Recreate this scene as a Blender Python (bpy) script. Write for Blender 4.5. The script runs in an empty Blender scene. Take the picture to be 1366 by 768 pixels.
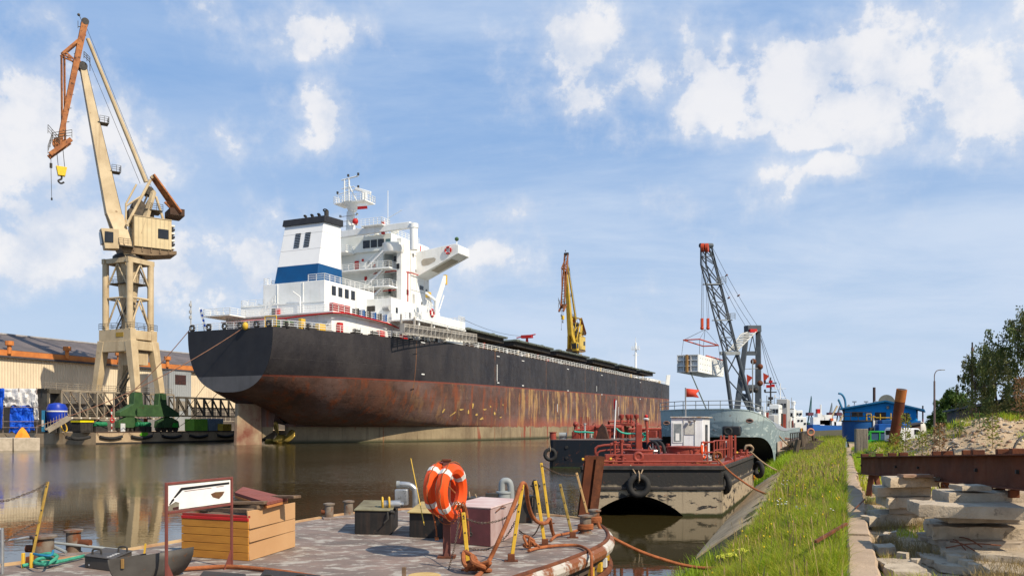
import bpy, bmesh, math, random
import numpy as np
from mathutils import Vector, Matrix, noise as mnoise
random.seed(7)
R = math.radians
SC = bpy.context.scene
COL = SC.collection
V3 = Vector
# ------------------------------------------------------------------ camera
EYE = Vector((0, 0, 3.0))
FP, CX, HY = 1100.0, 683.0, 568.0            # focal length and horizon of the 1366 px photograph
cam = bpy.data.objects.new('camera', bpy.data.cameras.new('camera'))
COL.objects.link(cam); SC.camera = cam
cam.location = EYE; cam.rotation_euler = (R(90), 0, 0)
cam.data.sensor_width = 36; cam.data.lens = 36 * FP / 1366
cam.data.shift_y = (HY - 384) / 1366
cam.data.clip_start = 0.1; cam.data.clip_end = 6000
# ------------------------------------------------------------------ sun and sky
SUN_DIR = Vector((0.74, -0.62, 0)).normalized() * math.cos(R(43)) + Vector((0, 0, math.sin(R(43))))
sun = bpy.data.objects.new('sun', bpy.data.lights.new('sun', 'SUN'))
COL.objects.link(sun)
sun.data.energy = 5.0; sun.data.angle = R(0.5); sun.data.color = (1.0, 0.88, 0.70)
sun.rotation_euler = SUN_DIR.to_track_quat('Z', 'Y').to_euler()
W = bpy.data.worlds.new('World'); SC.world = W; W.use_nodes = True
SC.view_settings.view_transform = 'Standard'; SC.view_settings.look = 'None'
SC.view_settings.exposure = 0.25; SC.view_settings.gamma = 1; SC.view_settings.use_curve_mapping = False

def build_world():
    nt = W.node_tree; nt.nodes.clear()
    N, K = nt.nodes, nt.links
    def nd(t, **k):
        n = N.new(t)
        for a, b in k.items(): setattr(n, a, b)
        return n
    def put(s, v):
        if isinstance(v, (int, float)): s.default_value = v
        elif isinstance(v, (tuple, list, Vector)): s.default_value = tuple(v)
        else: K.new(v, s)
    def ma(op, a, b=0, c=0, cl=False):
        n = nd('ShaderNodeMath', operation=op, use_clamp=cl)
        put(n.inputs[0], a); put(n.inputs[1], b); put(n.inputs[2], c); return n.outputs[0]
    def vm(op, a, b=(0, 0, 0), out=0):
        n = nd('ShaderNodeVectorMath', operation=op); put(n.inputs[0], a); put(n.inputs[1], b); return n.outputs[out]
    def mr(v, a, b, c=0, d=1):
        n = nd('ShaderNodeMapRange', interpolation_type='SMOOTHSTEP'); put(n.inputs[0], v)
        for i, x in enumerate((a, b, c, d)): n.inputs[i + 1].default_value = x
        return n.outputs[0]
    def noise(vec, sc, det, rough=.55, dist=0):
        n = nd('ShaderNodeTexNoise'); put(n.inputs['Vector'], vec); n.inputs['Scale'].default_value = sc
        n.inputs['Detail'].default_value = det; n.inputs['Roughness'].default_value = rough
        n.inputs['Distortion'].default_value = dist
        return n.outputs[0]
    def mix(f, a, b):
        n = nd('ShaderNodeMix', data_type='RGBA'); put(n.inputs[0], f); put(n.inputs[6], a); put(n.inputs[7], b); return n.outputs[2]
    sky = nd('ShaderNodeTexSky', sky_type='NISHITA', sun_disc=False)
    sky.sun_elevation = R(43); sky.sun_rotation = math.atan2(SUN_DIR.x, SUN_DIR.y)
    sky.air_density = 1.0; sky.dust_density = 0.6; sky.ozone_density = 2.2; sky.altitude = 0
    d = nd('ShaderNodeTexCoord').outputs['Generated']
    sep = nd('ShaderNodeSeparateXYZ'); K.new(d, sep.inputs[0])
    z = ma('MAXIMUM', sep.outputs[2], 0.0)
    zz = ma('ADD', z, 0.16)
    q = nd('ShaderNodeCombineXYZ'); K.new(ma('DIVIDE', sep.outputs[0], zz), q.inputs[0]); K.new(ma('DIVIDE', sep.outputs[1], zz), q.inputs[1]); K.new(ma('MULTIPLY', z, 2.0), q.inputs[2])
    q = q.outputs[0]
    # cumulus banks: direction, radius sideways, radius upwards (radians)
    blobs = [(30, 190, .12, .07, 1.0), (110, 175, .08, .05, .8), (95, 290, .10, .035, .6), (15, 235, .07, .04, .7), (30, 345, .10, .035, .7), (255, 330, .11, .035, .75), (340, 372, .09, .03, .6), (185, 225, .05, .03, .6), (285, 190, .03, .02, .4), (330, 355, .10, .05, .7), (20, 235, .08, .05, .8),
             (405, 42, .075, .03, .85), (425, 155, .04, .035, .6), (300, 35, .04, .02, .55), (645, 335, .09, .035, .65), (580, 315, .06, .03, .5), (690, 345, .07, .03, .5),
             (780, 60, .085, .05, .9), (870, 105, .085, .055, .9), (940, 145, .06, .035, .85),
             (1060, 75, .055, .03, .85), (1045, 118, .055, .04, .95), (1150, 130, .085, .045, 1.0), (1080, 185, .055, .026, .95), (1160, 188, .055, .025, .85), (1000, 175, .035, .02, .7),
             (1078, 246, .052, .02, .95), (1210, 55, .09, .03, .85), (1320, 100, .07, .045, .95), (1350, 140, .06, .04, .9), (1380, 60, .07, .05, .8)]
    warp = vm('SCALE', vm('SUBTRACT', nd('ShaderNodeTexNoise').outputs[1], (.5, .5, .5)), (0, 0, 0))
    wn = warp.node; wn.inputs['Scale'].default_value = 0.11
    wt = [n for n in N if n.bl_idname == 'ShaderNodeTexNoise'][-1]; K.new(d, wt.inputs['Vector']); wt.inputs['Scale'].default_value = 9; wt.inputs['Detail'].default_value = 5
    dw = vm('ADD', d, warp)
    best = None
    for (px, py, rx, ry, a) in blobs:
        c = Vector(((px - CX) / FP, 1, (HY - py) / FP)).normalized()
        l = vm('LENGTH', vm('MULTIPLY', vm('SUBTRACT', dw, c), (.8 / rx, .8 / rx, .72 / ry)), out=1)
        v = ma('MULTIPLY', ma('SUBTRACT', 1.0, l), a)
        best = v if best is None else ma('MAXIMUM', best, v)
    best = ma('MAXIMUM', best, -0.30)
    n1 = noise(d, 11, 10, .62, .1)
    n2 = noise(d, 30, 6, .6); dens = ma('ADD', ma('MULTIPLY', ma('ADD', best, -.16), 0.62), ma('ADD', ma('MULTIPLY', ma('SUBTRACT', n1, .5), 1.55), ma('MULTIPLY', ma('SUBTRACT', n2, .5), .55)))
    cum = ma('MAXIMUM', mr(dens, -0.22, 0.30, 0, .50), mr(dens, 0.02, 0.24, 0, .80))
    # thin high veil
    st = vm('MULTIPLY', q, (1.0, 1.7, 1))
    veil = mr(noise(st, 0.8, 9, .62, .3), .30, .70, 0, .80)
    haze = mr(z, -0.05, 0.50, .95, .08)
    hz = ma('MAXIMUM', haze, 0)
    base = mix(0.72, sky.outputs[0], (1.0, 3.0, 6.7, 1)); cl1 = mix(hz, base, (4.9, 5.9, 7.2, 1))
    side = mr(sep.outputs[0], -.45, .10, .45, 1.15); cl2 = mix(ma('MULTIPLY', veil, side), cl1, (5.2, 6.1, 7.5, 1))
    shade = mr(ma('ADD', noise(d, 16, 6, .6), ma('MULTIPLY', dens, .35)), .38, .72, 0, 1)
    ccol = mix(shade, (5.9, 6.3, 7.1, 1), (8.3, 8.05, 7.9, 1))
    col = mix(cum, cl2, ccol)
    bg = nd('ShaderNodeBackground'); K.new(col, bg.inputs[0]); bg.inputs[1].default_value = 0.10
    o = nd('ShaderNodeOutputWorld'); K.new(bg.outputs[0], o.inputs[0])
build_world()

# ------------------------------------------------------------------ materials
MATS = {}
def mat(name, c1, c2=None, scale=3.0, rough=.6, metal=0.0, rust=None, bump=None, streak=0.0, lo=.35, hi=.65, stretch=(1, 1, 1), spec=None):
    """procedural paint / stone / steel: two tones broken by noise, optional patches and bump"""
    m = bpy.data.materials.new(name); m.use_nodes = True; MATS[name] = m
    nt = m.node_tree; N, K = nt.nodes, nt.links
    b = N['Principled BSDF']
    tc = N.new('ShaderNodeTexCoord'); mp = N.new('ShaderNodeMapping'); mp.inputs['Scale'].default_value = stretch
    K.new(tc.outputs['Object'], mp.inputs[0]); vec = mp.outputs[0]
    def noi(sc, det=6, ro=.6, v=vec):
        n = N.new('ShaderNodeTexNoise'); K.new(v, n.inputs['Vector']); n.inputs['Scale'].default_value = sc
        n.inputs['Detail'].default_value = det; n.inputs['Roughness'].default_value = ro; return n.outputs[0]
    def rng(s, a, c, d=0, e=1):
        n = N.new('ShaderNodeMapRange'); K.new(s, n.inputs[0])
        for i, x in enumerate((a, c, d, e)): n.inputs[i + 1].default_value = x
        return n.outputs[0]
    def mixc(f, a, c):
        n = N.new('ShaderNodeMix'); n.data_type = 'RGBA'; K.new(f, n.inputs[0])
        for i, x in ((6, a), (7, c)):
            if isinstance(x, tuple): n.inputs[i].default_value = (*x[:3], 1)
            else: K.new(x, n.inputs[i])
        return n.outputs[2]
    c2 = c2 or tuple(x * .72 for x in c1)
    col = mixc(rng(noi(scale), lo, hi), c1, c2)
    if streak:
        ms = N.new('ShaderNodeMapping'); ms.inputs['Scale'].default_value = (1, 1, .06); K.new(tc.outputs['Object'], ms.inputs[0])
        f = rng(noi(scale * 2.5, 4, .7, ms.outputs[0]), .52, .75, 0, streak)
        col = mixc(f, col, tuple(x * .45 for x in c2) if not rust else rust[0])
    if rust:
        f = rng(noi(rust[2], 8, .7), rust[1], rust[1] + .08)
        col = mixc(f, col, rust[0])
    K.new(col, b.inputs['Base Color'])
    b.inputs['Metallic'].default_value = metal
    K.new(rng(noi(scale * 1.7, 4), .3, .7, max(0, rough - .12), min(1, rough + .12)), b.inputs['Roughness'])
    b.inputs['Specular IOR Level'].default_value = .22 if spec is None else spec
    if bump:
        bn = N.new('ShaderNodeBump'); bn.inputs['Strength'].default_value = bump[0]; bn.inputs['Distance'].default_value = bump[2] if len(bump) > 2 else .02
        K.new(noi(bump[1], 8, .65), bn.inputs['Height']); K.new(bn.outputs[0], b.inputs['Normal'])
    return m
RUST = (.16, .055, .022)
DRUST = (.07, .03, .016)
white = mat('white_paint', (.80, .80, .78), (.69, .70, .67), .35, .45, streak=.22, rust=((.40, .25, .14), .71, 1.3), bump=(.25, .7, .12))
cream = mat('cream_crane_paint', (.56, .445, .28), (.43, .33, .20), .35, .55, streak=.5, rust=((.20, .11, .05), .635, 1.1), bump=(.3, 1.2, .05))
creamshed = mat('cream_cladding', (.66, .55, .40), (.58, .48, .34), .25, .7, streak=.15)
craneorange = mat('orange_crane_paint', (.42, .165, .055), (.24, .085, .035), .9, .7, rust=(DRUST, .55, 1.5))
yellowc = mat('yellow_crane_paint', (.50, .33, .04), (.40, .26, .03), .5, .55, rust=(DRUST, .66, 1.0))
dark = mat('dark_steel', (.030, .028, .027), (.05, .045, .04), 2, .6, rust=(DRUST, .6, 4))
darkglass = mat('dark_glass', (.012, .014, .018), (.02, .022, .026), .5, .12, spec=.5)
blackp = mat('black_paint', (.022, .022, .026), (.032, .032, .035), .8, .45)
bluep = mat('blue_paint', (.01, .075, .24), (.012, .065, .20), 1, .45)
bluestripe = mat('funnel_blue', (.006, .07, .20), (.007, .06, .17), .5, .4)
bluebld = mat('blue_cladding', (.004, .25, .64), (.006, .21, .55), .6, .6, streak=.2)
greenp = mat('green_paint', (.05, .105, .04), (.032, .07, .03), 1, .55, rust=(DRUST, .62, 1.2))
brightgreen = mat('bright_green', (.02, .30, .03), (.02, .22, .03), 1, .5)
redp = mat('red_oxide', (.30, .055, .035), (.20, .04, .028), 3, .55, rust=(DRUST, .62, 5), bump=(.3, 30, .005))
redpipe = mat('fire_red', (.50, .022, .02), (.38, .02, .02), 2, .45)
orange = mat('lifebuoy_orange', (.78, .085, .012), (.66, .07, .012), 3, .5, bump=(.15, 60, .003))
buoywhite = mat('reflective_tape', (.68, .68, .64), (.5, .5, .47), 20, .5)
yellow = mat('yellow_paint', (.68, .43, .05), (.55, .33, .035), 6, .5, rust=((.10, .05, .025), .60, 9), bump=(.3, 40, .004))
rusty = mat('rusty_steel', (.17, .055, .022), (.075, .028, .016), 4, .8, rust=((.26, .10, .035), .62, 9), bump=(.5, 40, .008))
rustbeam = mat('rust_beam', (.15, .042, .016), (.085, .026, .012), 1.6, .75, rust=((.16, .06, .024), .62, 6), bump=(.4, 50, .006), streak=.4)
rustpile = mat('rust_pile', (.13, .038, .016), (.075, .022, .012), 1.2, .8, bump=(.4, 30, .006))
rustpale = mat('rust_pale', (.36, .13, .035), (.28, .09, .025), 2, .8, bump=(.4, 30, .006))
bollardm = mat('worn_bollard', (.20, .17, .135), (.12, .07, .045), 6, .7, rust=(RUST, .52, 5), bump=(.5, 40, .006))
greym = mat('grey_paint', (.28, .30, .30), (.22, .235, .235), 1.5, .5, rust=(RUST, .70, 3))
lightgrey = mat('light_grey_paint', (.42, .42, .41), (.34, .34, .33), 1.5, .6)
navy = mat('navy_grey', (.30, .36, .37), (.25, .31, .32), .35, .5, streak=.15, rust=((.22, .08, .05), .70, .8))
navydark = mat('navy_grey_low', (.17, .235, .27), (.14, .20, .235), .35, .55, rust=((.20, .07, .04), .67, .9))
tarwood = mat('old_timber', (.13, .10, .075), (.08, .06, .045), 3, .85, bump=(.8, 20, .02), stretch=(3, 3, .5))
wood = mat('orange_plank', (.50, .22, .035), (.40, .165, .028), 2.5, .6, stretch=(1, 1, 5), bump=(.25, 15, .004), rust=((.20, .08, .02), .68, 4))
ply = mat('beige_board', (.48, .285, .14), (.43, .245, .115), 1.5, .7, rust=((.45, .25, .12), .70, 5), bump=(.15, 25, .002))
oldwood = mat('weathered_wood', (.20, .135, .085), (.11, .07, .045), 4, .85, bump=(.5, 20, .006), stretch=(1, 4, 4))
redwood = mat('red_brown_boards', (.24, .075, .055), (.19, .06, .045), 3, .7, bump=(.3, 20, .004))
ropeor = mat('orange_rope_fibre', (.36, .12, .045), (.23, .075, .03), 12, .95, bump=(.9, 70, .01))
ropepale = mat('pale_rope_fibre', (.42, .31, .20), (.30, .21, .13), 12, .95, bump=(.9, 70, .01))
ropegreen = mat('green_rope_fibre', (.06, .33, .22), (.04, .22, .15), 12, .95, bump=(.9, 70, .01))
rubber = mat('black_rubber', (.020, .020, .021), (.038, .036, .034), 5, .8, bump=(.4, 30, .005))
concrete = mat('old_concrete', (.46, .39, .30), (.34, .285, .215), 2.2, .9, rust=((.22, .18, .13), .60, 7), bump=(.8, 22, .02))
slabm = mat('slab_concrete', (.50, .415, .305), (.36, .29, .21), 3, .92, rust=((.20, .16, .115), .575, 7), bump=(1.0, 25, .018))
quaym = mat('quay_concrete', (.48, .36, .23), (.38, .28, .18), .6, .9, streak=.5, rust=((.16, .11, .07), .66, 1.2), bump=(.6, 4, .05))
brickm = mat('brick_wall', (.16, .10, .08), (.11, .07, .055), .8, .9)
roofgrey = mat('dark_roof', (.07, .065, .07), (.05, .045, .05), 1, .8)
trunkm = mat('bark', (.09, .07, .055), (.05, .04, .03), 4, .9, bump=(.8, 20, .02))
whiteplastic = mat('white_plastic', (.72, .72, .70), (.62, .62, .6), 4, .4)
chromem = mat('galvanised', (.48, .48, .47), (.36, .36, .36), 8, .35, metal=.7)
hatchshade = mat('hatch_shade_dark', (.035, .032, .03), (.05, .042, .035), 1, .8)  # near-black colour stands in for the shade below the opened covers
hatchm = mat('hatch_cover_paint', (.20, .235, .205), (.15, .17, .15), .7, .7, rust=(RUST, .62, 1.2))
pinkm = mat('faded_pink', (.42, .33, .31), (.33, .22, .205), 3, .8, rust=(RUST, .66, 5), bump=(.3, 30, .004))
maroon = mat('faded_maroon', (.20, .065, .065), (.13, .05, .05), 4, .75, bump=(.3, 30, .004))
blackbox = mat('black_hatch_steel', (.016, .015, .015), (.03, .027, .025), 3, .6, rust=((.10, .06, .04), .64, 5), streak=.3, bump=(.3, 25, .005))
chainm = mat('chain_steel', (.12, .10, .085), (.09, .05, .03), 20, .6, metal=.4)
flagred = mat('flag_red', (.55, .06, .03), (.45, .05, .03), 4, .8)
tarpblue = mat('blue_tarpaulin', (.01, .10, .62), (.01, .075, .48), .6, .45, bump=(1, 1.5, .3))
tarpwhite = mat('white_tarpaulin', (.66, .64, .62), (.5, .49, .48), .6, .5, bump=(1, 1.2, .3))
scaff = mat('scaffold_tube', (.26, .22, .19), (.16, .10, .08), 2, .6)
trussm = mat('truss_steel', (.30, .26, .20), (.20, .16, .12), .8, .7, rust=(RUST, .6, 2))
trussd = mat('dark_truss_steel', (.10, .09, .07), (.06, .05, .04), .8, .7)
haz = mat('hazard_white', (.7, .68, .62), (.6, .57, .5), 2, .6)
whitesign = mat('sign_white', (.78, .77, .74), (.70, .69, .66), 5, .5)

# ------------------------------------------------------------------ mesh builder
class MB:
    def __init__(s): s.V = []; s.F = []
    def add(s, vs, fs):
        n = len(s.V); s.V += [tuple(v) for v in vs]; s.F += [tuple(i + n for i in f) for f in fs]; return s
    def hexa(s, p):   # p: 4 bottom (ccw), 4 top
        return s.add(p, [(3, 2, 1, 0), (4, 5, 6, 7), (0, 1, 5, 4), (1, 2, 6, 5), (2, 3, 7, 6), (3, 0, 4, 7)])
    def box(s, c, d, rz=0, M=None):
        M = M or Matrix.Rotation(rz, 3, 'Z'); c = Vector(c); x, y, z = d[0] / 2, d[1] / 2, d[2] / 2
        return s.hexa([c + M @ Vector(q) for q in ((-x, -y, -z), (x, -y, -z), (x, y, -z), (-x, y, -z), (-x, -y, z), (x, -y, z), (x, y, z), (-x, y, z))])
    def bb(s, x0, x1, y0, y1, z0, z1): return s.box(((x0 + x1) / 2, (y0 + y1) / 2, (z0 + z1) / 2), (abs(x1 - x0), abs(y1 - y0), abs(z1 - z0)))
    def beam(s, p, q, w, h=None, up=(0, 0, 1), w2=None, h2=None):
        p, q = Vector(p), Vector(q); h = h or w; w2 = w2 or w; h2 = h2 or h
        t = (q - p).normalized(); up = Vector(up)
        if abs(t.dot(up)) > .98: up = Vector((1, 0, 0)) if abs(t.x) < .9 else Vector((0, 1, 0))
        a = t.cross(up).normalized(); b = a.cross(t)
        f = lambda c, w, h: [c - a * w / 2 - b * h / 2, c + a * w / 2 - b * h / 2, c + a * w / 2 + b * h / 2, c - a * w / 2 + b * h / 2]
        return s.hexa(f(p, w, h) + f(q, w2, h2))
    def tube(s, pts, r, n=8, closed=False, rf=None):
        pts = [Vector(p) for p in pts]; m = len(pts); rings = []; prev = None
        for i, p in enumerate(pts):
            a = pts[(i - 1) % m] if (closed or i > 0) else p; b = pts[(i + 1) % m] if (closed or i < m - 1) else p
            t = (b - a).normalized() if (b - a).length > 1e-9 else Vector((0, 0, 1))
            if prev is None:
                u = t.cross(Vector((0, 0, 1)))
                if u.length < .05: u = t.cross(Vector((1, 0, 0)))
            else: u = prev - t * prev.dot(t)
            u.normalize(); prev = u; v = t.cross(u); rr = rf(i / (m - 1)) if rf else r
            rings.append([p + (u * math.cos(2 * math.pi * k / n) + v * math.sin(2 * math.pi * k / n)) * rr for k in range(n)])
        vs = [x for g in rings for x in g]; fs = []
        for i in range(m if closed else m - 1):
            j = (i + 1) % m
            for k in range(n): l = (k + 1) % n; fs.append((i * n + k, i * n + l, j * n + l, j * n + k))
        if not closed: fs += [tuple(range(n))[::-1], tuple((m - 1) * n + k for k in range(n))]
        return s.add(vs, fs)
    def cyl(s, p, q, r, r2=None, n=14):
        r2 = r if r2 is None else r2
        return s.tube([p, q], r, n, rf=lambda t: r + (r2 - r) * t)
    def torus(s, c, ax, Rr, r, n=28, m=10, sx=1, sy=1):
        ax = Vector(ax).normalized(); u = ax.cross(Vector((0, 0, 1)))
        if u.length < .1: u = Vector((1, 0, 0))
        u.normalize(); v = ax.cross(u)
        return s.tube([Vector(c) + u * math.cos(2 * math.pi * k / n) * Rr * sx + v * math.sin(2 * math.pi * k / n) * Rr * sy for k in range(n)], r, m, True)
    def prism(s, poly, ext):
        poly = [Vector(p) for p in poly]; e = Vector(ext); n = len(poly)
        return s.add(poly + [p + e for p in poly], [tuple(range(n))[::-1], tuple(range(n, 2 * n))] + [(i, (i + 1) % n, n + (i + 1) % n, n + i) for i in range(n)])
    def lathe(s, prof, c, n=20, ax=(0, 0, 1)):
        ax = Vector(ax).normalized(); u = ax.cross(Vector((0, 1, 0)))
        if u.length < .1: u = Vector((1, 0, 0))
        u.normalize(); v = ax.cross(u); c = Vector(c); m = len(prof)
        vs = [c + ax * h + (u * math.cos(2 * math.pi * k / n) + v * math.sin(2 * math.pi * k / n)) * r for (r, h) in prof for k in range(n)]
        fs = [(i * n + k, i * n + (k + 1) % n, (i + 1) * n + (k + 1) % n, (i + 1) * n + k) for i in range(m - 1) for k in range(n)]
        return s.add(vs, fs + [tuple(range(n))[::-1], tuple((m - 1) * n + k for k in range(n))])
    def sphere(s, c, r, n=12, m=8, sz=1):
        return s.lathe([(max(r * math.sin(math.pi * i / m), .001), -r * sz * math.cos(math.pi * i / m)) for i in range(m + 1)], c, n)
    def grid(s, rows):
        n = len(rows[0]); vs = [p for r_ in rows for p in r_]
        return s.add(vs, [(i * n + j, i * n + j + 1, (i + 1) * n + j + 1, (i + 1) * n + j) for i in range(len(rows) - 1) for j in range(n - 1)])
    def rail(s, pts, h=1.1, gap=1.6, r=.03, bars=3):
        pts = [Vector(p) for p in pts]; up = Vector((0, 0, 1))
        for a, b in zip(pts, pts[1:]):
            k = max(1, round((b - a).length / gap))
            for i in range(k + 1): q = a.lerp(b, i / k); s.cyl(q, q + up * h, r, n=5)
            for j in range(bars): o = up * h * (j + 1) / bars; s.cyl(a + o, b + o, r, n=5)
        return s
    def build(s, name, m, parent=None, smooth=True, bev=0, ang=35):
        me = bpy.data.meshes.new(name); me.from_pydata(s.V, [], s.F)
        b = bmesh.new(); b.from_mesh(me); bmesh.ops.recalc_face_normals(b, faces=b.faces); b.to_mesh(me); b.free()
        for p in me.polygons: p.use_smooth = smooth
        if smooth: me.set_sharp_from_angle(angle=R(ang))
        me.materials.append(m)
        o = bpy.data.objects.new(name, me); COL.objects.link(o)
        if parent: o.parent = parent
        if bev:
            q = o.modifiers.new('bevel', 'BEVEL'); q.width = bev; q.segments = 2; q.limit_method = 'ANGLE'; q.angle_limit = R(40)
        return o
class Fr:
    """a local frame on the ground: x to the right of its heading, y along the heading"""
    def __init__(s, o, th): s.o = Vector(o); s.th = th; s.R = Matrix.Rotation(-th, 3, 'Z'); s.Ri = s.R.transposed()
    def L(s, p): return s.Ri @ (Vector(p) - s.o)
    def W(s, p): return s.R @ Vector(p) + s.o
    def hit(s, px, py, ax, val):
        c = s.L(EYE); d = s.Ri @ Vector(((px - CX) / FP, 1, (HY - py) / FP)); return c + d * ((val - c[ax]) / d[ax])
def P(px, py, Y): return Vector(((px - CX) / FP * Y, Y, 3 - (py - HY) / FP * Y))
def G(px, py, z=0): return P(px, py, (3 - z) * FP / (py - HY))
def tag(o, label=None, cat=None, group=None, kind=None):
    for k, v in (('label', label), ('category', cat), ('group', group), ('kind', kind)):
        if v: o[k] = v
    return o
def thing(name, label, cat, loc=(0, 0, 0), rz=0, group=None):
    o = bpy.data.objects.new(name, None); COL.objects.link(o); o.location = loc; o.rotation_euler = (0, 0, rz); o.empty_display_size = .3
    return tag(o, label, cat, group)
def frthing(name, label, cat, fr, group=None): return thing(name, label, cat, fr.o, -fr.th, group)
def kids(o): return [c for c in bpy.data.objects if c.parent == o]
def copy_tree(o, loc=None, rz=None, label=None, parent=None):
    c = o.copy(); COL.objects.link(c); c.parent = parent
    for ch in kids(o): copy_tree(ch, parent=c)
    if loc is not None: c.location = loc
    if rz is not None: c.rotation_euler = (0, 0, rz)
    if label: c['label'] = label
    return c
def sag(a, b, d, n=14):
    a, b = Vector(a), Vector(b)
    return [a.lerp(b, i / n) - Vector((0, 0, 4 * d * (i / n) * (1 - i / n))) for i in range(n + 1)]
def curve(pts, k=6):
    pts = [Vector(p) for p in pts]; out = []
    for i in range(len(pts) - 1):
        p0, p1, p2, p3 = pts[max(i - 1, 0)], pts[i], pts[i + 1], pts[min(i + 2, len(pts) - 1)]
        for j in range(k):
            t = j / k; out.append(.5 * (2 * p1 + (p2 - p0) * t + (2 * p0 - 5 * p1 + 4 * p2 - p3) * t * t + (3 * p1 - p0 - 3 * p2 + p3) * t ** 3))
    return out + [pts[-1]]
def mk(name, label, cat, mb, m, group=None, **k): return tag(mb.build(name, m, None, **k), label, cat, group)
def originize(o, loc):
    """put the origin of a one-mesh thing at its base"""
    loc = Vector(loc); o.data.transform(Matrix.Translation(-loc)); o.location = loc; return o
TH = R(24)
# ------------------------------------------------------------------ water
def water_mat():
    m = bpy.data.materials.new('harbour_water'); m.use_nodes = True; nt = m.node_tree; N, K = nt.nodes, nt.links; b = N['Principled BSDF']
    b.inputs['Base Color'].default_value = (.034, .026, .009, 1); b.inputs['IOR'].default_value = 1.33
    tc = N.new('ShaderNodeTexCoord')
    def noi(sc, st, det=3, ro=.55):
        mp = N.new('ShaderNodeMapping'); mp.inputs['Scale'].default_value = st; mp.inputs['Rotation'].default_value = (0, 0, R(-12)); K.new(tc.outputs['Object'], mp.inputs[0])
        n = N.new('ShaderNodeTexNoise'); K.new(mp.outputs[0], n.inputs['Vector']); n.inputs['Scale'].default_value = sc; n.inputs['Detail'].default_value = det; n.inputs['Roughness'].default_value = ro
        return n.outputs[0]
    def mr(s, a, c, d, e):
        n = N.new('ShaderNodeMapRange'); n.interpolation_type = 'SMOOTHSTEP'; K.new(s, n.inputs[0])
        for i, x in enumerate((a, c, d, e)): n.inputs[i + 1].default_value = x
        return n.outputs[0]
    def ma(op, a, c):
        n = N.new('ShaderNodeMath'); n.operation = op
        for i, x in enumerate((a, c)):
            if isinstance(x, (int, float)): n.inputs[i].default_value = x
            else: K.new(x, n.inputs[i])
        return n.outputs[0]
    # a cat's paw of wind out in the basin, sheltered water along the berths
    sep = N.new('ShaderNodeSeparateXYZ'); K.new(tc.outputs['Object'], sep.inputs[0])
    along = ma('ADD', sep.outputs[1], ma('MULTIPLY', sep.outputs[0], .12))
    wob = ma('ADD', along, ma('MULTIPLY', noi(.05, (1, 1, 1)), 26))
    wind = ma('MULTIPLY', mr(wob, 40, 62, 0, 1), mr(wob, 165, 200, 1, .35))
    wind = ma('MULTIPLY', wind, mr(noi(.03, (1, .5, 1), 2), .32, .5, .45, 1))
    h1 = ma('MULTIPLY', noi(1.5, (1, 2.2, 1)), ma('ADD', ma('MULTIPLY', wind, .035), .0022))
    h2 = ma('MULTIPLY', noi(.35, (1, 1.6, 1), 2), ma('ADD', ma('MULTIPLY', wind, .03), .0028))
    h3 = ma('MULTIPLY', noi(6, (1, 1.5, 1), 2), ma('ADD', ma('MULTIPLY', wind, .010), .0004))
    h = ma('ADD', ma('ADD', h1, h2), h3)
    bn = N.new('ShaderNodeBump'); bn.inputs['Strength'].default_value = 1; bn.inputs['Distance'].default_value = 1; K.new(h, bn.inputs['Height']); K.new(bn.outputs[0], b.inputs['Normal'])
    K.new(ma('ADD', ma('MULTIPLY', wind, .10), .012), b.inputs['Roughness'])
    return m
tag(MB().add([(-2500, -60, 0), (2500, -60, 0), (2500, 4500, 0), (-2500, 4500, 0)], [(0, 1, 2, 3)]).build('water', water_mat()), kind='structure')

# ------------------------------------------------------------------ far quay on the left
QF = Fr((0, 0, 0), TH)     # x = across the basin (to the right), y = along ship and quays
QX, QZ = -117.0, 1.95      # face of the left quay
mb = MB()
mb.bb(-700, QX, 95.5, 1500, -3, QZ)
o = mb.build('quay', quaym); o.rotation_euler = (0, 0, -TH); tag(o, kind='structure')
mb = MB()
mb.bb(QX, QX + .12, 95.5, 330, -.6, .28)
o = mb.build('quay_wall_foot', dark); o.rotation_euler = (0, 0, -TH); tag(o, kind='structure')
mb = MB(); mb.bb(QX - .35, QX + .04, 95.5, 400, QZ - .05, QZ + .12)
o = mb.build('quay_edge', mat('quay_edge_steel', (.10, .06, .045), (.07, .05, .04), 1, .8)); o.rotation_euler = (0, 0, -TH); tag(o, kind='structure')
def qpx(px, x): # y along for a pixel column on plane x
    return QF.hit(px, 568, 0, x).y
# nearer concrete landing block at the left edge
pb = thing('landing_block', 'pale concrete block landing in the water at the far left quay corner', 'block', G(27, 600, 0))
a, b_ = G(-60, 602), G(54, 600); dirn = (b_ - a).normalized(); back = Vector((-dirn.y, dirn.x, 0))
for i in range(3):
    p, q = a.lerp(b_, i / 3 + .006), a.lerp(b_, (i + 1) / 3 - .006)
    m_ = MB(); m_.hexa([v - pb.location for v in (p - V3((0, 0, 1)), q - V3((0, 0, 1)), q + back * 7 - V3((0, 0, 1)), p + back * 7 - V3((0, 0, 1)), p + V3((0, 0, 1.55)), q + V3((0, 0, 1.55)), q + back * 7 + V3((0, 0, 1.55)), p + back * 7 + V3((0, 0, 1.55)))])
    m_.build('concrete_block', concrete, pb, bev=.06)
# orange cone-shaped cover
c = P(30, 585, 104)
co = MB().lathe([(.95, 0), (.85, .25), (.45, .9), (.12, 1.25), (.04, 1.3)], (0, 0, 0), 6).build('orange_cover', mat('orange_tarp', (.75, .30, .02), (.6, .2, .02), 1, .6))
co.location = (c.x, c.y, 1.55); tag(co, 'bright orange cone-shaped tarpaulin cover on the landing block', 'cover')

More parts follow.
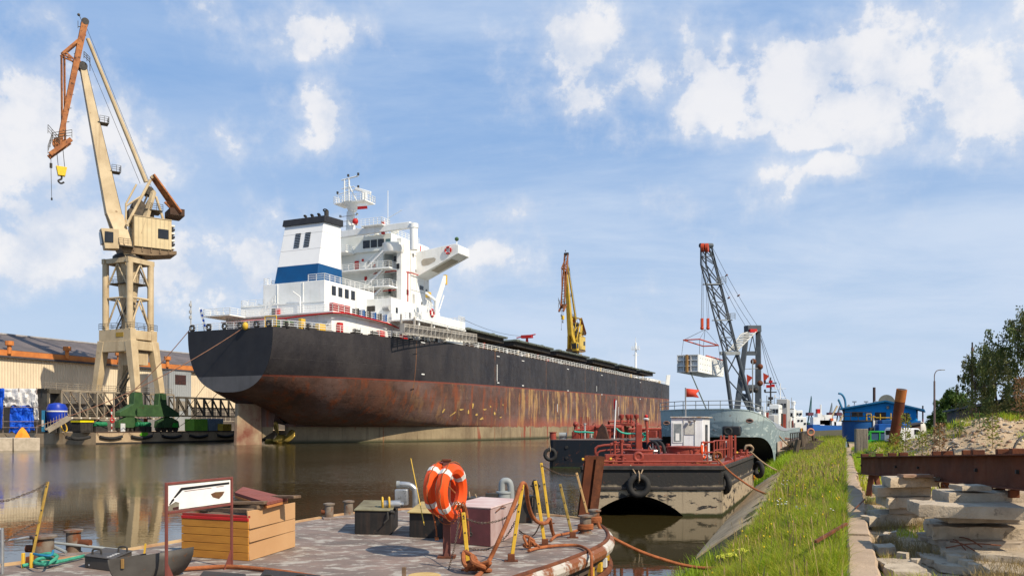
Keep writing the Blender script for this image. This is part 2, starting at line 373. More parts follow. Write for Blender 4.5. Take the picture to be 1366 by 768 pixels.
# tyre fenders hung flat along the quay face
f0 = None
for i, px in enumerate((28, 103, 147, 188, 228, 264, 300)):
    y = qpx(px, QX); L_ = 2.15
    if f0 is None:
        f0 = frthing('quay_fender', 'x', 'fender', QF, 'rubber fenders hung along the left quay')
        q = MB(); q.tube([Vector((0, (t - .5) * 2 * L_, .30 * (2 * (t - .5)) ** 2)) for t in [k / 10 for k in range(11)]], .26, 8); q.build('rubber_bar', rubber, f0)
        q = MB()
        for s_ in (-1, 1): q.cyl((0, s_ * L_, .3), (-.05, s_ * (L_ + .5), .95), .04, n=5)
        q.build('hanging_chain', chainm, f0); o = f0
    else: o = copy_tree(f0)
    p = QF.W((QX + .22, y, .95)); o.location = p
    o['label'] = ['black rubber fender on the quay face just behind the orange cover', 'black fender on the quay below the yellow-topped generator', 'black fender under the red and white pole on the quay', 'black fender directly below the green paint patch', 'black fender below the right green crane bogie', 'black fender below the lime green container', 'black rubber fender next to the rudder of the ship'][i]
y = qpx(191, QX); mb = MB(); mb.add([QF.W((QX + .13, y + dy, z)) for dy, z in ((-.9, 1.55), (-.5, 1.3), (.4, 1.25), (1.0, 1.55), (.9, 1.85), (.3, 1.92), (-.5, 1.88))], [tuple(range(7))])
mk('paint_patch', 'bright green paint patch sprayed on the quay face', 'paint mark', mb, mat('green_spray', (.10, .42, .02), (.12, .35, .02), 2, .8))

# ------------------------------------------------------------------ shed behind the crane
SX = -150.0
shed = frthing('warehouse', 'long cream shipyard hall with ribbed grey roof and orange fascia', 'warehouse', Fr(QF.W((SX, 160, QZ)), TH))
def ribbed(name, c1, c2, freq, ax, dirt):
    m = mat(name, c1, c2, .25, .75, streak=dirt); nt = m.node_tree; N, K = nt.nodes, nt.links
    tc = N.new('ShaderNodeTexCoord'); w = N.new('ShaderNodeTexWave'); w.bands_direction = ax; w.inputs['Scale'].default_value = freq; K.new(tc.outputs['Object'], w.inputs['Vector'])
    b = N.new('ShaderNodeBump'); b.inputs['Strength'].default_value = .9; b.inputs['Distance'].default_value = .12; K.new(w.outputs['Fac'], b.inputs['Height']); K.new(b.outputs[0], N['Principled BSDF'].inputs['Normal'])
    return m
y0, y1 = -75, 190
hz = 14.0; hr = 20.0
MB().bb(-40, 0, y0, y1, 5.6, hz).build('wall', ribbed('ribbed_cream', (.70, .58, .41), (.62, .51, .36), .55, 'Y', .18), shed)
MB().bb(-40, -.3, y0, y1, 0, 5.6).build('lower_wall', mat('shed_lower', (.12, .105, .09), (.07, .06, .055), .4, .7), shed)
mb = MB()
for k in range(int((y1 - y0) / 1.6)): mb.bb(-.3, -.2, y0 + k * 1.6, y0 + k * 1.6 + .12, 2.2, 5.6)
for z in (2.2, 3.4, 4.6): mb.bb(-.3, -.22, y0, y1, z, z + .12)
mb.build('window_bars', mat('glazing_bars', (.42, .38, .31), None, 1, .7), shed)
mb = MB(); mb.add([(0.5, y0, hz + 1.35), (.5, y1, hz + 1.35), (-15.5, y1, hr), (-15.5, y0, hr), (-40, y1, hr - 1), (-40, y0, hr - 1)], [(0, 1, 2, 3), (3, 2, 4, 5)])
mb.build('roof', ribbed('ribbed_roof', (.155, .13, .125), (.095, .085, .085), .45, 'Y', .1), shed)
MB().bb(-.2, .55, y0, y1, hz + .25, hz + 1.3).build('fascia', mat('rust_orange_fascia', (.58, .21, .055), (.40, .13, .04), .5, .75, rust=((.25, .08, .03), .66, .9)), shed)
MB().bb(-.2, .75, y0, y1, hz - .1, hz + .25).build('gutter', roofgrey, shed)
MB().bb(-15.8, -15.1, y0, y1, hr - .05, hr + .22).build('ridge_cap', mat('ridge', (.4, .38, .37), None, 1, .8), shed)
S2 = Fr(QF.W((SX, 160, QZ)), TH)
for px in (12, 89, 158, 223, 268):
    y = S2.hit(px, 480, 0, .6).y
    v = MB(); v.cyl((.7, y, hz + .6), (.7, y, hz + 2.2), .38, n=8); v.cyl((.7, y, hz + 2.2), (.7, y, hz + 3.0), .75, n=8); v.build('roof_vent', MATS['rust_orange_fascia'], shed)
# wider annex (grey) seen right of the crane leg
ya, yb, yc = S2.hit(199, 500, 0, 3).y, S2.hit(226, 500, 0, 3).y, S2.hit(255, 500, 0, 3).y
ann = frthing('grey_annex', 'grey clad lift tower annex beside the cream hall', 'building', Fr(QF.W((SX, 160, QZ)), TH))
MB().bb(0.05, 3, yb, yc, 0, 13.6).build('wall', ribbed('ribbed_grey', (.30, .32, .33), (.25, .27, .28), .5, 'Y', .1), ann)
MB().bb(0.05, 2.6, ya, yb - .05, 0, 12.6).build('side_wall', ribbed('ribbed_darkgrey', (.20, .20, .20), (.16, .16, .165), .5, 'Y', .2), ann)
MB().bb(3.0, 3.08, (yb + yc) / 2 - 1.6, (yb + yc) / 2 + 1.6, 10.6, 12.8).build('window', mat('window_brown', (.07, .03, .025), (.03, .02, .02), 2, .5), ann)
MB().bb(3.0, 3.08, yb + 1.5, yc - 1.5, 4.6, 6.8).build('louvre', mat('louvre_beige', (.30, .27, .22), (.2, .18, .15), 1, .8), ann)

# ------------------------------------------------------------------ level-luffing cranes
def make_crane():
    fr = Fr((-69.9, 150.2, 0), TH)
    t = frthing('harbour_crane', 'tall cream harbour crane with folded orange jib on the left quay', 'crane', fr)
    HX = lambda px, py, y: fr.hit(px, py, 1, y)
    CC = cream; w1, w2 = 5.0, 2.7; zt = 18.2
    # bogie beams and bogies
    for s_ in (1, -1):
        g = MB(); x = s_ * w1
        g.prism([(x - .6, -6.6, 4.7), (x - .6, 6.6, 4.7), (x - .6, 6.6, 5.4), (x - .6, 3.7, 6.9), (x - .6, 3.5, 8.9), (x - .6, 1.9, 8.9), (x - .6, 1.7, 6.8), (x - .6, -1.7, 6.8), (x - .6, -1.9, 8.9), (x - .6, -3.5, 8.9), (x - .6, -3.7, 6.9), (x - .6, -6.6, 5.4)], (1.2, 0, 0))
        g.build('bogie_beam', greenp if s_ > 0 else trussd, t, bev=.04)
        for y in (-4.2, 4.2):
            g = MB(); g.prism([(x - .45, y - 2.6, 2.7), (x - .45, y + 2.6, 2.7), (x - .45, y + 2.4, 3.9), (x - .45, y + .8, 4.6), (x - .45, y - .8, 4.6), (x - .45, y - 2.4, 3.9)], (.9, 0, 0))
            g.bb(x - .3, x + .3, y - .4, y + .4, 4.5, 5.0); b = g.build('bogie', greenp if s_ > 0 else dark, t, bev=.03)
            for k in (-2, -.7, .7, 2):
                MB().cyl((x - .3, y + k, QZ + .55), (x + .3, y + k, QZ + .55), .5, n=14).build('wheel', dark, b)
            for k in (-1.3, 1.3): MB().bb(x + .45, x + 1.0, y + k - .4, y + k + .4, 2.8, 3.6).build('drive_motor', brightgreen if k > 0 else greenp, b)
    # portal legs and head
    for sx in (1, -1):
        for sy in (1, -1):
            b0 = V3((sx * w1, sy * w2, 8.9)); t0 = V3((sx * 3.4, sy * 2.35, zt))
            MB().beam(b0, t0, 1.1, 1.15, (0, 1, 0), 1.55, 1.5).build('portal_leg', CC, t, bev=.04)
    g = MB()
    for sy in (1, -1): g.bb(-4.2, 4.2, sy * 2.4 - .65, sy * 2.4 + .65, zt - 1.9, zt)
    for sx in (1, -1): g.bb(sx * 3.5 - .7, sx * 3.5 + .7, -1.74, 1.74, zt - 1.6, zt)
    g.build('portal_beam', CC, t, bev=.05)
    g = MB(); g.bb(-3.95, 3.95, -2.95, -1.7, zt + .01, zt + 2.1); g.bb(-3.95, 3.95, 1.7, 2.95, zt + .01, zt + 2.1); g.bb(2.6, 3.9, -1.69, 1.69, zt + .3, zt + 1.9)
    g.build('tower_base', CC, t, bev=.04)
    MB().bb(.4, 2.2, -3.0, -2.96, zt + .7, zt + 1.5).build('number_plate', mat('plate_yellow', (.5, .32, .04), (.2, .12, .03), 9, .7), t)
    MB().bb(-.4, 3.6, -1.2, 1.2, zt - 4.2, zt - 1.95).build('machinery_box', CC, t)
    # tower columns, ring, braces
    TZ0, TZ1 = zt + 2.1, 32.2
    for sx in (1, -1):
        for sy in (1, -1):
            MB().cyl((sx * 3.0, sy * 2.3, TZ0), (sx * 3.0, sy * 2.3, TZ1), .56, n=16).build('tower_column', CC, t)
    g = MB()
    for sx in (1, -1): g.bb(sx * 3.0 - .35, sx * 3.0 + .35, -2.9, 2.9, TZ1, TZ1 + .9)
    for sy in (1, -1): g.bb(-2.64, 2.64, sy * 2.3 - .35, sy * 2.3 + .35, TZ1 + .02, TZ1 + .88)
    g.build('top_ring', CC, t, bev=.03)
    g = MB(); zm = 26.0
    for sy in (1, -1): g.cyl((-3, sy * 2.3, zm), (3, sy * 2.3, zm), .2, n=8)
    for sx in (1, -1): g.cyl((sx * 3, -2.3, zm), (sx * 3, 2.3, zm), .2, n=8)
    for (za, zb) in ((TZ0 + .2, zm - .1), (zm + 1.6, TZ1)):
        for sy in (1, -1):
            for sx in (1, -1): g.cyl((sx * 2.8, sy * 2.3, za), (0, sy * 2.3, zb), .15, n=6)
        for sx in (1, -1):
            for sy in (1, -1): g.cyl((sx * 3, sy * 2.2, za), (sx * 3, 0, zb), .15, n=6)
    g.build('tower_bracing', CC, t)
    g = MB(); g.lathe([(1.1, TZ0), (1.25, 24), (2.2, TZ1 + .5)], (0, 0, 0), 12); g.build('centre_column', CC, t)
    g = MB(); g.bb(-2.9, 2.9, -2.2, 2.2, 28.6, 28.75); g.rail([(-2.9, -2.2, 28.7), (2.9, -2.2, 28.7), (2.9, 2.2, 28.7), (-2.9, 2.2, 28.7), (-2.9, -2.2, 28.7)], 1.1, 1.5, .035)
    g.rail([(-3.9, -3.0, TZ0), (3.9, -3.0, TZ0), (3.9, 3.0, TZ0), (-3.9, 3.0, TZ0), (-3.9, -3, TZ0)], 1.1, 1.5, .04); g.build('walkway', trussd, t)
    g = MB()
    for (a, b) in (((-2.5, -.3, 8.6), (1.5, -.3, 13.5)), ((1.5, .6, 13.5), (-1.8, .6, 18.2)), ((-1.2, -1.2, 20.4), (1.7, -1.2, 25)), ((1.7, -.4, 25), (-1.2, -.4, 28.7))):
        a, b = V3(a), V3(b)
        for o_ in (-.4, .4): g.beam(a + V3((0, o_, 0)), b + V3((0, o_, 0)), .08, .28)
        for k in range(18): c_ = a.lerp(b, k / 18); g.bb(c_.x - .14, c_.x + .14, c_.y - .38, c_.y + .38, c_.z, c_.z + .04)
        for o_ in (-.45, .45): g.cyl(a + V3((0, o_, 1)), b + V3((0, o_, 1)), .035, n=5)
    g.build('stairs', trussd, t)
    # slewing part: everything in the vertical plane of the jib
    d = Vector((-.82, -.57, 0)).normalized(); cen = Vector((-69.9, 150.2, 0))
    SF = Fr(cen, math.atan2(d.x, d.y)); Q = SF.R     # local y = jib direction, x to its right
    L = lambda p: fr.L(SF.W((-p[0], p[1], p[2])))                       # slew frame -> crane frame
    def U(px, py, x=0): q = SF.hit(px, py, 0, -x); q.x = x; return q
    def pt(px, py, x=0): return L(U(px, py, x))
    def sb(mb_, x0, x1, y0_, y1_, z0, z1): return mb_.hexa([L(p) for p in ((x0, y0_, z0), (x1, y0_, z0), (x1, y1_, z0), (x0, y1_, z0), (x0, y0_, z1), (x1, y0_, z1), (x1, y1_, z1), (x0, y1_, z1))])
    zb = TZ1 + .9
    g = MB(); g.lathe([(2.6, zb), (2.6, zb + .5), (2.2, zb + .9)], (0, 0, 0), 24); g.build('slewing_ring', dark, t)
    zf = zb + .9
    g = MB(); g.prism([L(p) for p in ((-2.6, 1.2, zf), (-2.6, -3.5, zf), (-2.6, -7.8, zf + .7), (-2.6, -7.8, zf + 1.3), (-2.6, 1.8, zf + 1.3))], L((2.6, 0, 0)) - L((-2.6, 0, 0)))
    for k in range(6): sb(g, 2.55, 2.75, -6.5 + k * 1.5, -6.3 + k * 1.5, zf + .5, zf + 1.5)
    g.build('slewing_platform', mat('crane_underframe', (.24, .17, .10), (.15, .10, .06), .6, .7), t)
    h0 = zf + 1.35; h1 = h0 + 5.4
    yl, yr = U(179, 330, 2.9).y, U(229, 330, 2.9).y
    hs = MB(); sb(hs, -2.9, 2.9, yr, yl, h0, h1)
    house = hs.build('machinery_house', ribbed('ribbed_crane', (.62, .50, .30), (.52, .40, .23), .5, 'Y', .4), t, bev=.04)
    g = MB(); yw = U(218, 330, 2.95).y; sb(g, 2.9, 3.0, yw - .9, yw + .9, h0 + 1.9, h0 + 3.6); g.build('window', darkglass, house)
    g = MB(); sb(g, -3.0, 3.0, yr - .03, yl + .1, h1, h1 + .12); g.build('roof', CC, house)
    for k in range(7):
        g = MB(); sb(g, -2.4, 2.6, yr - .65, yr - .05, h0 + .3 + k * .68, h0 + .62 + k * .68); g.build('hazard_slat', blackp if k % 2 else haz, house)
    # cab
    yc0, yc1 = U(158, 330, 3.0).y, U(137, 330, 3.0).y
    g = MB(); cz = h0 - 1.2
    g.hexa([L(p) for p in ((1.3, yc0, cz + .2), (3.7, yc0, cz + .2), (3.5, yc1 - .3, cz), (1.5, yc1 - .3, cz), (1.3, yc0, cz + 3.7), (3.7, yc0, cz + 3.7), (3.6, yc1 + .35, cz + 3.5), (1.4, yc1 + .35, cz + 3.5))])
    cab = g.build('operator_cab', CC, t, bev=.06)
    g = MB(); ym = yc1 + .12
    g.hexa([L(p) for p in ((1.6, ym - .25, cz + .9), (3.45, ym - .25, cz + .9), (3.5, ym + .05, cz + .9), (1.55, ym + .05, cz + .9), (1.6, ym - .2, cz + 3.0), (3.5, ym - .2, cz + 3.0), (3.5, ym + .32, cz + 3.0), (1.55, ym + .32, cz + 3.0))]); g.build('front_window', darkglass, cab)
    g = MB(); sb(g, 3.5, 3.76, yc1 - 1.6, yc1 - .25, cz + 1.2, cz + 3.0); g.build('side_window', darkglass, cab)
    g = MB(); g.rail([L(p) for p in ((3.8, yc0 - 2.2, cz + 1), (3.8, yc0 + .1, cz + 1))], 1.1, .8, .04)
    sb(g, 2.6, 3.9, yc0 - 2.4, yc0, cz + .75, cz + .9); g.build('cab_walkway', trussd, t)
    # boom: two broad plates joining into a box
    top = U(110, 88); foot = U(166, 325); kn = U(152, 290)
    def plate(x, a, b, wa, wb, th=.5):
        dd = (b - a).normalized(); nn = Vector((0, dd.z, -dd.y))
        return [L(V3((x - th, a.y, a.z)) + nn * wa), L(V3((x - th, a.y, a.z)) - nn * wa), L(V3((x - th, b.y, b.z)) - nn * wb), L(V3((x - th, b.y, b.z)) + nn * wb)], L((2 * th, 0, 0)) - L((0, 0, 0))
    g = MB(); p_, e_ = plate(0, kn, top, 1.55, .55, .85)
    g.hexa([L(V3((-1.2, kn.y, kn.z)) + V3((0, .35, -.1)) * s_ * 3.6) if 0 else x for s_, x in zip((1,), (0,))] if 0 else
           [L((-1.0, kn.y + 1.35, kn.z + .3)), L((1.0, kn.y + 1.35, kn.z + .3)), L((1.0, kn.y - 1.35, kn.z - .3)), L((-1.0, kn.y - 1.35, kn.z - .3)),
            L((-.6, top.y + .5, top.z)), L((.6, top.y + .5, top.z)), L((.6, top.y - .5, top.z)), L((-.6, top.y - .5, top.z))])
    g.build('boom', CC, t, bev=.05)
    for sx in (-1, 1):
        g = MB(); g.hexa([L((sx * 2.2 - .3, foot.y + .2, foot.z - 3)), L((sx * 2.2 + .3, foot.y + .2, foot.z - 3)), L((sx * 2.2 + .3, foot.y - 1.6, foot.z - 3)), L((sx * 2.2 - .3, foot.y - 1.6, foot.z - 3)),
                          L((sx * .62 - .37, kn.y + 1.35, kn.z + .5)), L((sx * .62 + .37, kn.y + 1.35, kn.z + .5)), L((sx * .62 + .37, kn.y - 1.38, kn.z + .5)), L((sx * .62 - .37, kn.y - 1.38, kn.z + .5))])
        g.build('boom_foot', CC, t, bev=.04)
    g = MB()
    for (px, py) in ((137, 165), (153, 230)):
        b = U(px, py, 0); sb(g, -.9, .9, b.y - .9, b.y + .9, b.z - .1, b.z); g.rail([L(q) for q in ((.9, b.y + .6, b.z), (.9, b.y - .9, b.z), (-.9, b.y - .9, b.z))], 1.1, .8, .04)
    for x in (-.3, .3): g.cyl(L((x, kn.y - 1.45, kn.z)), L((x, top.y - .62, top.z)), .04, n=5)
    g.build('boom_ladder', trussd, t)
    # jib (orange), tip over the water
    jt, jm, jb = U(113, 30), U(106, 100), U(78, 196)
    for sx in (-.75, .75):
        MB().hexa([L(V3((sx - .12, p.y + a, p.z + a * .25))) if b < 0 else L(V3((sx + .12, p.y + a, p.z + a * .25))) for p, s_ in ((jb, .35), (jt, .5)) for a, b in ((s_, -1), (s_, 1), (-s_, 1), (-s_, -1))]).build('jib_girder', craneorange, t)
    g = MB()
    for k in range(20):
        c_ = jt.lerp(jb, k / 20); g.cyl(L(c_ + V3((-.7, 0, 0))), L(c_ + V3((.7, 0, 0))), .12, n=5)
        if k % 2: g.cyl(L(c_ + V3((-.7, 0, 0))), L(jt.lerp(jb, (k + 1) / 20) + V3((.7, 0, 0))), .07, n=5)
    g.build('jib_lacing', craneorange, t)
    ja, jc = U(82, 74), U(83, 190)
    g = MB()
    for sx in (-.6, .6):
        o_ = V3((sx, 0, 0))
        g.beam(L(U(113, 48) + o_), L(ja + o_), .42); g.beam(L(ja + o_), L(U(107, 84) + o_), .22)
        g.beam(L(ja + o_), L(jc + o_), .16); g.beam(L(ja + V3((sx, -.45, 0))), L(jc + V3((sx, -.45, 0))), .16); g.beam(L(U(88, 72) + o_), L(U(99, 82) + o_), .25)
    g.build('jib_strut', craneorange, t)
    g = MB(); a, b = U(66, 208), U(94, 188)
    for sx in (-1.0, 1.0): g.beam(L(a + V3((sx, 0, 0))), L(b + V3((sx, 0, 0))), .5, .7)
    for k in range(6): c_ = a.lerp(b, k / 5); g.beam(L(c_ + V3((-1, 0, 0))), L(c_ + V3((1, 0, 0))), .15)
    for x in (-.5, .5): g.cyl(L(U(79, 192, x) - V3((.15, 0, 0))), L(U(79, 192, x) + V3((.15, 0, 0))), 1.1, n=16)
    g.build('jib_head', craneorange, t)
    g = MB()
    for x in (-1.2, 1.2): g.rail([L(U(64, 178, x)), L(U(80, 196, x))], 1.5, 1.0, .045); g.rail([L(U(64, 205, x)), L(U(70, 188, x)), L(U(96, 184, x))], 1.4, 1.0, .045)
    for k in range(9): c_ = U(104, 36).lerp(U(82, 182), k / 8); g.cyl(L(c_), L(c_ + V3((0, -.9, .3))), .07, n=5)
    g.cyl(L(U(110, 30)), L(U(105, 19)), .06, n=5); g.cyl(L(U(104, 28)), L(U(104, 38)), .05, n=5); g.sphere(L(U(105, 20)), .25); g.rail([L(U(112, 78, 1.2)), L(U(120, 86, 1.2)), L(U(120, 95, 1.2))], 1.2, .8, .06)
    g.build('maintenance_platform', trussd, t)
    g = MB(); g.lathe([(.6, -.9), (.6, .9)], L(U(113, 31)), 14, L((1, 0, 0)) - L((0, 0, 0))); g.lathe([(.75, -.7), (.75, .7)], L(top + V3((0, 0, -.2))), 18, L((1, 0, 0)) - L((0, 0, 0))); g.build('sheave', dark, t)
    # tie bar to counterweight arm
    tp = U(117, 52); an = U(195, 243)
    g = MB()
    g.cyl(L(tp), L(an), .33, .42, n=10); g.build('tie_bar', CC, t)
    g = MB()
    for x, oy in ((-.5, 0), (-.3, 0), (.3, 0), (.5, 0)): g.cyl(L(U(115, 36, x)), L(U(203, 252, x)), .035, n=4)
    for x in (-.4, .4): g.cyl(L(U(118, 80, x)), L(U(187, 245, x)), .035, n=4)
    g.build('luffing_cable', dark, t)
    # counterweight rocker (orange)
    for sx in (-1.9, 1.9):
        MB().beam(L(U(203, 234, sx)), L(U(239, 285, sx)), .35, 1.3, (1, 0, 0), .35, 1.7).build('counterweight_arm', craneorange, t, bev=.03)
    g = MB(); cw = U(233, 286); g.beam(L(cw + V3((-2.2, 0, 0))), L(cw + V3((2.2, 0, 0))), 2.6, 1.3); g.build('counterweight', mat('cw_dark', (.08, .045, .03), (.05, .03, .02), 1, .8), t, bev=.05)
    g = MB()
    for sx in (-1.3, 1.3): g.beam(L(cw + V3((sx, -.8, .2))), L(cw + V3((sx, 1.5, 2.4))), .5, .3)
    g.build('counterweight_brace', craneorange, t)
    # A-frame, struts
    for sx in (-2.3, 2.3):
        MB().beam(L(U(188, 312, sx)), L(U(205, 256, sx)), .75, 1.15, (1, 0, 0), .6, .8).build('a_frame_leg', CC, t, bev=.03)
        MB().cyl(L(U(208, 262, sx)), L(U(225, 316, sx)), .24, n=10).build('rear_strut', CC, t)
        MB().cyl(L(U(169, 300, sx * .8)), L(U(201, 240, sx * .9)), .26, n=10).build('front_strut', CC, t)
    g = MB(); g.cyl(L(U(205, 256, -2.6)), L(U(205, 256, 2.6)), .35, n=10); g.cyl(L(U(203, 236, -2.2)), L(U(203, 236, 2.2)), .28, n=10); g.cyl(L(U(170, 300, -2)), L(U(170, 300, 2)), .3, n=8)
    for a, b in (((170, 300), (152, 288)), ((170, 300), (188, 285)), ((188, 285), (205, 256)), ((168, 272), (168, 300)), ((168, 272), (182, 246)), ((168, 275), (188, 262))):
        for x in (-.9, .9): g.cyl(L(U(*a, x)), L(U(*b, x)), .17, n=7)
    g.build('luffing_linkage', CC, t)
    g = MB()
    for k in range(10): c_ = U(180, 300).lerp(U(196, 262), k / 9); g.beam(L(c_ + V3((-.6, 0, 0))), L(c_ + V3((.6, 0, 0))), .3, .05)
    for x in (-.7, .7): g.beam(L(U(178, 302, x)), L(U(198, 258, x)), .1, .3); g.cyl(L(U(176, 294, x)), L(U(196, 250, x)), .04, n=4)
    a = U(186, 306); sb(g, -1.6, 1.6, a.y - 2.2, a.y + 2.0, h1 + .1, h1 + 1.5); g.lathe([(1.1, -1.3), (1.1, 1.3)], L((0, a.y + .3, h1 + 2.3)), 14, L((1, 0, 0)) - L((0, 0, 0)))
    g.lathe([(.8, -1.0), (.8, 1.0)], L((0, U(198, 256).y, U(198, 256).z)), 14, L((1, 0, 0)) - L((0, 0, 0)))
    sb(g, -1.2, 2.8, U(213, 303).y, U(190, 303).y, h1 + 1.5, h1 + 1.62); g.rail([L(q) for q in ((2.8, U(213, 303).y, h1 + 1.6), (2.8, U(196, 303).y, h1 + 1.6))], 1.1, .9, .045)
    g.build('winch_gear', mat('winch_dark', (.10, .08, .06), (.05, .045, .04), 1.5, .7), t)
    # hoist block and ropes
    hb = U(82, 228)
    g = MB(); g.hexa([L(hb + V3(q)) for q in ((-.4, -.55, -.9), (.4, -.55, -.9), (.4, .55, -.9), (-.4, .55, -.9), (-.4, -.85, .7), (.4, -.85, .7), (.4, .85, .7), (-.4, .85, .7))]); blk = g.build('hook_block', mat('hook_yellow', (.75, .5, .03), (.6, .4, .03), 3, .5), t, bev=.05)
    g = MB(); g.tube(curve([L(hb + V3(q)) for q in ((0, 0, -.9), (0, 0, -1.4), (0, .5, -1.8), (0, .1, -2.2), (0, -.4, -1.9))], 4), .16, 7); g.build('hook', dark, blk)
    g = MB()
    for a in (-.5, .5): g.cyl(L(hb + V3((0, a, .7))), L(U(79, 192) + V3((0, a, 0))), .05, n=4)
    w = U(68, 224); g.cyl(L(w), L(U(68, 206)), .05, n=4); g.cyl(L(U(69, 266)), L(w), .05, n=4); g.build('hoist_rope', dark, t)
    g = MB(); g.cyl(L(w), L(w - V3((0, 0, -.8))), .22, n=8); g.cyl(L(U(69, 264)), L(U(69, 267)), .15, n=6); g.build('small_hook', dark, t)
    return t
crane = make_crane()
# the same type in yellow, far down the quay
cr2 = copy_tree(crane); cr2['label'] = 'yellow harbour crane rising behind the middle of the ship'
cr2['group'] = crane['group'] = 'level-luffing harbour cranes'
cr2.scale = (1.1, 1.1, 1.1); cr2.location = (28.5, 385, 0); cr2.rotation_euler = (0, 0, -TH + R(28))
yc_rib = ribbed('ribbed_yellow', (.56, .42, .12), (.48, .34, .09), .5, 'Y', .3)
def recolor(o):
    for ch in kids(o):
        if ch.type == 'MESH':
            m = ch.data.materials[0]
            n = {cream.name: yellowc, 'ribbed_crane': yc_rib, craneorange.name: MATS['crane_underframe'] if 0 else mat_or}.get(m.name)
            if n: ch.material_slots[0].link = 'OBJECT'; ch.material_slots[0].material = n
        recolor(ch)
mat_or = mat('dark_orange_jib', (.30, .11, .04), (.18, .06, .025), .7, .6)
recolor(cr2)

# ------------------------------------------------------------------ things on the left quay
def QP(px, x): p = QF.hit(px, 568, 0, x); return p.y
def truss(name, label, x, px0, px1, z0, z1, depth, bay, m, group):
    ya, yb = QP(px0, x), QP(px1, x); fr = Fr(QF.W((x, ya, z0)), TH); t = frthing(name, label, 'truss', fr, group); L_ = yb - ya; h = z1 - z0; n = max(2, round(L_ / bay))
    g = MB()
    for dx in (0, -depth):
        for z in (0, h): g.beam((dx, 0, z), (dx, L_, z), .28, .3)
    g.build('chord', m, t)
    g = MB()
    for dx in (0, -depth):
        for k in range(n + 1): g.beam((dx, L_ * k / n, .15), (dx, L_ * k / n, h - .15), .22)
    for k in range(n + 1):
        for z in (0, h): g.beam((0, L_ * k / n, z), (-depth, L_ * k / n, z), .15)
    g.build('upright', m, t)
    g = MB()
    for dx in (0, -depth):
        for k in range(n): g.beam((dx, L_ * k / n, h - .1), (dx, L_ * (k + 1) / n, .1), .18)
    g.build('diagonal', m, t)
    return t, L_, h
t1, L1, h1_ = truss('footbridge_truss', 'long light steel truss footbridge section standing on the quay left of the crane foot', -124.6, 82, 232, 4.4, 9.0, 2.4, 3.6, trussm, 'steel trusses on the left quay')
g = MB(); g.rail([(0, -3, h1_), (0, L1 * .98, h1_)], 1.1, 2.0, .05); g.build('handrail', trussm, t1)
g = MB()
for k in range(14): g.bb(.1, .2, L1 * k / 14, L1 * k / 14 + .3, -.15, .1)
g.build('white_marker', haz, t1)
g = MB(); g.bb(-2.4, 0, -2.6, -2.2, -2.6, h1_ + .2); g.bb(-2.4, 0, -.3, .1, -2.6, h1_); g.bb(-2.4, 0, -2.6, -.1, h1_ - .6, h1_ + .1); g.build('end_portal', trussd, t1)
truss('dark_truss', 'dark latticed steel truss lying between the crane and the ship stern', -124.6, 236, 345, 5.0, 8.6, 2.0, 2.2, trussd, 'steel trusses on the left quay')
# tarpaulin shelters
def tarp(name, rows, m, parent, th=.04):
    mb_ = MB(); mb_.grid(rows); o = mb_.build(name, m, parent); s_ = o.modifiers.new('t', 'SOLIDIFY'); s_.thickness = th; return o
def cloth(p00, p10, p01, p11, n, m_, amp, seed=0):
    rows = []
    for i in range(n + 1):
        r_ = []
        for j in range(m_ + 1):
            u, v = j / m_, i / n; p = p00.lerp(p10, u).lerp(p01.lerp(p11, u), v)
            q = mnoise.noise(V3((u * 6 + seed, v * 3, seed))) * amp + mnoise.noise(V3((u * 17, v * 7 + seed, seed))) * amp * .4
            edge = 1.0 if v < .99 else 1 + .5 * mnoise.noise(V3((u * 9, seed, 2)))
            r_.append(p + V3((q, -q, (mnoise.noise(V3((u * 5, seed, 9))) * .6 if v > .98 else 0))))
        rows.append(r_)
    return rows
st = thing('tarpaulin_shelter', 'scaffold shelter hung with white and bright blue tarpaulins on the left quay', 'shelter', P(30, 577, 121))
def wl(px, py, Y): return P(px, py, Y) - st.location
tarp('white_tarp', cloth(wl(4, 518, 121), wl(50, 518, 121), wl(6, 540, 120.5), wl(50, 544, 120.5), 10, 24, .5, 1), tarpwhite, st)
tarp('white_tarp', cloth(wl(42, 534, 120.5), wl(50, 534, 120.4), wl(46, 560, 120.3), wl(52, 560, 120.3), 10, 8, .4, 5), tarpwhite, st)
tarp('blue_tarp', cloth(wl(14, 541, 120.6), wl(43, 541, 120.6), wl(12, 578, 120), wl(46, 574, 120), 14, 20, .5, 3), tarpblue, st)
tarp('blue_tarp', cloth(wl(-6, 517, 119), wl(6, 518, 119), wl(-6, 576, 118.6), wl(2, 572, 118.6), 14, 8, .6, 8), tarpblue, st)
g = MB()
for px in (4, 25, 49):
    for Y in (120.8, 126): a = wl(px, 577, Y); b = wl(px, 517, Y); g.cyl(a, b, .06, n=5)
for py in (543, 562, 570): g.cyl(wl(-8, py, 120), wl(52, py, 120), .06, n=5)
g.build('scaffolding', scaff, st)
tag(MB().bb(-3.5, 3.5, 0, 3, 0, 4.2).build('x', dark), 0)
o = bpy.data.objects['x']; o.name = 'equipment_container'; o.location = P(10, 576.5, 126); o.location.z = QZ
tag(o, 'dark container standing under the blue tarpaulin at the left edge', 'container')
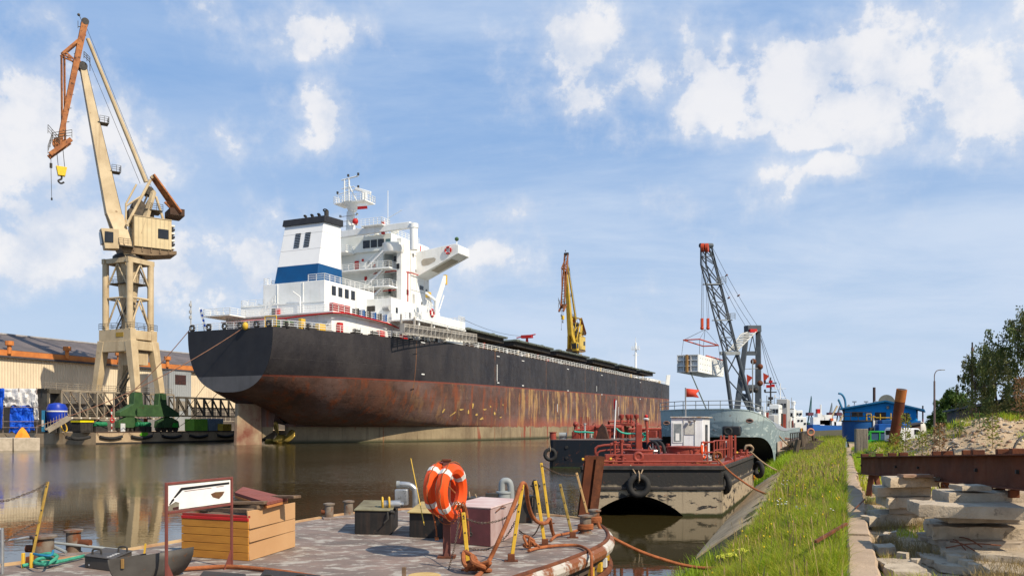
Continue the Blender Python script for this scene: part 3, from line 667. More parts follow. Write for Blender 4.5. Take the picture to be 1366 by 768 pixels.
# tanks, cabinets and plant
def qbox(name, label, cat, px0, px1, py0, x, depth, m, group=None, detail=None, z0=QZ):
    ya, yb = QP(px0, x), QP(px1, x); fr = Fr(QF.W((x, ya, z0)), TH); t = frthing(name, label, cat, fr, group); L_ = yb - ya
    zt = QF.hit((px0 + px1) / 2, py0, 0, x).z; h = zt - z0
    MB().bb(-depth, 0, 0, L_, .15, h).build('body', m, t, bev=.04)
    MB().bb(-depth + .1, -.05, .1, L_ - .1, 0, .15).build('skid', dark, t)
    g = MB(); k = 0
    while k * .7 < L_: g.bb(.0, .06, k * .7, k * .7 + .08, .25, h - .1); k += 1
    g.build('rib', m, t)
    return t, L_, h
t, L_, h = qbox('blue_cabinet', 'blue steel cabinet beside the blue round tank', 'cabinet', 52, 60, 547, QX - 3, 2, mat('cab_blue', (.03, .16, .30), (.02, .12, .22), 1, .5))
MB().bb(.06, .1, .3, L_ - .3, 1.0, 2.0).build('panel', lightgrey, t)
qbox('dark_blue_cabinet', 'dark blue cabinet just left of the round tank', 'cabinet', 60, 66, 547, QX - 4, 2, bluep)
p = QF.W((QX - 2.2, QP(76, QX - 2.2), QZ)); tk = thing('round_tank', 'round blue tank with a white band on legs at the truss end', 'tank', p)
MB().lathe([(1.0, 1.3), (1.45, 1.9), (1.5, 3.2), (1.5, 3.9), (1.2, 4.5), (.3, 4.75)], (0, 0, 0), 20).build('shell', mat('tank_blue', (.012, .045, .40), (.01, .035, .3), 1, .4), tk)
MB().lathe([(1.53, 3.3), (1.53, 3.5)], (0, 0, 0), 20).build('band', whiteplastic, tk)
for k in range(4): a = k * math.pi / 2 + .4; MB().cyl((1.2 * math.cos(a), 1.2 * math.sin(a), 0), (1.1 * math.cos(a), 1.1 * math.sin(a), 2), .1, n=6).build('leg', dark, tk)
g = MB(); g.torus((2.0, -1.6, .9), (1, 0, .3), .75, .08); tag(originize(g.build('yellow_hoop', yellow), (0, 0, 0)), 'yellow hoop guard in front of the round blue tank', 'guard'); bpy.data.objects['yellow_hoop'].location = p
g = MB(); g.beam(P(60, 573, 121), P(90, 555, 124), .35, .2); g.beam(P(64, 575, 121), P(94, 557, 124), .2, .5)
for k in range(8): c_ = P(60, 573, 121).lerp(P(90, 555, 124), k / 8); g.cyl(c_, c_ + V3((0, 0, 1)), .04, n=4)
mk('gangway', 'slanting gangway from the quay up to the light truss', 'gangway', g, trussm)
t, L_, h = qbox('generator', 'dark generator with a bright yellow lid on the quay edge', 'generator', 107, 124, 563, QX - 1.2, 2, dark)
MB().bb(-2.1, .1, -.1, L_ + .1, h, h + .3).build('lid', mat('lid_yellow', (.72, .62, .01), (.6, .5, .01), 1, .5), t)
for i, (a, b, lab) in enumerate(((126, 132, 'green motor drum right of the generator'), (134, 140, 'green motor drum left of the red and white pole'), (184, 190, 'green motor drum under the crane beam, left'), (193, 199, 'green motor drum under the crane beam, right'))):
    y = QP((a + b) / 2, QX - 1.5); fr = Fr(QF.W((QX - 1.5, y, QZ)), TH); t = frthing('electric_motor', lab, 'motor', fr, 'green motors on the quay')
    MB().lathe([(.35, -.7), (.42, -.6), (.42, .6), (.3, .75)], (0, 0, 1.35), 14, (0, 1, 0)).build('drum', mat('motor_green', (.02, .2, .08), (.015, .14, .06), 2, .5), t); MB().bb(-.5, .5, -.6, .6, 0, 1.0).build('plinth', dark, t)
y = QP(149, QX - .8); t = frthing('signal_pole', 'red and white signal pole with a lifebuoy on the quay edge', 'pole', Fr(QF.W((QX - .8, y, QZ)), TH))
for k in range(8): MB().cyl((0, 0, k * .5), (0, 0, k * .5 + .5), .09, n=7).build('band', redpipe if k % 2 else haz, t)
MB().torus((.12, 0, 2.0), (1, 0, 0), .36, .1, 18, 6).build('ring', redpipe, t)
y = QP(164, QX - .8); mb = MB(); mb.bb(-.25, .25, -.35, .35, 0, 1.5); o = mb.build('white_cabinet', whiteplastic, bev=.03); o.location = QF.W((QX - .8, y, QZ)); tag(o, 'small white cabinet on the quay beside the green bogie', 'cabinet')
t, L_, h = qbox('green_container', 'lime green ribbed container on the quay near the rudder', 'container', 259, 277, 558.5, QX - 2, 2.4, mat('lime', (.16, .36, .04), (.12, .28, .04), 1, .6), 'containers beside the rudder')
t, L_, h = qbox('blue_grey_container', 'blue-grey container between the lime container and the rudder', 'container', 279, 298, 558, QX - 2.2, 2.4, mat('bluegrey', (.17, .22, .28), (.13, .17, .22), 1, .6), 'containers beside the rudder')
qbox('yellow_crate', 'dirty yellow steel crate next to the rudder', 'crate', 297, 309, 565, QX - .9, 1.4, mat('dirty_yellow', (.42, .28, .03), (.3, .2, .03), 1, .7))
t, L_, h = qbox('storage_rack', 'rack with blue and white goods under the crane beam', 'rack', 180, 196, 556, QX - 6, 2, scaff)
for k in range(3): MB().bb(.07, .3, L_ * k / 3 + .1, L_ * (k + 1) / 3 - .1, h * .5, h * .9).build('goods', (bluep, whiteplastic, redp)[k], t)
# ------------------------------------------------------------------ the big ship
SFr = Fr((-44.4, 129.5, 0), TH)
ship = frthing('bulk_carrier', 'huge black and rust-red bulk carrier with white superstructure and blue-banded funnel', 'ship', SFr)
def SHX(px, py, y): return SFr.hit(px, py, 1, y)
def SHS(px, py, x): return SFr.hit(px, py, 0, x)
def interp(t, xs, ys): return float(np.interp(t, xs, ys))
def hull_mat():
    m = bpy.data.materials.new('ship_hull_paint'); m.use_nodes = True; nt = m.node_tree; N, K = nt.nodes, nt.links; b = N['Principled BSDF']
    tc = N.new('ShaderNodeTexCoord'); O = tc.outputs['Object']; sep = N.new('ShaderNodeSeparateXYZ'); K.new(O, sep.inputs[0])
    def put(s, v):
        if isinstance(v, (int, float)): s.default_value = v
        elif isinstance(v, tuple): s.default_value = v
        else: K.new(v, s)
    def ma(op, a, c=0, e=0):
        n = N.new('ShaderNodeMath'); n.operation = op; put(n.inputs[0], a); put(n.inputs[1], c); put(n.inputs[2], e); return n.outputs[0]
    def noi(sc, st=(1, 1, 1), det=6, ro=.6, dist=0):
        mp = N.new('ShaderNodeMapping'); mp.inputs['Scale'].default_value = st; K.new(O, mp.inputs[0])
        n = N.new('ShaderNodeTexNoise'); K.new(mp.outputs[0], n.inputs['Vector']); n.inputs['Scale'].default_value = sc; n.inputs['Detail'].default_value = det; n.inputs['Roughness'].default_value = ro; n.inputs['Distortion'].default_value = dist; return n.outputs[0]
    def mr(s, a, c, d=0, e=1):
        n = N.new('ShaderNodeMapRange'); put(n.inputs[0], s)
        for i, x in enumerate((a, c, d, e)): n.inputs[i + 1].default_value = x
        return n.outputs[0]
    def mix(f, a, c):
        n = N.new('ShaderNodeMix'); n.data_type = 'RGBA'; put(n.inputs[0], f); put(n.inputs[6], a if not isinstance(a, tuple) else (*a, 1)); put(n.inputs[7], c if not isinstance(c, tuple) else (*c, 1)); return n.outputs[2]
    y, z = sep.outputs[1], sep.outputs[2]
    fw = mr(y, 20, 90)                                     # scraped and rust-streaked forward of the poop
    b.inputs['Specular IOR Level'].default_value = .25; blk = mix(mr(noi(.25, (1, 1, .5)), .35, .65), (.020, .018, .021), (.042, .037, .037))
    blk = mix(ma('MULTIPLY', mr(noi(1.6, (1, 1, .07), 5, .7), .60, .76), mr(y, 25, 60, .25, .7)), blk, (.11, .085, .07))
    # pale scuffs
    blk = mix(ma('MULTIPLY', mr(noi(.9, (1, .6, 2), 9, .8), .66, .70), mr(y, 25, 45, .0, .6)), blk, (.28, .27, .26))
    red = mix(mr(noi(.30, (1, 1, .8), 6), .35, .65), (.125, .060, .042), (.070, .042, .034))
    red = mix(mr(noi(.10, (1, 1, 1.6), 3), .45, .70, 0, .75), red, (.185, .12, .105))
    red = mix(ma('MULTIPLY', mr(noi(.55, (1, 1, .3), 6, .65), .52, .64), .75), red, (.21, .058, .022))
    red = mix(ma('MULTIPLY', mr(noi(.5, (1, .8, .13), 8, .75), .52, .59), ma('MULTIPLY', fw, .9)), red, (.42, .25, .09))
    red = mix(ma('MULTIPLY', mr(noi(2.2, (1, 1, .05), 4, .6), .56, .72), .5), red, (.06, .025, .018))
    red = mix(ma('MULTIPLY', mr(noi(1.1, (1, 1, .35), 9, .8), .63, .645), fw), red, (.55, .40, .16))
    # band just above the old waterline is redder
    red = mix(ma('MULTIPLY', mr(ma('ADD', z, ma('MULTIPLY', noi(.3), 2)), 4.2, 6.4, 1, 0), mr(y, 40, 90, 0, .7)), red, (.30, .085, .05))
    foul = mix(mr(noi(.22, (1, 1, .6), 7), .35, .65), (.30, .235, .14), (.17, .125, .075))
    foul = mix(mr(noi(1.5, (1, 1, .05), 4, .7), .55, .72, 0, .7), foul, (.085, .055, .03))
    foul = mix(ma('MULTIPLY', mr(noi(.35, (1, 1, .1), 4), .60, .63), 1.0), foul, (.22, .06, .03))
    foul = mix(mr(z, .15, .7, 1, 0), foul, (.045, .045, .02))
    # boundaries
    zb = ma('ADD', 10.8, ma('MULTIPLY', y, .0118)); zbn = ma('ADD', zb, ma('MULTIPLY', ma('SUBTRACT', noi(1.5, (1, 1, .3)), .5), .25))
    up = mr(ma('SUBTRACT', z, zbn), -.03, .05)
    ln = ma('MULTIPLY', mr(ma('ABSOLUTE', ma('SUBTRACT', z, zb)), .10, .16, 1, 0), .8)
    fo = mr(ma('SUBTRACT', z, ma('ADD', 2.85, ma('MULTIPLY', ma('SUBTRACT', noi(.4, (1, 1, .5), 8, .75), .5), ma('MULTIPLY', fw, 2.2)))), -.05, .05)
    col = mix(fo, foul, red); col = mix(up, col, blk); col = mix(ln, col, (.20, .05, .03))
    # weld seams every block
    s1 = ma('MULTIPLY', mr(y, 6, 9), mr(ma('ABSOLUTE', ma('SUBTRACT', ma('FRACT', ma('DIVIDE', y, 29.5)), .5)), .495, .4985))
    col = mix(ma('MULTIPLY', s1, mr(noi(.6, (1, 1, 1), 3), .35, .6, .2, 1)), col, (.20, .085, .035))
    s2 = mr(ma('ABSOLUTE', ma('SUBTRACT', ma('FRACT', ma('DIVIDE', z, 2.7)), .5)), .488, .495)
    col = mix(ma('MULTIPLY', s2, .10), col, (.01, .01, .01))
    K.new(col, b.inputs['Base Color']); K.new(mr(noi(.7), .3, .7, .42, .65), b.inputs['Roughness'])
    bn = N.new('ShaderNodeBump'); bn.inputs['Strength'].default_value = .6; bn.inputs['Distance'].default_value = .18
    K.new(ma('ADD', noi(.8, (1, 1, .8), 5), ma('MULTIPLY', s2, -.25)), bn.inputs['Height']); K.new(bn.outputs[0], b.inputs['Normal'])
    return m
hullm = hull_mat()
# sections
BW = 18.4; LEN = 246
def zdeck(s): return interp(s, [0, 25, 45, 222, 230, LEN], [18.2, 18.5, 19.0, 19.0, 19.6, 20.4])
def wdeck(s): return interp(s, [0, 3, 8, 16, 26, 36, 46, 60, 214, 224, 232, 239, LEN], [8.6, 10.0, 11.9, 14.0, 16.0, 17.4, 18.2, BW, BW, 17.2, 14, 9, .5])
def wwat(s): return interp(s, [13.8, 17, 20, 28, 36, 46, 60, 214, 224, 232, 239, LEN], [.45, .8, 2.6, 8.6, 13.2, 17.0, BW, BW, 16.4, 11.5, 5.5, .3])
def zlow(s): return interp(s, [0, 3, 7, 10.5, 13.8, 20], [8.3, 7.3, 6.1, 5.0, 3.4, 2.95])
NS = 22
def section(s):
    zt, w, zl, hw = zdeck(s), wdeck(s), zlow(s), (wwat(s) if s >= 13.8 else 0)
    p = 2.5; pts = []
    for k in range(NS + 1):
        f = math.pi / 2 * k / NS; sn = math.sin(f) ** (2 / p); cs = max(math.cos(f), 0) ** (2 / p)
        pts.append((hw + (w - hw) * cs, zt - (zt - zl) * sn))
    return pts
ST = [0, 1.5, 3, 5, 7, 9, 11, 13.8] + [16, 18, 20, 23, 26, 30, 34, 38, 42, 46, 52, 60, 90, 120, 150, 180, 200, 210, 216, 220, 224, 228, 232, 236, 239, 242, 244.5, LEN]
g = MB()
for sd in (1, -1): g.grid([[V3((sd * h, s, z)) for (h, z) in section(s)] for s in ST])
for sd in (1, -1):
    g.grid([[V3((sd * wwat(s), s, zlow(s))), V3((sd * wwat(s), s, 1.0)), V3((sd * wwat(s), s, -1.5))] for s in ST if s >= 13.8])
g.add([(-.45, 13.8, 3.4), (.45, 13.8, 3.4), (.45, 13.8, -1.5), (-.45, 13.8, -1.5)], [(0, 1, 2, 3)])
g.build('hull', hullm, ship, ang=50)
# flat transom, black over grey
sec = section(0); zsp = 10.8
full = [(h, z) for h, z in sec] + [(-h, z) for h, z in sec[::-1][1:]]
def clip(poly, zc, above):
    out = []
    for (a, b) in zip(poly, poly[1:] + poly[:1]):
        ia, ib = (a[1] >= zc) == above, (b[1] >= zc) == above
        if ia: out.append(a)
        if ia != ib: t = (zc - a[1]) / (b[1] - a[1]); out.append((a[0] + (b[0] - a[0]) * t, zc))
    return out
MB().add([(h, -.03, z) for h, z in clip(full, zsp, True)], [tuple(range(len(clip(full, zsp, True))))]).build('transom', mat('transom_black', (.020, .020, .024), (.030, .029, .031), .3, .5, streak=.15), ship)
MB().add([(h, -.03, z) for h, z in clip(full, zsp, False)], [tuple(range(len(clip(full, zsp, False))))]).build('transom_underside', mat('transom_grey', (.115, .112, .115), (.09, .088, .09), .3, .6, streak=.3), ship)
g = MB(); st2 = [s for s in ST]
g.add([(wdeck(s) * sd - .25 * sd, s + .05, zdeck(s) - .02) for sd in (1, -1) for s in st2], [(i, i + 1, len(st2) + i + 1, len(st2) + i) for i in range(len(st2) - 1)])
g.build('deck', mat('deck_green', (.14, .15, .13), (.2, .09, .06), .6, .8), ship)
# rudder, propeller
g = MB(); g.prism([(-.35, 1.2, -1.5), (-.35, 7.2, -1.5), (-.35, 7.0, 6.6), (-.35, 1.6, 6.6)], (.7, 0, 0))
g.build('rudder', mat('rudder_paint', (.33, .25, .16), (.20, .09, .06), .35, .7, rust=((.17, .06, .04), .56, .4), bump=(.4, 2, .03)), ship, bev=.12)
g = MB(); g.prism([(-.3, 7.3, 1.0), (-.3, 9.8, 2.0), (-.3, 10.5, 5.6), (-.3, 7.1, 7.2)], (.6, 0, 0)); g.build('rudder_horn', hullm, ship)
prop = MB().lathe([(.25, -1.6), (.9, -.6), (1.0, .8), (.8, 1.6)], (0, 12.1, .6), 16, (0, 1, 0)).build('propeller', mat('bronze', (.42, .29, .06), (.30, .2, .05), 1, .35, metal=.5), ship)
for k in range(4):
    a = k * math.pi / 2 + .35; rows = []
    for i in range(7):
        r_ = .8 + 2.5 * i / 6; wd = 1.25 * math.sin(math.pi * (i + 1.2) / 8.2); tw = .9 - .09 * i
        rows.append([V3((math.cos(a) * r_ - math.sin(a) * u * wd * math.cos(tw), 12.1 + u * wd * math.sin(tw), .6 + math.sin(a) * r_ + math.cos(a) * u * wd * math.cos(tw))) for u in (-1, -.5, 0, .5, 1)])
    o = MB().grid(rows).build('blade', MATS['bronze'], prop); s_ = o.modifiers.new('t', 'SOLIDIFY'); s_.thickness = .12
# deck edge rails, fairleads, pipework along the deck
def edge(s, inset=.35, dz=0): return V3((wdeck(s) - inset, s, zdeck(s) + dz))
rl = MB(); rl.rail([edge(s) for s in (0.2, 4, 9, 16, 26, 34)], 1.1, 1.5, .045); rl.rail([V3((-8.3, .2, 18.2)), V3((8.3, .2, 18.2))], 1.1, 1.5, .045)
rl.rail([edge(s) for s in (46, 60, 214)], 1.1, 2.0, .055)
rl.build('railing', white, ship)
for i, x in enumerate((-8.0, -4.5, -1.2, 2.0, 5.2, 7.6)):
    o = MB().tube([(x + .42 * math.cos(a), .3, 18.75 + .45 * math.sin(a)) for a in [k * math.pi / 6 for k in range(12)]], .2, 6, True).build('fairlead', dark, ship)
for s in (3, 6.5, 15.5, 19.5, 24.5):
    e = edge(s, .7); g = MB()
    g.bb(e.x - .5, e.x + .5, e.y - 1.1, e.y + 1.1, e.z, e.z + .25)
    for d_ in (-.7, 0, .7): g.cyl((e.x, e.y + d_, e.z + .25), (e.x, e.y + d_, e.z + .85), .28, n=8)
    g.build('roller_fairlead', dark, ship)
for i in range(26):
    s = random.uniform(46, 212); e = edge(s, random.uniform(.6, 1.8)); c_ = random.choice((redp, greenp, lightgrey, cream, yellow, white, dark))
    g = MB(); h_ = random.uniform(.5, 1.3)
    if i % 2: g.cyl(e, e + V3((0, 0, h_)), .2, n=8); g.cyl(e + V3((0, 0, h_)), e + V3((0, 0, h_ + .25)), .34, n=8); g.build('vent_post', c_, ship)
    else: g.bb(e.x - .3, e.x + .3, e.y - .5, e.y + .5, e.z, e.z + h_); g.build('deck_locker', c_, ship, bev=.03)
g = MB()
for x in (15.4, 15.9, 16.3): g.cyl((x, 48, 19.7), (x, 212, 19.7), .14, n=7)
for s in range(50, 212, 6): g.bb(15.2, 16.5, s, s + .15, 19, 19.6)
g.build('deck_pipes', mat('pipe_beige', (.38, .33, .26), (.2, .12, .08), 1.5, .7), ship)
# white draught marks and pilot marks on the side
g = MB(); W_ = BW + .03
for s in (28.5, 60.5, 74, 104, 133, 176):
    g.bb(W_ - .02, W_ + .02, s - .7, s + .7, 17.9, 18.05); g.bb(W_ - .02, W_ + .02, s - .5, s + .5, 12.2, 12.4)
for s, z0, z1 in ((59.8, 12.6, 16.2), (96, 6.6, 8.6), (150, 6.2, 9.0), (128, 13.0, 14.6)): g.bb(W_, W_ + .03, s, s + .22, z0, z1)
g.build('hull_marks', white, ship)
g = MB()
for s in (7.5, 10.5, 14.5):
    x = wdeck(s) - .15
def hullx(y, z):
    sc = section(y); zs = [p[1] for p in sc][::-1]; hs = [p[0] for p in sc][::-1]
    return float(np.interp(z, zs, hs)) + .04
# yellow primer patches painted on the side plating
g = MB(); yx = BW + .035
for k, (px, py, w_, h_, a) in enumerate(((612, 552, 1.6, .35, .5), (620, 546, 1.3, .35, .1), (628, 549, .5, 1.2, .2), (633, 541, .6, 1.4, -.3), (638, 553, 1.2, .5, .2), (648, 546, 1.6, .4, .1), (645, 558, 1.3, .6, .3), (660, 551, .6, 1.1, 0), (655, 542, .5, .5, 0), (602, 548, .4, 1.5, -.6), (671, 540, .35, .8, 0), (668, 556, 1.0, .3, .2))):
    q = SHS(px, py, yx); n_ = 7; pts = []
    for j in range(n_): t = 2 * math.pi * j / n_; rr = 1 + .9 * mnoise.noise(V3((k * 3.1, j * 1.7, 0))); u, v = math.cos(t) * w_ * rr * .6, math.sin(t) * h_ * rr * .4; yy, zz = q.y + u * math.cos(a) - v * math.sin(a), q.z + u * math.sin(a) + v * math.cos(a); pts.append((hullx(yy, zz), yy, zz))
    g.add(pts, [tuple(range(n_))])
g.build('primer_patches', mat('yellow_primer', (.55, .38, .11), (.40, .25, .07), 2, .7, rust=((.16, .06, .035), .55, 1.5)), ship)
# hatches: coamings coloured dark for shade, with sideways opened covers
spans = [(49.5, 70), (75, 99), (103, 128), (133, 156), (160.5, 182), (186, 205)]
for (a, b) in spans:
    c = MB(); c.bb(-9, 8, a + 1.5, b - 1.5, 18.9, 21.0); co = c.build('hatch_coaming', hatchshade, ship)
    m1 = MB(); m1.hexa([V3(p) for p in ((-1, a, 22.7), (16.3, a, 22.7), (16.3, b, 22.7), (-1, b, 22.7), (-1, a, 23.2), (16.5, a, 23.1), (16.5, b, 23.1), (-1, b, 23.2))])
    hc = m1.build('hatch_cover', hatchm, ship, bev=.05)
    m2 = MB(); m2.bb(-1, 15.5, a + .3, b - .3, 21.7, 22.69); m2.build('cover_underside', hatchshade, hc)
    m3 = MB()
    for k in range(5):
        y_ = a + 1.5 + (b - a - 3) * k / 4; m3.bb(16.45, 16.7, y_, y_ + .25, 22.72, 23.0)
    m3.bb(14.2, 15.3, a + 3, a + 4.6, 23.15, 23.5); m3.bb(14.6, 15.2, b - 5, b - 4.2, 23.15, 23.6)
    m3.build('cover_fittings', hatchm, hc)
    for k in (a + 2, (a + b) / 2, b - 2): m4 = MB(); m4.bb(14.4, 14.7, k, k + .35, 19, 21.0); m4.build('cover_support', dark, hc)
MB().bb(-12, 13, 205, 225, 19, 21.2).build('forecastle', white, ship)
g = MB(); g.hexa([V3(p) for p in ((18.2, 214, 19), (17.0, 225, 19), (16.8, 225, 19), (18.0, 214, 19), (18.6, 214, 22.6), (17.4, 225, 23.4), (17.2, 225, 23.4), (18.4, 214, 22.6))]); g.build('bulwark', white, ship)
# fore mast
fm = SHX(848, 512, 218)
g = MB(); g.cyl((fm.x, 218, 19), (fm.x, 218, 36), .55, .35, n=8); m_ = g.build('fore_mast', white, ship)
g = MB(); g.bb(fm.x - 1.6, fm.x + 1.6, 217.4, 218.6, 33.2, 33.45); g.rail([(fm.x - 1.6, 217.4, 33.4), (fm.x + 1.6, 217.4, 33.4)], 1.1, .8, .06); g.cyl((fm.x - 1.3, 218, 31), (fm.x + 1.3, 218, 31), .12); g.cyl((fm.x, 218, 36), (fm.x, 218, 38), .1); g.build('mast_platform', white, m_)
# red derrick on deck
dk = SHX(703, 460, 100); g = MB()
g.cyl((dk.x - 1, 100, 19), (dk.x, 100, dk.z + 2.5), .2); g.cyl((dk.x + 1, 100, 19), (dk.x, 100, dk.z + 2.5), .2); g.bb(dk.x - 1.5, dk.x + 1.5, 99.4, 100.6, dk.z + 1.8, dk.z + 2.6); g.cyl((dk.x - 3, 100, dk.z + 2), (dk.x + 2.4, 100, dk.z + 2.7), .15)
g.build('deck_winch_post', redpipe, ship)
# ---------------- superstructure
sup = []
def blk(name, x0, x1, y0, y1, z0, z1, m=white, parent=ship, bev=.03): return MB().bb(x0, x1, y0, y1, z0, z1).build(name, m, parent, bev=bev)
shadedwhite = mat('shaded_white_wall', (.76, .78, .74), (.70, .73, .69), .5, .5, streak=.12)  # white paint with the greenish shade of the recesses put into its colour
aft = blk('poop_house', -11, 11.4, 11, 33, 18.1, 21.5)
g = MB(); g.bb(-11.8, 12.2, 10.2, 34, 21.5, 21.75); g.bb(-11.8, -6, 6.5, 10.19, 21.5, 21.75); g.build('poop_deck_slab', white, ship)
b2 = blk('engine_casing', -11.3, 7, 15, 36, 21.76, 24.3)
b3 = blk('upper_casing', -6.2, 7.0, 15, 30, 24.31, 27.9, bev=.03)
g = MB(); g.rail([(-11.8, 11.5, 21.7), (-11.8, 6.6, 21.7), (-6, 6.6, 21.7), (-6, 10.3, 21.7), (12.1, 10.3, 21.7), (12.1, 33, 21.7)], 1.1, 1.6, .05); g.rail([(-11.2, 30, 24.3), (-11.2, 15.1, 24.3), (-6.3, 15.1, 24.3)], 1.1, 1.5, .05)
g.rail([(3.5, 15.1, 27.9), (6.9, 15.1, 27.9), (6.9, 30, 27.9)], 1.1, 1.5, .05); g.rail([(-6.1, 20, 27.9), (-6.1, 15.1, 27.9), (-4.6, 15.1, 27.9)], 1.1, 1, .05); g.build('railing', white, ship)
# welded stiffener lines, pipes on the aft walls
g = MB()
for x in (-3, 2.5): g.bb(x - .06, x + .06, 14.9, 15, 21.8, 27.8)
g.bb(-11.2, 7.05, 14.88, 15, 24.2, 24.4); g.bb(-11, 11, 10.9, 11, 19.6, 19.68)
for x in (-8, -4.5, 0, 4, 8.5): g.bb(x - .05, x + .05, 10.9, 11, 18.3, 21.4)
g.build('wall_stiffeners', white, ship)
for z in (18.9,):
    for x in (-9, -5, 1.5, 6.5, 10): MB().bb(x - .4, x + .4, 10.85, 11, 18.2, 20.2).build('door', mat('door_white' + str(x), (.66, .67, .64), (.55, .56, .54), 2, .5), aft, bev=.04)
g = MB()
for s in (17.0, 18.9, 20.8, 22.7): MB().bb(7.0, 7.06, s, s + 1.15, 25.6, 27.2).build('window', darkglass, b3)
# red fire line
g = MB(); z = 21.25
g.tube([V3(p) for p in ((-11.0, 9.9, 20.9), (3, 9.9, 20.95), (8, 9.9, 21.2), (12.4, 10.0, 21.35), (12.4, 14, 21.75), (12.4, 26, 21.5), (12.4, 31, 20.9))], .13, 6)
for x in (-8, -3, 0, 3): g.cyl((x, 9.9, 21), (x, 9.9, 20.3), .09, n=5)
g.build('fire_main', redpipe, ship)
for x in (-3.6, 7.0, 7.35): pass
MB().bb(-3.2, -2.4, 14.6, 15, 22.5, 23.4).build('fire_box', redpipe, b2)
MB().bb(-4.0, -3.25, 14.6, 15, 22.4, 23.5).build('vent_louvre', dark, b2)
for k in range(3): MB().bb(11.2, 12.0, 10.6 + k * 1.75, 11.9 + k * 1.75, 21.8, 23.1).build('red_locker', redpipe, ship, bev=.05)
for k in range(6): MB().cyl((11.6, 17.5 + k * 1.75, 21.8), (11.6, 17.5 + k * 1.75, 23.0), .6, n=12).build('oil_drum', bluep if k % 2 else dark, ship)
for s, w_, c_ in ((12.6, .5, redpipe), (5.5, .5, yellow)): e = edge(s, 1.2); MB().bb(e.x - .3, e.x + .3, e.y - w_, e.y + w_, e.z, e.z + 1.7).build('fire_locker', c_, ship, bev=.03)
for s, c_ in ((2.0, greenp), (4.2, greenp), (9.8, yellow), (23, redpipe), (29, redpipe)):
    e = edge(s, 2.2); MB().bb(e.x - .6, e.x + .4, e.y - .8, e.y + .8, e.z, e.z + 1.25).build('winch', c_, ship, bev=.1)
# gangway board with yellow frame near the port stern corner
g = MB(); g.bb(6.2, 8.2, 1.2, 1.35, 18.5, 19.9); g.build('notice_board', whiteplastic, ship)
g = MB()
for (a, b) in (((6.1, 1.15, 18.4), (8.3, 1.15, 18.4)), ((8.3, 1.15, 18.4), (8.3, 1.15, 20)), ((8.3, 1.15, 20), (6.1, 1.15, 20)), ((6.1, 1.15, 20), (6.1, 1.15, 18.4))): g.cyl(a, b, .1, n=5)
for k in range(3): g.bb(6.5, 7.9, 1.1, 1.18, 18.75 + k * .38, 18.88 + k * .38)
g.build('board_frame', yellow, ship)
# stern ensign (blue and white stripes) on its staff
g = MB(); g.cyl((-5.6, .4, 18.3), (-6.4, .2, 22.0), .06, n=5); fs = g.build('ensign_staff', white, ship)
for k in range(8):
    u = k / 8; z_ = 21.6 - u * 3.2; MB().add([(-6.2 + u * .9, .1, z_), (-5.8 + u * 1.0, .1, z_ + .12), (-5.65 + u * 1.0, .1, z_ - .28), (-6.05 + u * .95, .1, z_ - .40)], [(0, 1, 2, 3)]).build('flag_stripe', mat('flag_blue' + str(k), (.03, .10, .45), None, 2, .8) if k % 2 == 0 else whiteplastic, fs)
g = MB(); g.cyl((-8.4, .4, 18.2), (-8.4, .4, 23.2), .1, n=6)
for z_ in (20.3, 21.2, 22.3): g.cyl((-8.4, .3, z_), (-8.4, .3, z_ + .45), .22, n=8)
g.build('stern_light_mast', lightgrey, ship)
# external stair with yellow treads on the aft wall
g = MB()
for k in range(9): g.bb(-1.6 + k * .28, -1.3 + k * .28, 8.6, 9.4, 18.4 + k * .35, 18.5 + k * .35)
g.build('yellow_stair', yellow, ship)
g = MB(); g.rail([(-4.5, 12, 21.7), (-1, 12, 24.3)], 1.0, .8, .05); g.cyl((-4.5, 12, 21.7), (-1, 12, 24.3), .15, n=5); g.cyl((2.2, 14.6, 21.8), (2.2, 14.6, 25.2), .12, n=6); g.cyl((2.2, 14.6, 25.2), (.8, 14.4, 26.2), .1, n=6); g.build('aft_stair', white, ship)
# funnel
FB, FT = 27.9, 39.2
def fun(z, e=0):
    t = (z - FB) / (FT - FB); a = 16 + 2.6 * t - e; b = 23.4 - .0 * t + e; hx_ = 4.55 - .3 * t + e; return [(-hx_, a, z), (hx_, a, z), (hx_, b, z), (-hx_, b, z)]
fn = MB().hexa(fun(FB) + fun(FT)).build('funnel', mat('funnel_white', (.80, .80, .79), (.76, .76, .75), .3, .45), ship, bev=.05)
MB().hexa(fun(28.0, .03) + fun(31.2, .03)).build('blue_band', bluestripe, fn, bev=.03)
def slab(z0, z1, e0, e1, dz=.9):   # black cap, higher forward
    p = fun(z0, e0) + fun(z1, e1); return [(x, y, z + (dz if i in (2, 3, 6, 7) else 0)) for i, (x, y, z) in enumerate(p)]
cap = MB().hexa(slab(38.7, 39.9, .35, .35, .3)).build('funnel_cap', blackp, fn, bev=.05)
for k in range(7):
    x = -1.2 + k * .75; y_ = 20.5 + (k % 2) * 1.2; g = MB(); r_ = .42 if k == 6 else .22; g.cyl((x, y_, 39.9), (x, y_, 40.8 + (k == 6) * .5), r_, n=10); g.torus((x - .1, y_ - .1, 40.8 + (k == 6) * .5), (0, .5, 1), r_, .12, 12, 5); g.build('exhaust_pipe', dark, cap)
for x0 in (-.95, 1.2):
    g = MB(); z0, z1 = 34.4, 37.2
    for k in range(9):
        zc = z0 + (z1 - z0) * (k + .5) / 9; p = fun(zc, .06)[0][1]; g.box((x0, p, zc), (1.15, .08, .17))
    g.build('louvre', darkglass, fn)
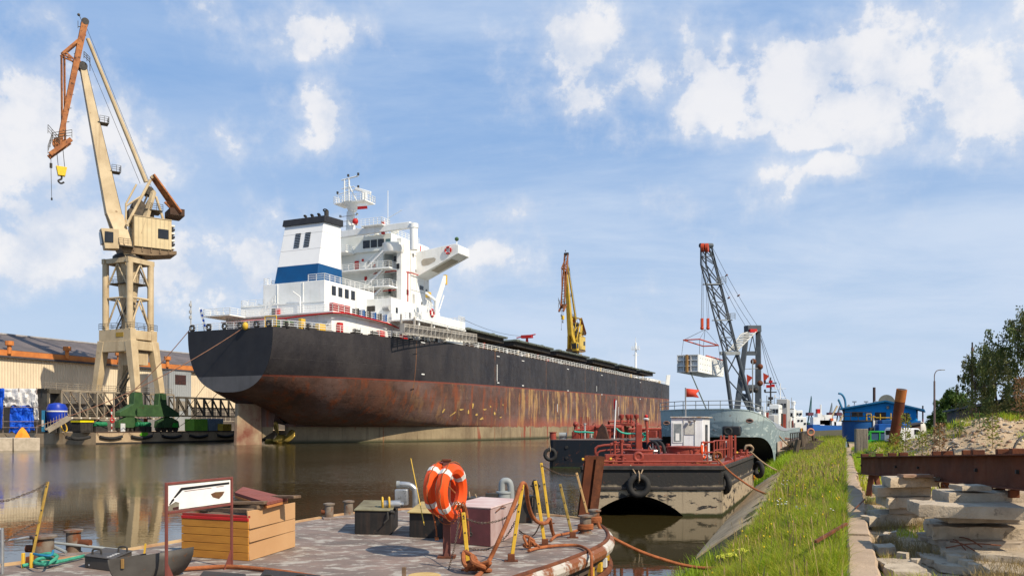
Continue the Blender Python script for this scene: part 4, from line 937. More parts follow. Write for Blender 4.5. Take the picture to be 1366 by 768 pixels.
# accommodation
acc = blk('accommodation_block', -9, 5.2, 36, 47, 24.3, 37.0, shadedwhite)
blk('accommodation_side', 5.21, 9.0, 39.3, 47.2, 18.9, 39.5)
blk('accommodation_base', -9, 12.2, 33, 47, 18.9, 23.4)
pier = blk('corner_pier', 8.2, 9.3, 36, 39.29, 23.41, 39.2)
wh = blk('wheelhouse', -9, 7.4, 35.4, 46, 37.01, 40.2, shadedwhite)
for i, (a, b) in enumerate(((484, 493), (494.5, 502.5), (504, 512))):
    p, q = SHX(a, 330, 35.3), SHX(b, 330, 35.3); MB().bb(p.x, q.x, 35.32, 35.4, 37.7, 39.2).build('window', darkglass, wh)
p, q = SHX(514.5, 330, 35.3), SHX(520.5, 330, 35.3); MB().bb(p.x, q.x, 35.32, 35.4, 37.7, 39.1).build('window', mat('window_pale', (.12, .2, .22), (.08, .12, .13), 2, .1), wh)
g = MB(); g.lathe([(1.9, 36.4), (2.1, 37.0), (2.1, 38.1)], (7.6, 35.8, 0), 20); g.build('bridge_balcony', white, ship)
g = MB()
for x0, x1, z_, y_ in ((-9, 9, 37.0, 32.6), (-9, 8.3, 33.3, 33.2), (-1, 8.3, 29.8, 33.2), (-5, 8.3, 26.5, 33.2), (-9, 12.2, 23.4, 31.5)):
    if z_ == 37.0: g.bb(-9, -1.2, y_, 35.9, z_ - .25, z_)
    else: g.bb(x0, x1, y_, 39.2 if z_ > 24 else 36, z_ - .3, z_)
g.build('balcony_slabs', white, ship)
g = MB()
for x0, x1, z_, y_ in ((-9, -1.2, 37.0, 32.7), (-9, 8.2, 33.3, 33.3), (-1, 8.2, 29.8, 33.3), (-5, 8.2, 26.5, 33.3)): g.rail([(x0, y_, z_), (x1, y_, z_), (x1, 36, z_)], 1.1, 1.3, .05)
g.rail([(-9, 36, 40.2), (-9, 35.5, 40.2), (7.3, 35.5, 40.2), (7.3, 46, 40.2)], 1.1, 1.3, .05); g.rail([(7, 24, 24.3), (7, 36, 24.3)], 1.1, 1.3, .05); g.rail([(12, 33, 23.4), (12, 31.6, 23.4), (-2, 31.6, 23.4)], 1.1, 1.3, .05)
g.build('balcony_railing', white, ship)
for (px, py) in ((531, 355), (527, 345), (517, 352), (520, 388), (517, 405), (492, 352)):
    p = SHX(px, py, 35.95); MB().bb(p.x - .3, p.x + .3, 35.88, 36, p.z - .5, p.z + .5).build('porthole', darkglass, acc)
for (px, py, w_, h_) in ((476, 355, .9, 2.0), (499, 353, .55, .8), (488, 372, .5, .9), (481, 395, .5, .9), (484, 347, .4, .4)):
    p = SHX(px, py, 35.9); MB().bb(p.x - w_ / 2, p.x + w_ / 2, 35.75, 35.98, p.z - h_ / 2, p.z + h_ / 2).build('fire_box', redpipe, acc, bev=.03)
g = MB()   # red pipes
for pts in (((3, 35.8, 32.7), (8.0, 35.8, 32.9), (9.4, 38, 32.9)), ((1, 35.8, 29.2), (8.0, 35.8, 29.2)), ((1, 35.8, 29.2), (1, 35.8, 26.6))): g.tube([V3(p) for p in pts], .1, 5)
g.cyl((9.4, 38.2, 25), (9.4, 38.2, 33), .1, n=5); g.cyl((9.4, 43, 33), (9.4, 43, 39), .1, n=5); g.cyl((9.4, 43, 33), (9.4, 38.2, 33), .1, n=5); g.build('fire_pipe', redpipe, ship)
for z_ in (33.3, 29.8, 26.5, 23.4):   # flights between balconies
    g = MB(); a, b = V3((2.5, 34.2, z_)), V3((6.6, 34.2, z_ + 3.2))
    for o_ in (-.45, .45): g.beam(a + V3((0, o_, 0)), b + V3((0, o_, 0)), .08, .3)
    for k in range(11): c_ = a.lerp(b, k / 11); g.bb(c_.x - .16, c_.x + .16, 33.8, 34.6, c_.z, c_.z + .05)
    for o_ in (-.5, .5): g.cyl(a + V3((0, o_, 1)), b + V3((0, o_, 1)), .04, n=5)
    g.build('stair_flight', white, ship)
for (s_, z_, w_, h_, m_) in ((40.6, 36.4, .4, .7, darkglass), (44.5, 36.2, .4, .7, darkglass), (40.6, 27.2, .8, 1.9, lightgrey), (44, 27.4, .4, .6, darkglass), (45.8, 30.2, .4, .6, darkglass), (41.6, 33.6, .5, .5, greym), (46.4, 24.9, .8, 1.9, lightgrey)): MB().bb(9.0, 9.06, s_, s_ + w_, z_, z_ + h_).build('side_opening', m_, acc)
for s_ in (39.8, 42.2, 46.6): MB().cyl((9.1, s_, 24), (9.1, s_, 39.2), .06, n=6).build('downpipe', white, acc)
for z_ in (26.5, 29.8, 33.3, 36.8): MB().bb(9.0, 9.05, 39.3, 47.2, z_, z_ + .09).build('deck_seam', lightgrey, acc)
for s_ in (16.2, 24.2, 27): MB().cyl((7.08, s_, 24.4), (7.08, s_, 27.8), .05, n=6).build('downpipe', white, b3)
for z_ in (30.9, 34.0, 37.0): a_ = fun(z_, .012); MB().hexa(a_ + fun(z_ + .05, .012)).build('weld_seam', lightgrey, fn)
MB().bb(7.0, 7.05, 28.6, 29.4, 24.4, 26.3).build('door', lightgrey, b3)
# starboard side house and boat deck
sh = blk('side_house', 5, 12.4, 27.5, 36, 21.76, 26.3)
blk('side_house_forward', 9.3, 12.2, 36.01, 46, 21.76, 25.8)
for s, z_ in ((29.3, 24.2), (34, 23.8), (38.2, 29)): MB().bb(12.4 if s < 36 else 9.0, 12.46 if s < 36 else 9.38, s - .35, s + .35, z_ - .5, z_ + .5).build('porthole', darkglass, sh)
MB().bb(7.2, 8.9, 27.42, 27.5, 24.0, 25.0).build('dark_panel', dark, sh)
MB().cyl((12.2, 27.3, 24.4), (10.9, 27.3, 24.4), .5).build('side_vent', lightgrey, sh)
g = MB(); g.bb(8, 17.6, 27.2, 47, 21.9, 22.2); g.bb(17.4, 17.65, 29.5, 46.5, 22.2, 23.7); g.bb(10.5, 17.6, 46.4, 46.65, 22.2, 23.7); g.build('boat_deck', white, ship, bev=.04)
g = MB(); g.rail([(12.6, 27.3, 22.2), (17.5, 27.3, 22.2), (17.5, 29.5, 22.2)], 1.1, 1, .05); g.rail([(17.5, 44, 23.7), (17.5, 46.6, 23.7), (13, 46.6, 23.7)], 1.0, 1, .05); g.build('railing', white, ship)
for s in (29, 34.5, 40, 45.8): MB().bb(17.0, 17.3, s, s + .35, 18.9, 21.9).build('deck_pillar', white, ship)
MB().bb(9.5, 13, 30, 46, 18.9, 21.8).build('shaded_house_wall', shadedwhite, ship)
for s in (32, 36.5, 41): MB().bb(13, 13.06, s, s + 2.6, 19.2, 21.3).build('opening', dark, ship)
for s, z_ in ((31.5, 22.9), (12.0, 0),):
    if z_: pass
# gangway / accommodation ladder along the deck edge
g = MB()
for x in (17.7, 18.5):
    for z_ in (19.3, 20.5, 20.9): g.beam((x, 22, z_ - .3), (x, 50, z_ + .7), .12, .16)
for k in range(19): s = 22 + k * 1.55; g.bb(17.65, 18.55, s, s + .12, 19.0 + k * .036 * 1.55, 20.7 + k * .036 * 1.55)
for s in (22.5, 27, 33, 39, 46): g.bb(17.3, 17.6, s, s + .3, 18.8, 22.4)
g.build('accommodation_ladder', mat('ladder_metal', (.46, .44, .40), (.30, .27, .23), 1, .6), ship)
MB().bb(16.6, 18.0, 38, 45, 19.0, 19.9).build('white_gangway_base', white, ship, bev=.05)
# bridge wings
def wing(sd):
    p = lambda px, py: SHX(px, py, 42)
    prof = [(8.9, 37.6), (17.6, 38.5), (18.5, 38.2), (18.5, 36.6), (8.9, 32.6)]
    w_ = MB().prism([V3((sd * x, 42, z)) for x, z in prof], (0, 4.6, 0)).build('bridge_wing', white, ship, bev=.05)
    g_ = MB()
    g_.prism([V3((sd * x, 41.97, z)) for x, z in ((10.3, 34.9), (10.2, 35.7), (10.7, 36.1), (13.0, 36.2), (13.5, 35.9), (13.3, 35.4), (11.8, 34.8), (10.8, 34.7))], (0, .02, 0)); g_.build('wing_opening', mat('opening_beige', (.40, .36, .30), (.33, .30, .25), 1, .7), w_)
    g_ = MB(); g_.hexa([V3((sd * x, y, z)) for x, y, z in ((12.0, 42.8, 33.81), (16.6, 42.8, 35.73), (16.6, 45.6, 35.73), (12.0, 45.6, 33.81), (12.0, 42.8, 33.86), (16.6, 42.8, 35.78), (16.6, 45.6, 35.78), (12, 45.6, 33.86))]); g_.build('underside_panel', MATS['opening_beige'], w_)
    MB().cyl((sd * 17.6, 43, 38.5), (sd * 17.6, 43, 39.3), .1).build('lamp_post', white, w_); MB().sphere((sd * 17.6, 43, 39.6), .42, 10, 6).build('navigation_lamp', greenp if sd > 0 else redpipe, w_)
    return w_
wing(1); wing(-1)
MB().bb(9.02, 9.08, 43.4, 44.8, 30.4, 31.2).build('window', darkglass, ship)
# main mast with radar
mx, my = -3.8, 38.0
g = MB(); g.lathe([(1.0, 40.2), (.8, 46)], (mx, my, 0), 12); g.lathe([(.8, 46), (1.1, 46.7), (2.2, 47.6)], (mx + .4, my, 0), 12); mst = g.build('radar_mast', white, ship)
g = MB(); g.bb(mx - 2.8, mx + 4.6, my - 1.8, my + 1.8, 47.4, 47.6); g.rail([(mx - 2.8, my - 1.8, 47.6), (mx + 4.6, my - 1.8, 47.6), (mx + 4.6, my + 1.8, 47.6), (mx - 2.8, my + 1.8, 47.6), (mx - 2.8, my - 1.8, 47.6)], 1.3, 1.0, .05); g.build('mast_platform', white, mst)
g = MB()
for dx in (-1.5, -.4): g.cyl((mx + dx, my, 47.6), (mx + dx, my, 52.78), .16, n=6)
g.cyl((mx + 1.6, my, 47.6), (mx - .3, my, 51.30), .14, n=6); g.cyl((mx - 2.2, my, 52.63), (mx + 1.8, my, 53.00), .14, n=6); g.cyl((mx - 2.2, my, 50.86), (mx + .8, my, 51.00), .1, n=6); g.cyl((mx - 3.2, my, 49.82), (mx + 1.8, my, 50.41), .09, n=6)
for k in range(10): g.cyl((mx - 1.5, my, 47.90 + k * .46), (mx - .4, my, 47.90 + k * .46), .06, n=4)
g.build('mast_frame', white, mst)
for q in ((mx - 3.2, my, 49.97), (mx + 1.8, my, 50.63), (mx + 1.8, my, 53.15), (mx - .6, my, 53.15)): MB().cyl(q, V3(q) + V3((0, 0, .45)), .22, n=8).build('mast_lamp', dark, mst)
g = MB(); g.cyl((mx + 3.0, my, 47.6), (mx + 3.0, my, 49.52), .35, n=8); g.cyl((mx + 3.6, my, 47.6), (mx + 3.6, my, 49.52), .2, n=8); g.build('radar_pedestal', white, mst)
MB().beam((mx + 1.2, my - .2, 50.49), (mx + 4.6, my + .3, 49.30), .45, .6).build('radar_scanner', white, mst, bev=.08)
MB().sphere((mx + 2.0, my - 1.3, 43.6), .6, 12, 8).build('red_ball', redpipe, mst)
g = MB()
for z_ in (42, 43, 44, 45): g.cyl((mx - 2, my - .8, z_), (mx + 2, my - .8, z_), .07, n=5); g.bb(mx - 2.1, mx - 1.8, my - 1, my - .6, z_ - .1, z_ + .35); g.bb(mx + 1.9, mx + 2.2, my - 1, my - .6, z_ - .1, z_ + .35)
g.build('mast_lights', lightgrey, mst)
fl = MB().add([(mx + 2.9, my - 1.9, 46.9), (mx + 5.2, my - 1.9, 46.6), (mx + 5.2, my - 1.9, 46.2), (mx + 2.9, my - 1.9, 46.3)], [(0, 1, 2, 3)]).build('white_flag_half', whiteplastic, mst)
MB().add([(mx + 2.9, my - 1.9, 46.3), (mx + 5.2, my - 1.9, 46.2), (mx + 5.3, my - 1.9, 45.6), (mx + 2.9, my - 1.9, 45.7)], [(0, 1, 2, 3)]).build('red_flag_half', redpipe, mst)
# provision crane on the roof
ca, cb_ = SHX(450, 314, 33.5), SHX(548, 301, 33.5)
g = MB(); g.beam(ca, (cb_.x, 33.5, cb_.z + .1), 1.0, 1.2, (0, 0, 1), .8, 1.2); pc = g.build('provision_crane', white, ship, bev=.05)
MB().lathe([(.75, 36), (.75, 40.0), (.85, 40.1), (.85, 40.9)], (cb_.x + .6, 33.6, 0), 14).build('crane_column', white, pc)
g = MB(); g.bb(2.6, 7.3, 32.2, 35, 41.1, 41.3); g.rail([(2.6, 32.2, 41.3), (7.3, 32.2, 41.3), (7.3, 35, 41.3), (2.6, 35, 41.3)], 1.2, .9, .05); g.build('crane_platform', white, pc)
for q, r_, h_ in (((1.0, 37, 40.2), .55, .9), ((3.0, 37, 40.2), .8, 1.0), ((-1.2, 38.5, 40.2), .35, 2), ((6.2, 38.5, 41.2), .9, 0)):
    g = MB(); g.cyl(q, V3(q) + V3((0, 0, h_ + .2)), r_ * .6, n=10); g.sphere(V3(q) + V3((0, 0, h_ + .3)), r_, 12, 8); g.build('satellite_dome', white, ship)
MB().cyl((5.6, 37, 40), (5.6, 37, 48.9), .07, n=5).build('whip_antenna', white, ship)
MB().cyl((5.6, 37, 43.5), (8.8, 37, 44.8), .06, n=5).build('antenna_arm', white, ship)
MB().bb(6.5, 7.0, 33.2, 33.8, 39.6, 42).build('orange_ladder', redpipe, ship)
# davit crane forward of the boat deck
dv = SHS(582, 425, 15.5)
g = MB(); g.cyl((15.5, dv.y, 22.2), (15.5, dv.y, 27.4), .4, n=10); g.beam((15.5, dv.y, 26.2), (15.5, dv.y + 3.6, 32.2), .5, .8); g.cyl((15.5, dv.y, 23.5), (15.5, dv.y + 3.0, 28.5), .12, n=6); g.beam((15.5, dv.y, 27), (15.5, dv.y - 4, 28), .3, .4)
dvo = g.build('stores_davit', white, ship)
MB().bb(15.2, 15.8, dv.y + 3.4, dv.y + 3.9, 30.7, 32.6).build('davit_hook', yellow, dvo)
g = MB(); s0 = 35
for k in range(4): g.beam((15, s0 + k * .9, 22.3), (15, s0 + 1.5 + k * .4, 28.5 - k * .6), .14, .2); g.beam((15, s0 + 3.6, 22.4 + k * 1.2), (15, s0 + .2, 23.2 + k * 1.3), .1, .12)
g.build('liferaft_cradle', white, ship)
MB().bb(14.6, 15.4, 36, 36.8, 27.4, 28.4).build('yellow_cap', yellow, ship)
for s in (40.5, 44): MB().bb(14.8, 16.2, s, s + 1.1, 22.2, 23.9).build('orange_raft', redp, ship, bev=.1)
# lifebuoys on the ship: one by the wing tip, one on the boat deck wall
lb = thing('ship_lifebuoy', 'small red and white lifebuoy fixed near the bridge wing tip', 'lifebuoy', SFr.W((16.3, 41.8, 37.3)), -TH, 'lifebuoys on the ship')
def ring(parent, Rr, r, m1, m2, ax=(0, 1, 0)):
    MB().torus((0, 0, 0), ax, Rr, r, 28, 8).build('ring', m1, parent)
    for k in range(4):
        a = k * math.pi / 2 + .78; axv = Vector(ax).normalized(); u = axv.cross(Vector((0, 0, 1))).normalized(); v = axv.cross(u)
        pts = [(u * math.cos(a + d) + v * math.sin(a + d)) * Rr for d in (-.12, -.04, .04, .12)]; MB().tube(pts, r * 1.05, 8).build('band', m2, parent)
ring(lb, .62, .17, redpipe, whiteplastic)
copy_tree(lb, SFr.W((17.75, 33, 23.9)), R(90) - TH, 'red and white lifebuoy above the boat deck edge of the ship')
# ------------------------------------------------------------------ mooring lines of the ship
def line(name, label, a, b, sg, r, m, grp='mooring ropes of the bulk carrier'):
    o = MB().tube(sag(a, b, sg, 16), r, 5).build(name, m); originize(o, a); return tag(o, label, 'mooring rope', grp)
mr1 = mat('orange_mooring', (.38, .20, .13), (.28, .14, .09), 1, .9)
line('mooring_rope', 'orange-brown mooring rope from the yellow fairlead down left across the crane legs', SFr.W((3.4, .1, 18.6)), QF.W((QX - 1.5, QP(50, QX - 1.5), 3.0)), 1.6, .07, mr1)
line('mooring_rope', 'orange-brown mooring rope from the port stern corner across the crane leg', SFr.W((-8.6, .3, 18.5)), QF.W((QX - 2, QP(118, QX - 2), 3.0)), 1.2, .07, mr1)
line('mooring_rope', 'steep dark rope left of the transom', SFr.W((-8.9, 6, 12)), QF.W((QX - 1.5, QP(226, QX - 1.5), 3)), .6, .05, chainm)
line('mooring_rope', 'second steep dark rope nearest the transom', SFr.W((-9, 8, 9.5)), QF.W((QX - 1.5, QP(240, QX - 1.5), 3)), .5, .05, chainm)
sh_ = MB().sphere((0, 0, 0), .45, 10, 8, 1.4).build('yellow_shackle', yellow); sh_.location = SFr.W((3.4, -.2, 18.5)); tag(sh_, 'yellow rat guard where the mooring rope leaves the stern', 'rope guard')
line('wire', 'thin wire with a dark weight running from the boat deck to the red post', SFr.W((17, 46, 24.5)), SFr.W((dk.x, 100, dk.z + 2.4)), 1.0, .04, dark, 'wires')
# ------------------------------------------------------------------ tyres
def tyre_parts(t, Rr=.30, r=.12, ax=(0, 1, 0)):
    ax = Vector(ax).normalized(); u = ax.cross(Vector((0, 0, 1))).normalized(); v = ax.cross(u); n = 32; prof = []
    for k in range(12): a = 2 * math.pi * k / 12; prof.append((Rr + math.cos(a) * r * (1.0 if math.cos(a) > 0 else .8), math.sin(a) * r * .95))
    mb = MB(); m = len(prof)
    vs = [(u * math.cos(2 * math.pi * i / n) + v * math.sin(2 * math.pi * i / n)) * (p[0] + (.012 if (p[0] > Rr + r * .7 and i % 2) else 0)) + ax * p[1] for i in range(n) for p in prof]
    mb.add(vs, [(i * m + k, ((i + 1) % n) * m + k, ((i + 1) % n) * m + (k + 1) % m, i * m + (k + 1) % m) for i in range(n) for k in range(m)])
    mb.build('tread', rubber, t)
def tyre(label, loc, rz=0, Rr=.30, r=.12, rope=None, group='tyre fenders'):
    t = thing('tyre_fender', label, 'tyre', loc, rz, group); tyre_parts(t, Rr, r)
    if rope:
        g = MB()
        for p in rope: g.tube([V3((0, 0, Rr - .05)), V3(p)], .022, 6)
        g.tube([V3((0, .14, Rr + .12)), V3((0, 0, Rr + .2)), V3((0, -.16, Rr + .1)), V3((0, -.16, Rr - .1)), V3((0, 0, Rr - .18)), V3((0, .14, Rr - .1)), V3((0, .14, Rr + .12))], .022, 6)
        g.build('hanging_rope', ropepale, t)
    return t
# ------------------------------------------------------------------ tarred barge with the arched stern
def barge_mat(name, top, mid, low, z1, z2):
    m = bpy.data.materials.new(name); m.use_nodes = True; nt = m.node_tree; N, K = nt.nodes, nt.links; b = N['Principled BSDF']
    tc = N.new('ShaderNodeTexCoord'); sep = N.new('ShaderNodeSeparateXYZ'); K.new(tc.outputs['Object'], sep.inputs[0]); z = sep.outputs[2]
    def put(s, v):
        if isinstance(v, (int, float)): s.default_value = v
        elif isinstance(v, tuple): s.default_value = (*v, 1)
        else: K.new(v, s)
    def noi(sc, st=(1, 1, 1), det=7, ro=.65):
        mp = N.new('ShaderNodeMapping'); mp.inputs['Scale'].default_value = st; K.new(tc.outputs['Object'], mp.inputs[0]); n = N.new('ShaderNodeTexNoise'); K.new(mp.outputs[0], n.inputs['Vector'])
        n.inputs['Scale'].default_value = sc; n.inputs['Detail'].default_value = det; n.inputs['Roughness'].default_value = ro; return n.outputs[0]
    def mr(s, a, c, d=0, e=1):
        n = N.new('ShaderNodeMapRange'); K.new(s, n.inputs[0])
        for i, x in enumerate((a, c, d, e)): n.inputs[i + 1].default_value = x
        return n.outputs[0]
    def ma(op, a, c):
        n = N.new('ShaderNodeMath'); n.operation = op
        for i, x in enumerate((a, c)):
            if isinstance(x, (int, float)): n.inputs[i].default_value = x
            else: K.new(x, n.inputs[i])
        return n.outputs[0]
    def mix(f, a, c): n = N.new('ShaderNodeMix'); n.data_type = 'RGBA'; put(n.inputs[0], f); put(n.inputs[6], a); put(n.inputs[7], c); return n.outputs[2]
    zz = ma('ADD', z, ma('MULTIPLY', ma('SUBTRACT', noi(1.2, (1, 1, .6)), .5), .5))
    col = mix(mr(zz, z1 - .05, z1 + .05), mid, top)
    col = mix(ma('MULTIPLY', mr(noi(1.6, (1, 1, 2.5)), .54, .58), mr(z, z1 + .1, z1 - .3)), col, top)
    col = mix(mr(noi(3, (1, 1, .8), 9, .8), .60, .64, 0, .85), col, (.19, .065, .03))
    col = mix(mr(noi(5, (1, 1, 3), 9, .8), .62, .66, 0, .7), col, tuple(min(1, x * 1.6) for x in mid))
    col = mix(mr(noi(4, (1, 1, .08), 4, .7), .55, .75, 0, .6), col, (.04, .03, .02))
    col = mix(mr(ma('ADD', z, ma('MULTIPLY', noi(3), .12)), z2 + .06, z2 + .12, 1, 0), col, low)
    K.new(col, b.inputs['Base Color']); b.inputs['Roughness'].default_value = .7; b.inputs['Specular IOR Level'].default_value = .2
    bn = N.new('ShaderNodeBump'); bn.inputs['Strength'].default_value = .6; bn.inputs['Distance'].default_value = .02; K.new(noi(9), bn.inputs['Height']); K.new(bn.outputs[0], b.inputs['Normal'])
    return m
tarhull = barge_mat('tarred_hull', (.028, .027, .027), (.33, .27, .19), (.03, .035, .012), .98, .06)
BT = 1.66
A0, A1, A2, A3 = V3((2.35, 27.5, 0)), V3((7.0, 27.5, 0)), V3((11.25, 38.4, 0)), V3((6.4, 40.3, 0))
bg = thing('work_barge', 'tarred black and beige work barge with arched stern and red deck gear', 'barge', A0)
def rel(p, o=bg): return V3(p) - o.location
g = MB()
front = [(0, .0), (0, BT), (4.65, BT), (4.65, -.4)] + [(4.65 - 1.35, -.4)]
arch = []
for k in range(17):
    t = k / 16; x = 3.35 - t * 3.05; arch.append((x, .02 + .66 * math.sin(math.pi * t) ** .85))
poly = [(-.05, -.4), (-.05, BT), (4.65, BT), (4.65, -.4), (3.4, -.4)] + arch + [(.25, -.4)]
n_ = len(poly); g.prism([V3((x, 0, z)) for x, z in poly], (0, .12, 0)); g.build('stern_plate', tarhull, bg, smooth=False)
g = MB()
rows = [[V3((x, .1, z)) for x, z in arch], [V3((.3 + (x - .3) * .92, 2.6, z * .55 - .15)) for x, z in arch], [V3((.5 + (x - .3) * .85, 3.6, -.6)) for x, z in arch]]
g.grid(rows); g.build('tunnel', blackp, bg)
g = MB()
for (p, q) in ((A1, A2), (A2, A3), (A3, A0)):
    p, q = rel(p), rel(q); dd = (q - p).normalized(); nn = V3((dd.y, -dd.x, 0)) * .0
    n2 = 10; g.grid([[p.lerp(q, i / n2) + V3((0, 0, z)) for z in (-.5, .3, .8, BT)] for i in range(n2 + 1)])
g.build('side_plating', tarhull, bg)
g = MB(); g.add([rel(p) + V3((0, 0, BT - .04)) for p in (A0, A1, A2, A3)], [(0, 1, 2, 3)]); g.build('deck', mat('barge_deck', (.12, .10, .085), (.17, .09, .07), 2, .8, rust=(RUST, .60, 3)), bg)
def wale(z, h, m, out=.07):
    g = MB()
    for (p, q) in ((A0, A1), (A1, A2), (A3, A0)):
        p, q = rel(p), rel(q); dd = (q - p).normalized(); nn = V3((dd.y, -dd.x, 0)); p2 = p + nn * out / 2 - dd * (.04 if p.length < .1 else 0); q2 = q + nn * out / 2 + dd * .03
        g.beam(p2 + V3((0, 0, z)), q2 + V3((0, 0, z)), out, h)
    return g.build('rubbing_strake', m, bg, bev=.015)
wale(BT - .05, .14, mat('wale_black', (.03, .029, .029), (.06, .05, .045), 4, .7)); wale(.93, .10, MATS['wale_black'], .06)
g = MB()
for (p, q) in ((A0, A1), (A1, A2), (A3, A0)):
    p, q = rel(p), rel(q); inn = (rel((A0 + A1 + A2 + A3) / 4) - (p + q) / 2).normalized() * .1; g.beam(p + inn + V3((0, 0, BT + .045)), q + inn + V3((0, 0, BT + .045)), .16, .07)
g.build('deck_stringer', redp, bg)
g = MB(); a, b_ = rel(A0) + V3((.3, .18, BT + .15)), rel(A1) + V3((-.1, .18, BT + .15)); g.cyl(a, b_, .03, n=8)
for k in range(17): c_ = a.lerp(b_, k / 16); g.cyl(c_, c_ - V3((0, 0, .14)), .02, n=5)
g.build('foot_rail', redp, bg)
MB().bb(.9, 4.3, 1.2, 1.5, BT, BT + .36).build('coaming', redp, bg, bev=.01)
MB().bb(2.1, 4.0, 1.5, 7.5, BT, BT + .30).build('hatch_trunk', redp, bg, bev=.02)
# ring chock with the tyre, bollards with yellow caps
def D(px, py, Y): return P(px, py, Y) - bg.location
g = MB(); g.torus(D(851.5, 609, 27.8), (0, 1, 0), .13, .06, 20, 8); g.bb(D(846, 0, 27.8).x, D(857, 0, 27.8).x, .2, .36, BT, BT + .13); g.build('ring_chock', redp, bg)
def twin(px, py, Y, name='mooring_bitts', cap=True):
    c_ = D(px, py, Y); z = BT; o = MB()
    o.bb(c_.x - .22, c_.x + .22, c_.y - .12, c_.y + .12, z, z + .04)
    for d_ in (-.12, .12): o.cyl((c_.x + d_, c_.y, z), (c_.x + d_, c_.y, z + .30), .06, n=10); o.cyl((c_.x + d_, c_.y, z + .30), (c_.x + d_, c_.y, z + .33), .08, n=10)
    o.cyl((c_.x - .26, c_.y, z + .2), (c_.x + .24, c_.y, z + .2), .04, n=8)
    b = o.build(name, redp, bg)
    if cap: MB().cyl((c_.x - .33, c_.y - .02, z + .2), (c_.x - .26, c_.y - .02, z + .2), .05, n=10).build('end_cap', yellow, b)
twin(789, 606, 28.3); twin(826, 600, 28.6); twin(838, 596, 29.5)
# tanks, drum wheel, vents, column
MB().lathe([(.48, 0), (.48, .42), (.52, .43), (.52, .47), (.2, .48)], (D(851, 0, 30).x + .15, 3.0, BT), 24).build('round_hatch', redp, bg)
MB().lathe([(.62, 0), (.62, .50), (.68, .51), (.68, .56), (.3, .58)], (D(914, 0, 31.5).x, 4.3, BT), 26).build('round_hatch', redp, bg)
cx_ = D(871, 0, 30).x + .1; g = MB(); g.torus((cx_, 3.1, BT + .40), (1, .55, 0), .36, .05, 30, 8)
g2 = MB()
for k in range(8): a = k * math.pi / 4; u = V3((-.48, .87, 0)) * math.cos(a) * .36 + V3((0, 0, .36 * math.sin(a))); g2.cyl((cx_, 3.1, BT + .4), V3((cx_, 3.1, BT + .4)) + u, .018, n=5)
w_ = g.build('winch_wheel', rubber, bg); g2.cyl((cx_ - .15, 3.05, BT + .4), (cx_ + .15, 3.15, BT + .4), .07); g2.build('spokes', chromem, w_)
g = MB(); g.torus((cx_ + .22, 3.3, BT + .38), (1, .55, 0), .38, .06, 30, 8); g.build('winch_wheel', rubber, bg)
c_ = D(852, 578, 32); MB().bb(c_.x - .12, c_.x + .12, c_.y - .1, c_.y + .1, BT, c_.z + .35).build('vent_column', redp, bg, bev=.02)
c_ = D(862, 560, 31); g = MB(); g.tube([V3((c_.x + .1, c_.y, BT)), V3((c_.x, c_.y, c_.z))], .05, 7); g.build('light_mast', redp, bg)
g = MB(); g.lathe([(.10, 0), (.12, .05), (.06, .08)], (c_.x, c_.y, c_.z), 12); g.build('lamp_base', whiteplastic, bg); MB().sphere((c_.x, c_.y, c_.z + .14), .07).build('red_lamp', redpipe, bg)
random.seed(3)
for (px, h_, Y, r_) in ((820, .75, 29.5, .05), (829, .8, 29.5, .06), (837, .55, 31, .09), (878, .5, 33, .12), (885, .42, 34, .10), (891, .6, 32, .05), (904, .35, 29.5, .05), (921, .4, 30.5, .03), (885, .28, 30, .06), (927, .45, 29.8, .07), (936, .35, 30.4, .05), (980, .3, 31, .05)):
    c_ = D(px, 0, Y); o = MB(); o.cyl((c_.x, c_.y, BT), (c_.x, c_.y, BT + h_), r_, n=9); o.cyl((c_.x, c_.y, BT + h_), (c_.x, c_.y, BT + h_ + .06), r_ * 1.5, n=9); o.build('vent_pipe', redp, bg)
for (x0, x1, y_, z_, r_) in ((1.1, 3.6, 2.4, .2, .05), (.9, 2.4, 2.9, .42, .035), (2.3, 4.3, 2.0, .12, .04), (2.7, 5.2, 6.5, .3, .06), (1.0, 2.6, 4.6, .55, .05), (2.5, 5.0, 3.4, .16, .04)):
    g = MB(); g.tube(curve([V3((x0, y_, BT)), V3((x0, y_, BT + z_)), V3((x1, y_, BT + z_)), V3((x1, y_, BT))], 5), r_, 8); g.build('deck_pipe', redp if r_ != .04 else lightgrey, bg)
g = MB(); g.rail([V3((1.2, 2.2, BT)), V3((1.9, 4.6, BT)), V3((3.3, 6.2, BT))], .72, .8, .022, 2); g.build('railing', redp, bg)
g = MB(); g.rail([D(936, 0, 30) * V3((1, 1, 0)) + V3((0, 0, BT)), D(951, 0, 30.5) * V3((1, 1, 0)) + V3((0, 0, BT)), D(953, 0, 33) * V3((1, 1, 0)) + V3((0, 0, BT)), D(980, 0, 36) * V3((1, 1, 0)) + V3((0, 0, BT))], .75, .45, .03, 2); g.build('railing', redp, bg)
for px in (962, 966, 973, 976, 981): c_ = D(px, 0, 35); MB().bb(c_.x - .04, c_.x + .04, c_.y, c_.y + .06, BT, BT + .95).build('rail_post', redp, bg)
MB().bb(D(967, 0, 35.4).x, D(971.5, 0, 35.4).x, 7.8, 7.86, BT + .45, BT + .75).build('white_plate', whiteplastic, bg)
for (px, py) in ((975, 606), (985, 603), (992, 600), (1000, 597)):
    t = (px - 963) / 42; c_ = rel(A1.lerp(A2, min(.97, max(.05, t * 1.05)))) + V3((-.2, 0, BT + .06)); g = MB(); g.lathe([(.14, -.05), (.14, .05)], c_, 12, (.4, .9, 0)); g.bb(c_.x - .1, c_.x + .1, c_.y - .15, c_.y + .15, BT, BT + .08); g.build('side_roller', redp, bg)
twin(992, 600, 35.5)
